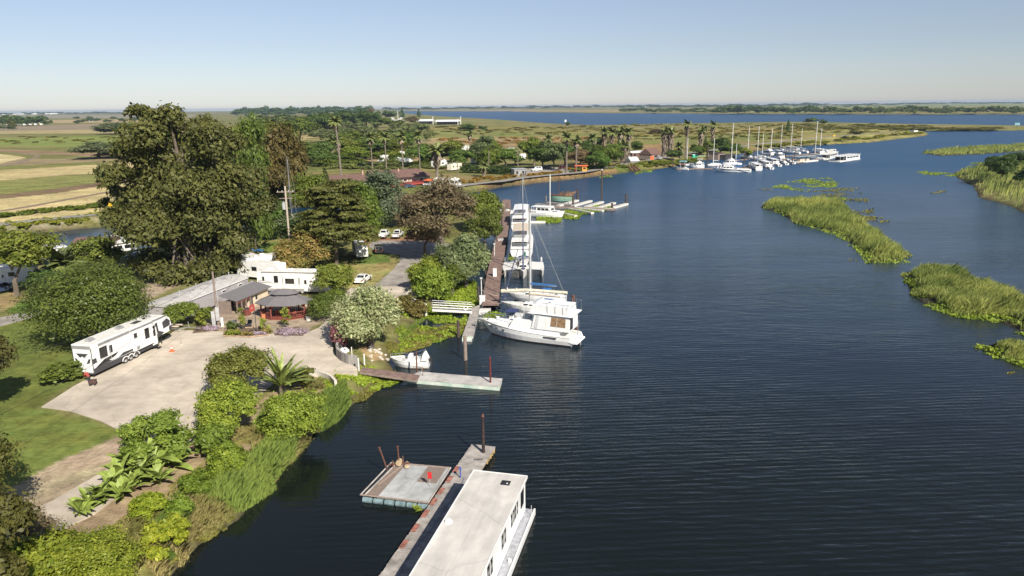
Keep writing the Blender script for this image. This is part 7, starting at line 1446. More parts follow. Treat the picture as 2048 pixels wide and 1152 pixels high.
# ------------------------------------------------------------------ buildings
metalroof = mat('pale metal roof', (.55, .53, .51), .45, metal=.15, var=.08, scale=.6)
def frame3(a, b_, z=None):
    A, B_ = gnd(*a), gnd(*b_); return A, B_, head(A, B_), (B_-A).length
def mobile_home():
    A, B_, rz, L = frame3((345, 648), (500, 583)); L = 19.5; t = thing('mobile_home', 'long mobile home with a pale curved metal roof behind the striped trailer', 'building', A, rz); w = 5.0; H = 2.9
    k = MB(); k.box(0, 0, -.2, L, w, H-.35); k.build('wall', mat('mobile home siding', (.36, .34, .35), .7, var=.05), t); n = 7; R_ = []
    for x in (-.15, L+.15): R_.append([(x, -.15+(w+.3)*i/n, H-.35+.42*math.sin(math.pi*i/n)) for i in range(n+1)]+[(x, -.15+(w+.3)*i/n, H-.40) for i in range(n, -1, -1)])
    k = MB(); k.loft(R_); k.build('roof', metalroof, t)
    for i in range(1, 14): k = MB(); x = L*i/14; k.loft([[(x+dx, -.16+(w+.32)*j/n, H-.335+.42*math.sin(math.pi*j/n)) for j in range(n+1)]+[(x+dx, -.16+(w+.32)*j/n, H-.36) for j in range(n, -1, -1)] for dx in (-.03, .03)]); k.build('roof_seam', metalroof, t)
    for i, (x, y) in enumerate(((2, 1.2), (5.5, 2.6), (6.5, 1.3), (9, 1.2), (10, 3.0), (13, 1.4), (14.5, 2.2), (17, 1.2), (18.5, 2.9))):
        k = MB(); k.tube([(x, y, H-.1), (x, y, H+.62)], .06, 6); k.disc((x, y, H+.62), .12, .07, n=8); k.build('vent_pipe', lgrey, t)
    for x, y in ((3.5, 1.9), (7.8, 2.2), (12, 2.4), (16, 2.1)): k = MB(); k.box(x-.45, y-.25, H, x+.45, y+.25, H+.16); k.build('roof_hatch', grey, t)
    f = [(0, w, 0), (0, 0, 0), (0, 0, H-.4), (0, w, H-.4)]
    for i in range(5): panel([(0, w, H-.35), (0, 0, H-.35), (0, 0, H+.0), (0, w, H+.0)], .06+.18*i, .06+.18*i+.14, .05, .6, grey, 'gable_vent', t, .02, .02)
    fs = [(0, 0, 0), (L, 0, 0), (L, 0, H-.4), (0, 0, H-.4)]
    for u in (.12, .62, .85): o = panel(fs, u, u+.06, .4, .8, white, 'window', t, .04); panel(fs, u+.006, u+.054, .44, .76, glass, 'pane', o, .02, .05)
    k = MB(); k.box(0, -.16, H-.5, L, -.08, H-.38); k.build('gutter', white, t)
    return t, rz
mh, MRZ = mobile_home()
def annex():
    A, B_, rz, L = frame3((470, 634), (503, 600)); p = gnd(425, 628); t = thing('annex_building', 'low cream building with a grey shingle porch roof beside the long mobile home', 'building', p+V3((.6, 0, -.15)), MRZ); L = 9.4; 
    # x along the mobile home, y negative towards the camera
    k = MB(); k.box(4.0, -3.2, -.1, L, 0, 2.5); k.build('wall', mat('cream stucco', (.60, .50, .37), .85, var=.07), t)
    k = MB(); k.hexa([(0, -.7, 3.0), (L+.3, -.7, 3.0), (L+.3, .9, 2.6), (0, .9, 2.6)], [(0, -.7, 3.08), (L+.3, -.7, 3.08), (L+.3, .9, 2.68), (0, .9, 2.68)]); k.build('rear_roof', metalroof, t)
    k = MB(); k.hexa([(0, -3.8, 2.25), (L+.3, -3.8, 2.25), (L+.3, -.71, 3.0), (0, -.71, 3.0)], [(0, -3.8, 2.37), (L+.3, -3.8, 2.37), (L+.3, -.71, 3.09), (0, -.71, 3.09)]); k.build('shingle_roof', roofgrey, t)
    for x in (.2, 1.4, 2.6, 3.8): k = MB(); k.box(x-.08, -3.7, 0, x+.08, -3.54, 2.3); k.build('porch_post', wood, t)
    k = MB(); k.box(.2, -3.66, 1.9, 4.0, -3.58, 2.05); k.build('porch_beam', redwood, t); k = MB(); k.box(.1, -2.6, 0, .18, -.2, 2.2); k.build('end_screen', wood, t)
    f = [(4, -3.2, 0), (L, -3.2, 0), (L, -3.2, 2.5), (4, -3.2, 2.5)]; panel(f, .08, .17, .02, .82, dark, 'door', t, .03); o = panel(f, .3, .42, .4, .8, white, 'window', t, .03); panel(f, .31, .41, .44, .76, glass, 'pane', o, .02, .04)
    k = MB(); k.disc((8, -.2, 2.9), .15, .5, n=8); k.build('roof_vent', alu, t); k = MB(); k.disc((9.6, -.2, 2.9), .2, .35, n=8); k.build('roof_vent', alu, t)
annex()
def gazebo():
    p = gnd(571, 632); t = thing('gazebo', 'long eight sided gazebo with a two tier grey roof and red posts', 'gazebo', p, R(-2)); a, b_, H = 3.4, 2.3, 2.4
    def ring(ra, rb, z, n=8): return [(ra*math.cos(math.pi/8+i*math.pi/4)*1.08, rb*math.sin(math.pi/8+i*math.pi/4)*1.08, z) for i in range(n)]
    k = MB(); k.prism([q[:2] for q in ring(a, b_, 0)], -.1, .14); k.build('floor', redwood, t); P_ = ring(a-.1, b_-.1, 0)
    for q in P_: k = MB(); k.box(q[0]-.09, q[1]-.09, .14, q[0]+.09, q[1]+.09, H); k.build('post', redwood, t)
    for i in range(8):
        q0, q1 = V3(P_[i]), V3(P_[(i+1) % 8])
        if i == 5: continue
        k = MB(); k.tube([q0+V3((0, 0, 1.05)), q1+V3((0, 0, 1.05))], .06, 4); k.tube([q0+V3((0, 0, .32)), q1+V3((0, 0, .32))], .05, 4); nn = 9
        for j in range(1, nn): q = q0.lerp(q1, j/nn); k.tube([q+V3((0, 0, .32)), q+V3((0, 0, 1.05))], .03, 4)
        k.build('railing', redwood, t)
    br_ = mat('bright red bracket', (.50, .05, .03), .6)
    for i in range(8):
        q = V3(P_[i])
        for j in (-1, 1): e = V3(P_[(i+j) % 8]); d = (e-q).normalized(); k = MB(); k.hexa([tuple(q+V3((0, 0, H-.75)))]*1+[tuple(q+d*.12+V3((0, 0, H-.75))), tuple(q+d*.12+V3((.0, .08, H-.75))), tuple(q+V3((0, .08, H-.75)))], [tuple(q+V3((0, 0, H-.1))), tuple(q+d*.7+V3((0, 0, H-.1))), tuple(q+d*.7+V3((0, .08, H-.1))), tuple(q+V3((0, .08, H-.1)))]); k.build('bracket', br_, t)
    k = MB(); R1 = [ring(a+.65, b_+.65, H-.12), ring(a+.65, b_+.65, H), ring(1.75, 1.05, H+.98)]; k.loft(R1); k.build('lower_roof', roofgrey, t)
    k = MB(); k.loft([ring(1.62, .95, H+.80), ring(1.62, .95, H+1.25)]); k.build('lantern', mat('lantern frame', (.3, .28, .26), .6), t)
    k = MB(); k.loft([ring(2.2, 1.35, H+1.22), ring(2.2, 1.35, H+1.30), ring(1.0, .14, H+1.85)]); k.build('upper_roof', roofgrey, t)
    def chair(name, label, x, y, rz, m):
        c = thing(name, label, 'chair', p+V3((x, y, .15)), rz); k = MB(); k.box(-.25, -.25, .40, .25, .25, .46); k.build('seat', m, c); k = MB(); k.box(-.25, .22, .463, .25, .27, .98); k.build('backrest', m, c)
        for u in (-.22, .22):
            for v in (-.22, .22): k = MB(); k.box(u-.025, v-.025, 0, u+.025, v+.025, .397); k.build('leg', m, c)
    chair('chair', 'orange wooden chair at the left front of the gazebo', -2.3, -3.0, .2, mat('orange wood', (.5, .19, .08), .6)); chair('chair', 'red chair inside the left half of the gazebo', -.9, -.7, 3.0, redwood); chair('chair', 'red chair inside the right half of the gazebo', 1.6, -.6, 3.3, redwood); chair('chair', 'red chair at the back right of the gazebo', 2.4, .6, 2.2, redwood)
    tb = thing('table', 'round table in the shade under the gazebo roof', 'table', p+V3((.4, .3, .15))); k = MB(); k.disc((0, 0, .72), .6, .05, n=16); k.build('tabletop', wood, tb); k = MB(); k.disc((0, 0, 0), .3, .04, n=12); k.tube([(0, 0, .04), (0, 0, .72)], .06, 6); k.build('pedestal', wood, tb)
gazebo()
# terrace furniture
def pot(label, px, py, r, h, m, name='planter', cat='planter', z=0):
    t = thing(name, label, cat, gnd(px, py)+V3((0, 0, z))); k = MB(); k.disc((0, 0, 0), r*.8, h, n=14, r2=r); k.build('tub', m, t); k = MB(); k.disc((0, 0, h+.003), r*1.06, .07, n=14, r2=r*1.06); k.build('rim', m, t); k = MB(); k.disc((0, 0, h+.075), r*.85, .015, n=12); k.build('soil', dark, t); return t
pot('large red brown barrel planter on the terrace', 495, 630, .62, .95, mat('red brown wood tub', (.16, .045, .035), .7)); pot('white stone pot at the right corner of the gazebo', 617, 641, .38, .6, offwhite)
def grill(label, px, py, s=1.0, rz=0):
    t = thing('barbecue_grill', label, 'grill', gnd(px, py)+V3((0, 0, .03)), rz); t.scale = (s, s, s); k = MB(); k.box(-.5, -.3, .2, .5, .3, .85); k.build('cabinet', blackp, t); n = 8
    k = MB(); k.loft([[(x, .3*math.cos(math.pi*i/n), .853+.32*math.sin(math.pi*i/n)) for i in range(n+1)] for x in (-.5, .5)]); k.build('lid', blackp, t)
    for sx in (-1, 1): k = MB(); k.box(min(sx*.52, sx*.9), -.25, .78, max(sx*.52, sx*.9), .25, .83); k.build('side_shelf', dark, t)
    for u in (-.45, .45):
        for v in (-.25, .25): k = MB(); k.disc((u, v-.02, .1), .1, .04, 'y', 8); k.build('wheel', rubber, t)
grill('tall black smoker grill beside the porch', 461, 622, 1.25, .3); grill('low black covered grill on the terrace', 482, 612, .9, -.2); grill('long black grill against the cream wall', 495, 596, 1.1, .2); 
t = thing('patio_table', 'dark table under the edge of the porch roof', 'table', gnd(447, 622), MRZ); k = MB(); k.box(-.9, -.4, .7, .9, .4, .76); k.build('tabletop', dark, t)
for u in (-.8, .8):
    for v in (-.32, .32): k = MB(); k.box(u-.04, v-.04, 0, u+.04, v+.04, .7); k.build('leg', dark, t)
t = thing('fire_extinguisher', 'red extinguisher cabinet by the wall corner of the cream building', 'extinguisher', gnd(506, 600)+V3((0, 0, .02))); k = MB(); k.disc((0, 0, .1), .14, .7, n=10); k.build('cylinder', redp, t); k = MB(); k.disc((0, 0, .8), .06, .14, n=8); k.build('valve', blackp, t)
# garden beds
kerbm = mat('tan brick edging', (.36, .25, .16), .85, var=.2, scale=4)
def bed(name, label, px, items, kerb=True):
    p = P2(px, LAND); o = Vector((p[:, 0].mean(), p[:, 1].mean(), gnd(*px[0]).z)); t = thing(name, label, 'flower bed', o); q = [(x-o.x, y-o.y) for x, y in p]
    k = MB(); k.prism(q, 0, .14); k.build('soil', mat('dark bed soil', (.16, .11, .07), .95, var=.25), t)
    if kerb: k = MB(); [k.tube([(q[i][0], q[i][1], .13), (q[(i+1) % len(q)][0], q[(i+1) % len(q)][1], .13)], .12, 4) for i in range(len(q))]; k.build('edging', kerbm, t)
flp = leafmat('pink flowers and leaves', (.10, .11, .05), (.62, .36, .48), obj=False, trans=.15)
def clump(name, label, cat, px, py, w, h, m, n=900, size=.14, seed=1, squish=.6, rz=0, thick=.9):
    t = gnd(px, py); lb = [(math.cos(i*2.4)*w*.33*(i % 3)/2, math.sin(i*2.4)*w*.33*squish*(i % 3)/2, h*.35, w*.24, w*.24*squish, h*.5) for i in range(9)]
    me = crown(name, lb, n//14, 14, size, m, seed, sig=.25, shell=.5); o = bpy.data.objects.new(name, me); C.objects.link(o); o.location = t+V3((0, 0, .12)); o.rotation_euler = (0, 0, rz); tag(o, label, cat); return o
bed('flower_bed', 'left flower bed along the edge of the terrace', [(447, 674), (452, 660), (520, 656), (540, 660), (535, 672), (500, 676)], None)
bed('flower_bed', 'flower bed with low pink flowers in front of the gazebo', [(549, 672), (553, 658), (600, 655), (614, 662), (606, 673)], None, False)
bed('flower_bed', 'flower bed beside the boat trailer', [(385, 668), (392, 655), (430, 648), (438, 656), (420, 664)], None, False)
clump('pink_flowers', 'broad mound of pale pink flowers in front of the gazebo', 'flowers', 580, 668, 5.0, .75, flp, 3400, .12, 1, .55); clump('pink_flowers', 'pale pink flowers at the right end of the left terrace bed', 'flowers', 517, 671, 2.2, .55, flp, 900, .12, 2); clump('pink_flowers', 'pink flowers beside the boat trailer', 'flowers', 420, 660, 3.2, .5, flp, 1200, .12, 3)
clump('yellow_green_plant', 'yellow green leafy plant at the left of the terrace bed', 'plant', 463, 672, 2.2, .9, LM['lime'], 1000, .22, 4); clump('leafy_plant', 'dark leafy plant above the yellow green one', 'plant', 462, 660, 1.6, 1.4, LM['green'], 800, .2, 5); clump('low_plant', 'low mixed plants in the middle of the terrace bed', 'plant', 492, 672, 2.2, .6, LM['rustg'], 700, .15, 6); clump('low_plant', 'brown green plants at the right of the terrace bed', 'plant', 532, 668, 1.8, .9, LM['rustg'], 700, .18, 7)
def sapling(label, px, py, h, lm, seed, n=300): 
    t = thing('young_tree', label, 'plant', gnd(px, py)); g = np.random.default_rng(seed); k = MB(); k.tube([(0, 0, 0), (.1, 0, h*.5), (-.05, .05, h)], .04, 5); k.build('stem', bark, t); lb = [(g.normal()*.22, g.normal()*.22, h*(.3+.7*i/7), .32, .32, .28) for i in range(8)]; o = bpy.data.objects.new('foliage', crown('foliage', lb, n//10, 10, .2, LM[lm], seed, sig=.4, aspect=2)); C.objects.link(o); o.parent = t
sapling('slender yellow green young tree left of the red sign', 486, 662, 3.0, 'lime', 1); sapling('slender green young tree in front of the gazebo', 572, 656, 2.9, 'lime', 2); sapling('yellow spiky plant beside the bush at the striped trailer', 406, 655, 2.2, 'lime', 3, 420); sapling('small plant at the right end of the terrace bed', 530, 664, 1.5, 'yellow', 4, 200)
for i, (x, y, lab) in enumerate(((471, 655, 'left'), (496, 655, 'right'))):
    t = thing('lounge_chair', 'dark wicker lounge chair on the terrace, %s one of the pair' % lab, 'chair', gnd(x, y)+V3((0, 0, .02)), .6-i*.9); k = MB(); k.box(-.35, -.5, .28, .35, .3, .36); k.build('seat', dark, t); k = MB(); k.hexa([(-.35, .3, .3), (.35, .3, .3), (.35, .36, .3), (-.35, .36, .3)], [(-.35, .62, .95), (.35, .62, .95), (.35, .68, .95), (-.35, .68, .95)]); k.build('backrest', dark, t)
    for u in (-.3, .3): 
        for v in (-.42, .25): k = MB(); k.box(u-.03, v-.03, 0, u+.03, v+.03, .277); k.build('leg', dark, t)
# signs, cone, hoop
t = thing('sign_post', 'red sign on a tall dark pole with a black base at the terrace edge', 'sign', gnd(509, 665)+V3((0, 0, .09)), .1); k = MB(); k.cabin(-.9, .9, .4, .3, 0, .16, .2, .2, .1); k.build('base', blackp, t); k = MB(); k.tube([(.3, 0, .1), (.3, 0, 4.0)], .05, 6); k.build('pole', dark, t); k = MB(); k.hexa([(-.35, -.12, 2.9), (.35, -.12, 3.1), (.35, -.04, 3.1), (-.35, -.04, 2.9)], [(-.35, -.12, 3.8), (.35, -.12, 4.1), (.35, -.04, 4.1), (-.35, -.04, 3.8)]); o = k.build('sign_board', redp, t)
k = MB(); k.box(-.12, -.14, 3.40, .12, -.125, 3.46); k.box(-.1, -.14, 3.55, .14, -.125, 3.60); k.build('sign_print', mat('faded pale print', (.6, .35, .3), .6), o)
t = thing('traffic_cone', 'orange and white traffic cone on the concrete yard', 'cone', gnd(344, 704)+V3((0, 0, .09))); k = MB(); k.box(-.3, -.3, 0, .3, .3, .05); k.build('base', orange, t); k = MB(); k.disc((0, 0, .05), .2, .35, n=12, r2=.13); k.build('lower_cone', orange, t); k = MB(); k.disc((0, 0, .403), .128, .2, n=12, r2=.085); k.build('white_band', white, t); k = MB(); k.disc((0, 0, .606), .082, .16, n=12, r2=.04); k.build('tip', orange, t)
t = thing('floor_stand', 'small thin metal stake with a tan foot on the concrete yard', 'stake', gnd(363, 690)+V3((0, 0, .09))); k = MB(); k.tube([(0, 0, 0), (0, 0, 1.0)], .02, 4); k.build('stake', alu, t); k = MB(); k.disc((0, 0, 0), .25, .06, n=8, r2=.1); k.build('foot', tanc, t)
# poles and wires
def utility_pole(label, px, base, top, r=.15, arm=True, transformer=False, m=None, z=None, ds=0):
    p = gnd(px, base); h = ztop(p, top)-p.z; t = thing('utility_pole', label, 'pole', p, .2); k = MB(); k.tube([(0, 0, -.3), (0, 0, h)], [r*1.3, r], 8); k.build('pole', m or wood, t)
    if arm:
        k = MB(); k.box(-1.6, -.08, h-1.2, 1.6, .08, h-1.02); k.build('crossarm', wood, t); k = MB(); k.box(-1.2, -.08, h-2.4, 1.2, .08, h-2.25); k.build('crossarm', wood, t)
        for x in (-1.4, -.6, .6, 1.4): k = MB(); k.disc((x, 0, h-1.01), .07, .22, n=6, r2=.04); k.build('insulator', offwhite, t)
    if transformer: k = MB(); k.disc((-.5, -.1, h-4.4), .34, 1.3, n=12); k.build('transformer', lgrey, t); k = MB(); k.disc((-.5, -.1, h-3.08), .2, .2, n=8, r2=.08); k.build('bushing', grey, t)
    return p+V3((0, 0, h-1)), t
P1, _ = utility_pole('tall power pole with cross arms and a grey transformer can by the stored sailboat', 584, 540, 372, .17, True, True, m=mat('sunbleached pole', (.42, .36, .29), .85, var=.1))
P3, t = utility_pole('wooden meter pole with grey electric boxes at the corner of the porch', 437, 652, 543, .13, False)
k = MB(); k.box(-.15, -.4, .9, .35, -.16, 2.9); k.build('meter_box', lgrey, t); k = MB(); k.box(.45, -.45, 0, .8, -.1, 1.3); k.build('cabinet', offwhite, t); k = MB(); k.tube([(.25, 0, 1), (.25, 0, 5.2)], .05, 6); k.build('conduit', lgrey, t); k = MB(); k.box(-.8, -.2, 0, -.3, -.1, 2.3); k.build('side_panel', lgrey, t)
def wire(label, a, b_, sag, r=.022):
    a, b_ = V3(a), V3(b_); t = thing('overhead_wire', label, 'wire', a); k = MB(); k.tube([(b_-a)*(i/16)-V3((0, 0, sag*4*(i/16)*(1-i/16))) for i in range(17)], r, 3); k.build('wire', blackp, t)
wire('wire from the power pole to the meter pole', P1, P3, 1.2); wire('wire crossing the lawn from the meter pole to the lower left', P3, at(-60, 740, 9), 1.0); wire('second wire crossing the lawn at the left', P3-V3((0, 0, .5)), at(-60, 860, 8), 1.0)
wire('upper wire over the pale field, left', at(-200, 396, 10), gnd(300, 400)+V3((0, 0, 9)), .6, .04)
for lab, x, b_, t_, arm in (('thin power pole beside the clipped hedge', 978, 345, 300, False), ('wooden power pole behind the small grey shed', 1036, 348, 297, True), ('white topped lamp pole in the campground', 1153, 345, 292, False), ('green lamp pole in the campground', 1191, 338, 306, False), ('power pole beside the marina hut', 1487, 316, 280, False), ('thin power pole left of the clipped hedge palm', 916, 352, 325, False)): utility_pole(lab, x, b_, t_, .14, arm)
# stored sailboat with red bottom
t = thing('stored_sailboat', 'small white sailboat with a red keel propped up on land beside the power pole', 'sailboat', gnd(592, 478)+V3((0, 0, 2.2)), 2.0); m, rg = hullm(7.5, 2.5, 1.5, 1.1, .7, 1.2, .12, .45, 10, 1.9, .3); m.build('hull', [white, mat('dark red bottom', (.25, .03, .035), .6), offwhite], t); cab(t, 2, 5.2, .8, 1.1, 1.65, .6, .1, .1, side=2, name='coachroof'); mast(t, 3.9, 1.6, 15.5, alu, 3, tanc, 1, 1.1, (3, 3))
k = MB(); [k.tube([(x, y, -2.4), (x*.9+.3, y*.8, 0)], .08, 5) for x in (1.5, 5) for y in (-1.3, 1.3)]; k.build('boat_stand', blackp, t)
t = thing('mast_rack', 'bare white mast with spreaders rising over the parked boats by the eucalyptus', 'mast', gnd(505, 520)+V3((0, 0, .02))); k = MB(); k.tube([(0, 0, 0), (0, 0, 7.2)], .09, 6); k.build('mast', white, t); k = MB(); [k.tube([(-1.2+.3*i, 0, 4.2+1.2*i), (1.2-.3*i, 0, 4.2+1.2*i)], .05, 4) for i in range(3)]; k.build('spreader', white, t)
t = thing('blue_canopy', 'blue canvas canopy beside the white trailers near the eucalyptus', 'canopy', gnd(507, 528)+V3((0, 0, 0))); k = MB(); k.cabin(-2, 2, 1.3, 1.3, 2.6, 3.1, 1.2, 1.2, .9); k.build('canopy', bluec, t); k = MB(); [k.tube([(x, y, 0), (x, y, 2.6)], .05, 4) for x in (-1.9, 1.9) for y in (-1.2, 1.2)]; k.build('leg', alu, t)
# walls by the drive
def wall(name, label, px, z0, z1, w, m, cat='wall', ztopf=None):
    P_ = [at(x, y, LAND) for x, y in px]; o = P_[0]; t = thing(name, label, cat, (o.x, o.y, 0)); n = len(P_)
    sm_ = []
    for i in range(n-1):
        for j in range(6): sm_.append(P_[i].lerp(P_[i+1], j/6)-V3((o.x, o.y, LAND)))
    sm_.append(P_[-1]-V3((o.x, o.y, LAND)))
    for _ in range(5): sm_ = [sm_[0]]+[(sm_[i-1]+sm_[i]*2+sm_[i+1])/4 for i in range(1, len(sm_)-1)]+[sm_[-1]]
    R_ = []
    for i, q in enumerate(sm_): d = (sm_[min(i+1, len(sm_)-1)]-sm_[max(i-1, 0)]).normalized(); nn = V3((-d.y, d.x, 0))*w/2; R_.append([(q+nn)[:2]+(z0,) if False else ((q+nn).x, (q+nn).y, z0), ((q-nn).x, (q-nn).y, z0), ((q-nn).x, (q-nn).y, z1), ((q+nn).x, (q+nn).y, z1)])
    k = MB(); k.loft(R_); k.build('wall', m, t); R2 = [[(x, y, z1+.004+(.1 if j in (2, 3) else 0)) for j, (x, y, z_) in enumerate((r[0], r[1], r[1], r[0]))] for r in R_]; k = MB(); k.loft(R2); k.build('coping', m, t); return t
stain = mat('water streaked grey wall', (.36, .34, .31), .85, var=.3, scale=1.4, stretch=(2.5, 2.5, .2))
wall('curved_wall', 'curved grey wall with streaks at the foot of the oleander', [(690, 694), (676, 700), (674, 712), (682, 722), (698, 729), (714, 731)], .3, LAND+1.15, .28, stain)
wall('retaining_wall', 'low pale concrete edge where the yard ends at the ramp', [(640, 747), (676, 748), (715, 746)], .4, LAND+.12, .3, concm); wall('white_wall', 'low white wall curving down to the bank beside the ramp', [(606, 750), (640, 752), (662, 760), (672, 772)], .3, LAND+.55, .3, mat('white wall', (.62, .57, .48), .85, var=.12))
wall('lane_wall', 'white lane wall shaded above the gangway foot', [(842, 574), (815, 594), (812, 601), (838, 612), (852, 618)], .4, LAND+.75, .3, MATS['white wall'])
pile('short white bollard post by the curved wall', 704, 712, 696, .07, offwhite, LAND+.02, name='post')
t = thing('white_sack', 'crumpled white sheet lying behind the curved wall', 'sheet', gnd(688, 704)+V3((0, 0, .1))); k = MB(); k.loft([[(math.cos(a)*r*(1+.3*math.sin(3*a)), math.sin(a)*r*.6, z_+.1*math.sin(a*2)) for a in [j*.7854 for j in range(8)]] for r, z_ in ((.7, 0), (.6, .25), (.2, .45))]); k.build('sheet', white, t)
# rocks on the bank by the ramp
rk = [0]
def rock(px, py, s, label, m=None):
    g = random.Random(int(px*7+py)); t = gnd(px, py); k = MB(); R_ = [[(math.cos(a)*r*g.uniform(.8, 1.2), math.sin(a)*r*g.uniform(.8, 1.2), z_) for a in [j*6.283/7 for j in range(7)]] for r, z_ in ((s*.9, -.1), (s, s*.35), (s*.5, s*.75))]; k.loft(R_); o = k.build('rock', m or mat('pale rock', (.5, .45, .38), .9, var=.2, scale=3), None, loc=t); tag(o, label, 'rock', 'pale rocks on the bank above the brown ramp')
g = random.Random(12)
for i in range(26): rock(738+g.uniform(0, 40), 722-g.uniform(0, 26)-.2*i*.5, g.uniform(.12, .35), 'pale rubble rock on the bank between the curved wall and the small boat')
# ------------------------------------------------------------------ motel and buildings beyond
def motel():
    A, B_ = gnd(662, 378), gnd(860, 366); rz = head(A, B_); L = (B_-A).length; t = thing('motel_building', 'long low motel with a brown hipped roof, green walls and white windows', 'building', A, rz); gw = mat('pale green wall', (.38, .39, .27), .8, var=.06)
    x2 = L*.42
    for nm, x0, x1, d, H, rh in (('left_wing', 0, x2, 8, 2.6, 2.2), ('right_wing', x2+.01, L, 10, 3.0, 2.8)):
        k = MB(); k.box(x0, 0, -.3, x1, d, H); k.build('wall', gw if nm == 'right_wing' else white, t); e = .9
        k = MB(); k.hexa([(x0-e, -e-.6, H), (x1+e, -e-.6, H), (x1+e, d+e, H), (x0-e, d+e, H)], [(x0-e+.1, d/2-.3, H+rh), (x1-3.5, d/2-.3, H+rh), (x1-3.5, d/2+.3, H+rh), (x0-e+.1, d/2+.3, H+rh)]); k.build('roof', roofbrown, t)
        f = [(x0, 0, 0), (x1, 0, 0), (x1, 0, H), (x0, 0, H)]; n = 6
        for i in range(n): u = .06+.9*i/n; o = panel(f, u, u+.08, .38, .82, white, 'window', t, .05); panel(f, u+.012, u+.068, .45, .75, glass, 'pane', o, .03, .06)
    for x in (x2*.8, L*.70): k = MB(); k.box(x-.3, 3, 3.5, x+.3, 3.6, 6.2); k.build('chimney', mat('tan chimney', (.42, .27, .2), .85), t)
    k = MB(); k.box(x2+4, -3.2, .9, L+2, -.65, 1.05); k.build('deck', redwood, t)
    for i in range(8): x = x2+4.2+i*(L-x2-2.5)/7; k = MB(); k.box(x-.08, -3.15, -.3, x+.08, -3.0, 2.1); k.build('deck_post', redwood, t)
    for z_ in (1.5, 2.0): k = MB(); k.box(x2+4, -3.2, z_, L+2, -3.1, z_+.1); k.build('deck_rail', redp, t)
    k = MB(); k.hexa([(x2+2, -6.5, -.1), (L-4, -6.5, .6), (L-4, -3.8, .6), (x2+2, -3.8, -.1)], [(x2+2, -6.5, .1), (L-4, -6.5, 1.3), (L-4, -3.8, 1.3), (x2+2, -3.8, .1)]); k.build('ramp', redp, t)
    for z_ in (.7, 1.2): k = MB(); k.tube([(x2+2, -6.5, z_-.5), (L-4, -6.5, z_+.6)], .06, 4); k.build('ramp_rail', redp, t)
motel()
t = thing('orange_umbrella_stand', 'orange shade umbrella with seats at the right end of the motel deck', 'umbrella', gnd(856, 372)+V3((0, 0, 0))); k = MB(); k.tube([(0, 0, 0), (0, 0, 2.6)], .05, 5); k.build('pole', wood, t); k = MB(); k.disc((0, 0, 2.2), 2.0, .7, n=8, r2=.1); k.build('canopy', orange, t); k = MB(); k.box(-1.4, -.5, 0, -.6, .5, .9); k.box(.6, -.5, 0, 1.4, .5, .9); k.build('seat', tanc, t)
def hut(name, label, a, b_, d, H, rh, wallm, roofm, hip=False, wins=2, flat=False, z=0):
    A, B_ = gnd(*a), gnd(*b_); rz = head(A, B_); L = (B_-A).length; t = thing(name, label, 'building', A+V3((0, 0, z)), rz); k = MB(); k.box(0, 0, -.3, L, d, H); k.build('wall', wallm, t)
    k = MB()
    if flat: k.box(-.3, -.3, H+.003, L+.3, d+.3, H+.15)
    elif hip: k.hexa([(-.4, -.4, H), (L+.4, -.4, H), (L+.4, d+.4, H), (-.4, d+.4, H)], [(L*.2, d*.45, H+rh), (L*.8, d*.45, H+rh), (L*.8, d*.55, H+rh), (L*.2, d*.55, H+rh)])
    else: k.loft([[(x, -.4, H), (x, d/2, H+rh), (x, d+.4, H)] for x in (-.3, L+.3)])
    k.build('roof', roofm, t); f = [(0, 0, 0), (L, 0, 0), (L, 0, H), (0, 0, H)]
    for i in range(wins): u = (i+.3)/max(1, wins); panel(f, u, u+.3/wins, .35, .75, glass, 'window', t, .04)
    panel(f, .88, .97, .0, .75, dark, 'door', t, .03); return t
hut('shed', 'small white shed behind the parked pickups', (810, 452), (818, 451), 1.8, 2.3, .4, offwhite, lgrey, wins=0)
hut('shed', 'small grey boxy shed at the edge of the gravel parking', (1029, 353), (1053, 352), 5, 3.1, .3, grey, lgrey, flat=True, wins=2); hut('burnt_house', 'brown house with a peaked roof beside the joined palms', (1303, 318), (1322, 315), 8, 2.4, 3.2, wood, roofbrown, wins=1); hut('low_house', 'low white roofed house left of the peaked brown one', (1264, 316), (1302, 314), 8, 2.8, 1.0, roofbrown, offwhite, wins=3); hut('tent_shed', 'pale grey tent shed by the levee road near the palms', (1262, 325), (1278, 323), 5, .6, 2.2, greyw, greyw, wins=0)
hut('marina_hut', 'grey wooden hut with a porch behind the marina', (1436, 320), (1450, 318), 6, 3.6, .4, wood, woodd, flat=True, wins=1); hut('marina_hut', 'dark lean to beside the grey marina hut', (1451, 320), (1470, 317), 5, 2.6, .3, dark, woodd, flat=True, wins=0)
for i, (x, w) in enumerate(((1387, 'left'), (1392, 'right'))):
    t = thing('portable_toilet', 'green portable toilet behind the marina, %s of the pair' % w, 'portable toilet', gnd(x, 319)); k = MB(); k.box(-.75, -.75, 0, .72, .75, 2.7); k.build('cabin', mat('green plastic', (.03, .42, .28), .5), t); k = MB(); k.cabin(-.8, .76, .8, .8, 2.703, 3.0, .2, .2, .2); k.build('roof', mat('pale green plastic', (.45, .6, .52), .5), t); k = MB(); k.box(-.5, -.80, .1, .45, -.76, 2.4); k.build('door', MATS['green plastic'], t)
t = thing('green_fence', 'low green mesh fence along the levee behind the marina', 'fence', gnd(1397, 317), head(gnd(1397, 317), gnd(1436, 314))); Lf = (gnd(1436, 314)-gnd(1397, 317)).length; k = MB(); k.box(0, -.03, 0, Lf, .03, 1.7); k.build('mesh_panel', mat('pale green mesh', (.22, .30, .2), .8), t); [MB().tube([(Lf*i/6, 0, 0), (Lf*i/6, 0, 1.9)], .06, 4).build('post', greyw, t) for i in range(7)]
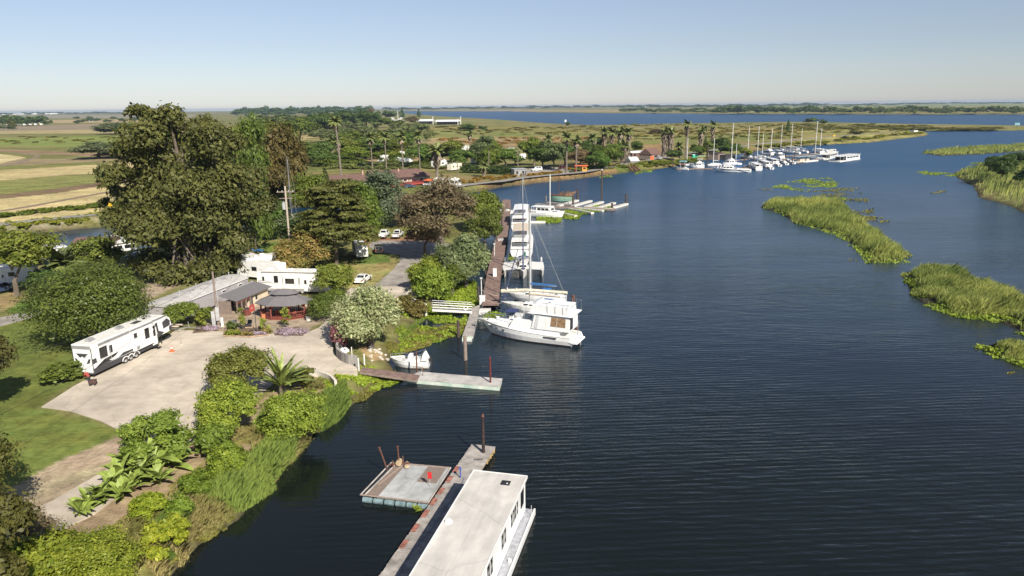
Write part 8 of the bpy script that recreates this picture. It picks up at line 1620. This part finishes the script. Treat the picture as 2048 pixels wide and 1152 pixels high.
t = thing('ticket_booth', 'orange and yellow booth with a canopy in the campground', 'booth', gnd(1168, 343), .1); k = MB(); k.box(-1, -1, 0, 1, 1, 2.6); k.build('body', mat('yellow orange paint', (.7, .32, .04), .6), t); k = MB(); k.box(-4.5, -1.6, 2.603, 1.6, 1.6, 2.9); k.build('canopy', orange, t); k = MB(); [k.tube([(-4.2, y, 0), (-4.2, y, 2.6)], .08, 4) for y in (-1.4, 1.4)]; k.build('post', orange, t); panel([(-1, -1, 0), (1, -1, 0), (1, -1, 2.6), (-1, -1, 2.6)], .2, .8, .4, .75, glass, 'window', t)
def signp(label, px, base, top, w, m, dia=False):
    p = gnd(px, base); h = ztop(p, top)-p.z; t = thing('road_sign', label, 'sign', p); k = MB(); k.tube([(0, .05, 0), (0, .05, h)], .06, 5); k.build('post', grey, t); s = w/2; k = MB()
    pts = [(-s, h-s), (0, h-2*s), (s, h-s), (0, h)] if dia else [(-s, h-w), (s, h-w), (s, h), (-s, h)]; kk = prism_y(pts, .03, .0); kk.build('sign_face', m, t)
yel = mat('yellow sign', (.75, .45, .02), .5); signp('yellow diamond road sign on the levee beyond the marina', 1668, 279, 269, 2.0, yel, True); signp('yellow diamond road sign by the left levee road', 222, 428, 404, 1.7, yel, True); signp('orange sign beside the levee road near the brown house', 1304, 323, 312, 1.9, orange)
for i, w in enumerate(('left', 'middle', 'right')):
    a, b_ = gnd(1256+i*6, 334-i*.5), at(1266+i*7, 344-i*.8, .1); t = thing('culvert_pipe', 'rusty culvert pipe running down the levee bank, %s of three' % w, 'pipe', a+V3((0, 0, .4))); k = MB(); k.tube([(0, 0, 0), tuple(b_-a)], .45, 10); k.build('pipe', rust, t); k = MB(); k.disc(tuple(b_-a), .5, .1, 'x', 10); k.build('collar', rust, t)
# distant buildings and boat sheds
def boatshed(label, x0, x1, base, top):
    a, b_ = gnd(x0, base), gnd(x1, base-.4); L = (b_-a).length; h = ztop(a, top)-a.z; t = thing('covered_boat_shed', label, 'boat shed', a, head(a, b_)); k = MB(); k.loft([[(x, 0, h*.62), (x, 20, h), (x, 40, h*.62)] for x in (0, L)]); k.build('roof', mat('white metal roof', (.8, .8, .78), .5), t)
    for i in range(10): k = MB(); k.box(L*i/9-.4, 0, 0, L*i/9+.4, 1, h*.6); k.build('post', dark, t)
    k = MB(); k.box(1, 20, 0, L-1, 21, h*.6); k.build('back_screen', dark, t)
boatshed('white roofed boat shed on the right of the pair far across the marsh', 869, 916, 249.5, 240); boatshed('white roofed boat shed on the left of the pair far across the marsh', 832, 864, 248.5, 239)
g = random.Random(3)
for i in range(18):
    x = 745+i*4.6+g.uniform(-1, 1); y = 243+g.uniform(-3, 4)-.04*(x-745); hut('distant_home', 'small white home in the distant waterside cluster'+nth(i), (x, y), (x+g.uniform(3, 6), y-.05), 10, 3.2, 1.2, white, offwhite if i % 3 else greyw, wins=1)['group'] = 'white homes of the distant waterside cluster'
for i in range(10):
    x = 10+i*13+g.uniform(-3, 3); hut('distant_shed', 'pale low shed on the left horizon'+nth(i), (x, 229.3-.011*x), (x+g.uniform(4, 9), 229.2-.011*x), 30, 8, 2, white, greyw, wins=0)['group'] = 'pale sheds on the left horizon'
for i in range(7):
    x = 18+i*11; hut('distant_shed', 'tiny white shed below the far left tree clump'+nth(i), (x, 250.5-.01*x), (x+2.2, 250.4-.01*x), 5, 2.6, .8, white, white, wins=0)['group'] = 'white sheds below the far left clump'
hut('distant_shed', 'grey barn in the far fields left of the eucalyptus', (176, 243), (189, 242.8), 20, 5, 2, greyw, greyw, wins=0)
hut('distant_shed', 'white shed on the point of the far levee', (1828, 265.5), (1836, 265.3), 6, 2.4, .8, white, dark, wins=0)
for x, b_, t_ in ((866, 249, 233), (921.5, 250, 233), (916, 250, 238), (796, 240, 222)): pile('distant pale mast or pole, at the %s' % {866: 'gap between the boat sheds', 921.5: 'right end of the boat sheds, tallest', 916: 'right end of the boat sheds, shorter', 796: 'distant cluster of homes'}[x], x, b_, t_, .5, white, 1.0, name='mast_pole')
t = thing('channel_marker', 'white channel marker at the edge of the wide river', 'marker', at(1131, 247, 0)); k = MB(); k.tube([(0, 0, -1), (0, 0, 3)], .6, 6); k.build('post', white, t); k = MB(); k.box(-1.5, -.3, 3, 1.5, .3, 6.5); k.build('board', white, t)
t = thing('channel_marker', 'dark marker post standing in the water at the far right', 'marker', at(2033, 256, 0)); k = MB(); k.tube([(0, 0, -1), (0, 0, 4)], .5, 6); k.build('post', dark, t); k = MB(); k.box(-3, -.5, 3.2, 3, .5, 6); k.build('board', teal, t)
# houseboats and awnings in the left lagoon
farhouseboat('white houseboat with skylights in the left lagoon, beside the eucalyptus', (252, 510), (212, 498), 6.5, False, white); farhouseboat('white roofed houseboat in the left lagoon behind the fan palm', (88, 522), (132, 516), 6, False, white)
t = thing('round_roof_boathouse', 'boathouse with a rounded brown roof in the left lagoon', 'boathouse', at(160, 512, 0), .1); k = MB(); n = 10; k.loft([[(x, 3.6*math.cos(math.pi*i/n), 2.4+1.9*math.sin(math.pi*i/n)) for i in range(n+1)] for x in (0, 8)]); k.build('roof', mat('brown rounded roof', (.16, .09, .075), .8), t); k = MB(); k.box(.2, -3.4, -.1, 7.8, 3.4, 2.4); k.build('wall', grey, t)
# ------------------------------------------------------------------ person behind the striped trailer
def person():
    p = gnd(180, 769); t = thing('person', 'person in a white hat and rust red shirt bending over behind the striped trailer', 'person', p+V3((0, 0, .03)), R(160))
    J = {'pelvis': (0, 0, .92), 'waist': (.10, 0, 1.06), 'chest': (.30, 0, 1.26), 'neck': (.44, 0, 1.38), 'head0': (.52, 0, 1.42), 'head': (.60, 0, 1.47)}
    for s, n in ((1, 'l'), (-1, 'r')): J.update({n+'hip': (0, s*.10, .88), n+'knee': (.06, s*.12, .48), n+'ank': (-.04, s*.12, .08), n+'toe': (.14, s*.13, .04), n+'sh': (.34, s*.19, 1.30), n+'elb': (.42, s*.23, 1.02), n+'wr': (.60, s*.18, .86), n+'hand': (.67, s*.17, .82)})
    names = list(J); E = [('pelvis', 'waist'), ('waist', 'chest'), ('chest', 'neck'), ('neck', 'head0'), ('head0', 'head')]
    for n in 'lr': E += [('pelvis', n+'hip'), (n+'hip', n+'knee'), (n+'knee', n+'ank'), (n+'ank', n+'toe'), ('chest', n+'sh'), (n+'sh', n+'elb'), (n+'elb', n+'wr'), (n+'wr', n+'hand')]
    me = bpy.data.meshes.new('body'); me.from_pydata([J[n] for n in names], [(names.index(a), names.index(b_)) for a, b_ in E], []); o = bpy.data.objects.new('body', me); C.objects.link(o); o.parent = t
    rad = {'pelvis': .15, 'waist': .14, 'chest': .16, 'neck': .06, 'head0': .09, 'head': .11, 'hip': .10, 'knee': .065, 'ank': .045, 'toe': .04, 'sh': .075, 'elb': .045, 'wr': .03, 'hand': .035}
    sk = o.modifiers.new('skin', 'SKIN')
    for i, n in enumerate(names): r = rad.get(n, rad.get(n[1:], .05)); me.skin_vertices[0].data[i].radius = (r, r); me.skin_vertices[0].data[i].use_root = (n == 'pelvis')
    o.modifiers.new('sub', 'SUBSURF').levels = 1; o.modifiers['sub'].render_levels = 2
    bm_ = bpy.data.materials.new('skin and clothes'); bm_.use_nodes = True; nt = bm_.node_tree; b_ = nt.nodes['Principled BSDF']; tc = N(nt, 'ShaderNodeTexCoord'); sx = N(nt, 'ShaderNodeSeparateXYZ'); nt.links.new(tc.outputs['Object'], sx.inputs[0]); r = N(nt, 'ShaderNodeValToRGB'); r.color_ramp.interpolation = 'CONSTANT'; nt.links.new(rmp_(nt, sx.outputs['Z']), r.inputs[0])
    e = r.color_ramp.elements; e[0].color = (.03, .03, .04, 1); e[1].position = .60; e[1].color = (.30, .05, .035, 1); q = e.new(.875); q.color = (.45, .27, .2, 1); nt.links.new(r.outputs[0], b_.inputs['Base Color']); b_.inputs['Roughness'].default_value = .8; me.materials.append(bm_)
    k = MB(); k.disc((.62, 0, 1.55), .2, .025, n=16); k.disc((.62, 0, 1.575), .11, .1, n=12, r2=.09); k.build('hat', white, t)
    for s in (-1, 1):
        for f in range(4): k = MB(); b0 = V3((.69, s*(.15+.022*f), .81)); k.tube([b0, b0+V3((.04, 0, -.03)), b0+V3((.05, 0, -.07+.006*f))], [.010, .009, .007], 5); k.build('finger', mat('skin', (.45, .27, .2), .6), t)
        k = MB(); b0 = V3((.66, s*.13, .82)); k.tube([b0, b0+V3((.04, -s*.03, -.02))], [.011, .008], 5); k.build('thumb', MATS['skin'], t)
def rmp_(nt, s): r = N(nt, 'ShaderNodeMapRange'); r.inputs[1].default_value = 0; r.inputs[2].default_value = 1.6; nt.links.new(s, r.inputs[0]); return r.outputs[0]
person()
t = thing('cart', 'small dark cart in front of the bending person', 'cart', gnd(187, 771)+V3((0, 0, .09)), .3); k = MB(); k.box(-.35, -.3, .25, .35, .3, .6); k.build('box', mat('dark brown cart', (.08, .04, .035), .7), t); [MB().disc((x, y, .13), .13, .05, 'y', 10).build('wheel', rubber, t) for x in (-.25, .25) for y in (-.33, .28)]
# ------------------------------------------------------------------ ropes, fenders and small gear
def rope(label, a, b_, sag=.25):
    a, b_ = V3(a), V3(b_); t = thing('mooring_rope', label, 'rope', a); k = MB(); k.tube([(b_-a)*(i/10)-V3((0, 0, sag*4*(i/10)*(1-i/10))) for i in range(11)], .025, 4); k.build('rope', tanc, t)
rope('rope from the motor yacht bow to the pale float', at(958, 645, 2.0), at(950, 640, .55)); rope('rope from the wrapped boom sailboat bow to the boardwalk', at(1003, 620, 1.6), at(990, 612, .65)); rope('rope from the blue sail sailboat bow to the boardwalk', at(1010, 597, 1.5), at(994, 590, .65)); rope('rope from the trimaran to the boardwalk', at(1008, 545, 1.3), at(996, 552, .65)); rope('rope from the small white boat to the brown ramp', at(845, 728, .9), at(842, 747, .7))
rope('rope from the houseboat to the dock near its head', at(950, 940, .6), at(962, 955, .9)); rope('dark power cable hanging to the outer sailboat bow', at(962, 590, 3.2), at(1003, 606, 2.2), .5); rope('second dark power cable over the boardwalk', at(962, 578, 3.2), at(1008, 590, 2.2), .5)
fw = ['nearest the bow', 'second from the bow', 'amidships', 'below the curtained window', 'nearest the stern']
for i, (x, y) in enumerate(((1000, 664), (1032, 668), (1064, 672), (1098, 677), (1130, 681))):
    t = thing('fender', 'pale fender hanging on the side of the motor yacht, ' + fw[i], 'fender', at(x, y, .45)+V3((0, -.28, 0))); k = MB(); k.tube([(0, 0, 0), (0, 0, .06), (0, 0, .5), (0, 0, .58)], [.05, .12, .12, .04], 8); k.build('bladder', offwhite if i % 2 else lgrey, t); k = MB(); k.tube([(0, 0, .56), (0, .1, 1.0)], .015, 3); k.build('line', dark, t)
g = random.Random(21); D_ = 'near the pedestal|beside the tan canopy cruiser|by the dish|past the hard top cruiser|beside the trimaran|at the shore side bend|near the dock locker|at the far end'.split('|')
for i, (x, y) in enumerate(((979, 570), (1006, 500), (994, 500), (1010, 440), (994, 535), (985, 545), (976, 600), (1012, 415))):
    kind = i % 3; t = thing(('bucket', 'step_box', 'hose_coil')[kind], ('small bucket', 'white boarding step', 'coiled dark hose')[kind]+' on the boardwalk '+D_[i], ('bucket', 'step', 'hose')[kind], at(x, y, .6), i); k = MB()
    if kind == 0: k.disc((0, 0, 0), .16, .36, n=10, r2=.2); k.build('pail', (bluec, orange, lgrey)[i % 3], t); k = MB(); k.tube([(-.2, 0, .36), (0, 0, .55), (.2, 0, .36)], .015, 3); k.build('handle', lgrey, t)
    elif kind == 1: k.box(-.4, -.3, 0, .4, .3, .25); k.box(-.4, -.02, .253, .4, .3, .5); k.build('treads', white, t); k = MB(); k.box(-.43, -.3, 0, -.405, .3, .52); k.box(.405, -.3, 0, .43, .3, .52); k.build('side_panel', greyw, t)
    else: [k.tube([(r*math.cos(a), r*math.sin(a), .03+.04*j) for a in np.linspace(0, 6.28, 13)], .03, 4, caps=False) for j, r in enumerate((.35, .33, .36))]; k.build('coil', dark, t)
# pilings along the shore side of the boardwalk
for i, (x, y) in enumerate(((963, 596), (968, 574), (972, 556), (979, 534), (986, 511), (993, 489), (1000, 466), (1005, 447))):
    pile('brown post along the shore edge of the boardwalk'+nth(i).replace('from the left', 'from the camera').replace('leftmost', 'nearest'), x, y, y-14, .13, woodd, .2, name='post')
worn(MATS['houseboat roof coating'], .35, .90, 1.04); worn(conc, .5, .84, 1.05); worn(MATS['pale deck panel'], .5, .84, 1.05)
# ------------------------------------------------------------------ air
hm = bpy.data.materials.new('haze air'); hm.use_nodes = True; nt = hm.node_tree; nt.nodes.remove(nt.nodes['Principled BSDF']); pv = N(nt, 'ShaderNodeVolumePrincipled')
pv.inputs['Color'].default_value = (.60, .76, 1, 1); pv.inputs['Density'].default_value = 6e-5; pv.inputs['Anisotropy'].default_value = .2; nt.links.new(pv.outputs[0], nt.nodes['Material Output'].inputs['Volume'])
k = MB(); k.box(-13000, -4000, -3, 13000, 13500, 38); ho = k.build('haze', hm); ho['kind'] = 'stuff'; S.cycles.volume_bounces = 0
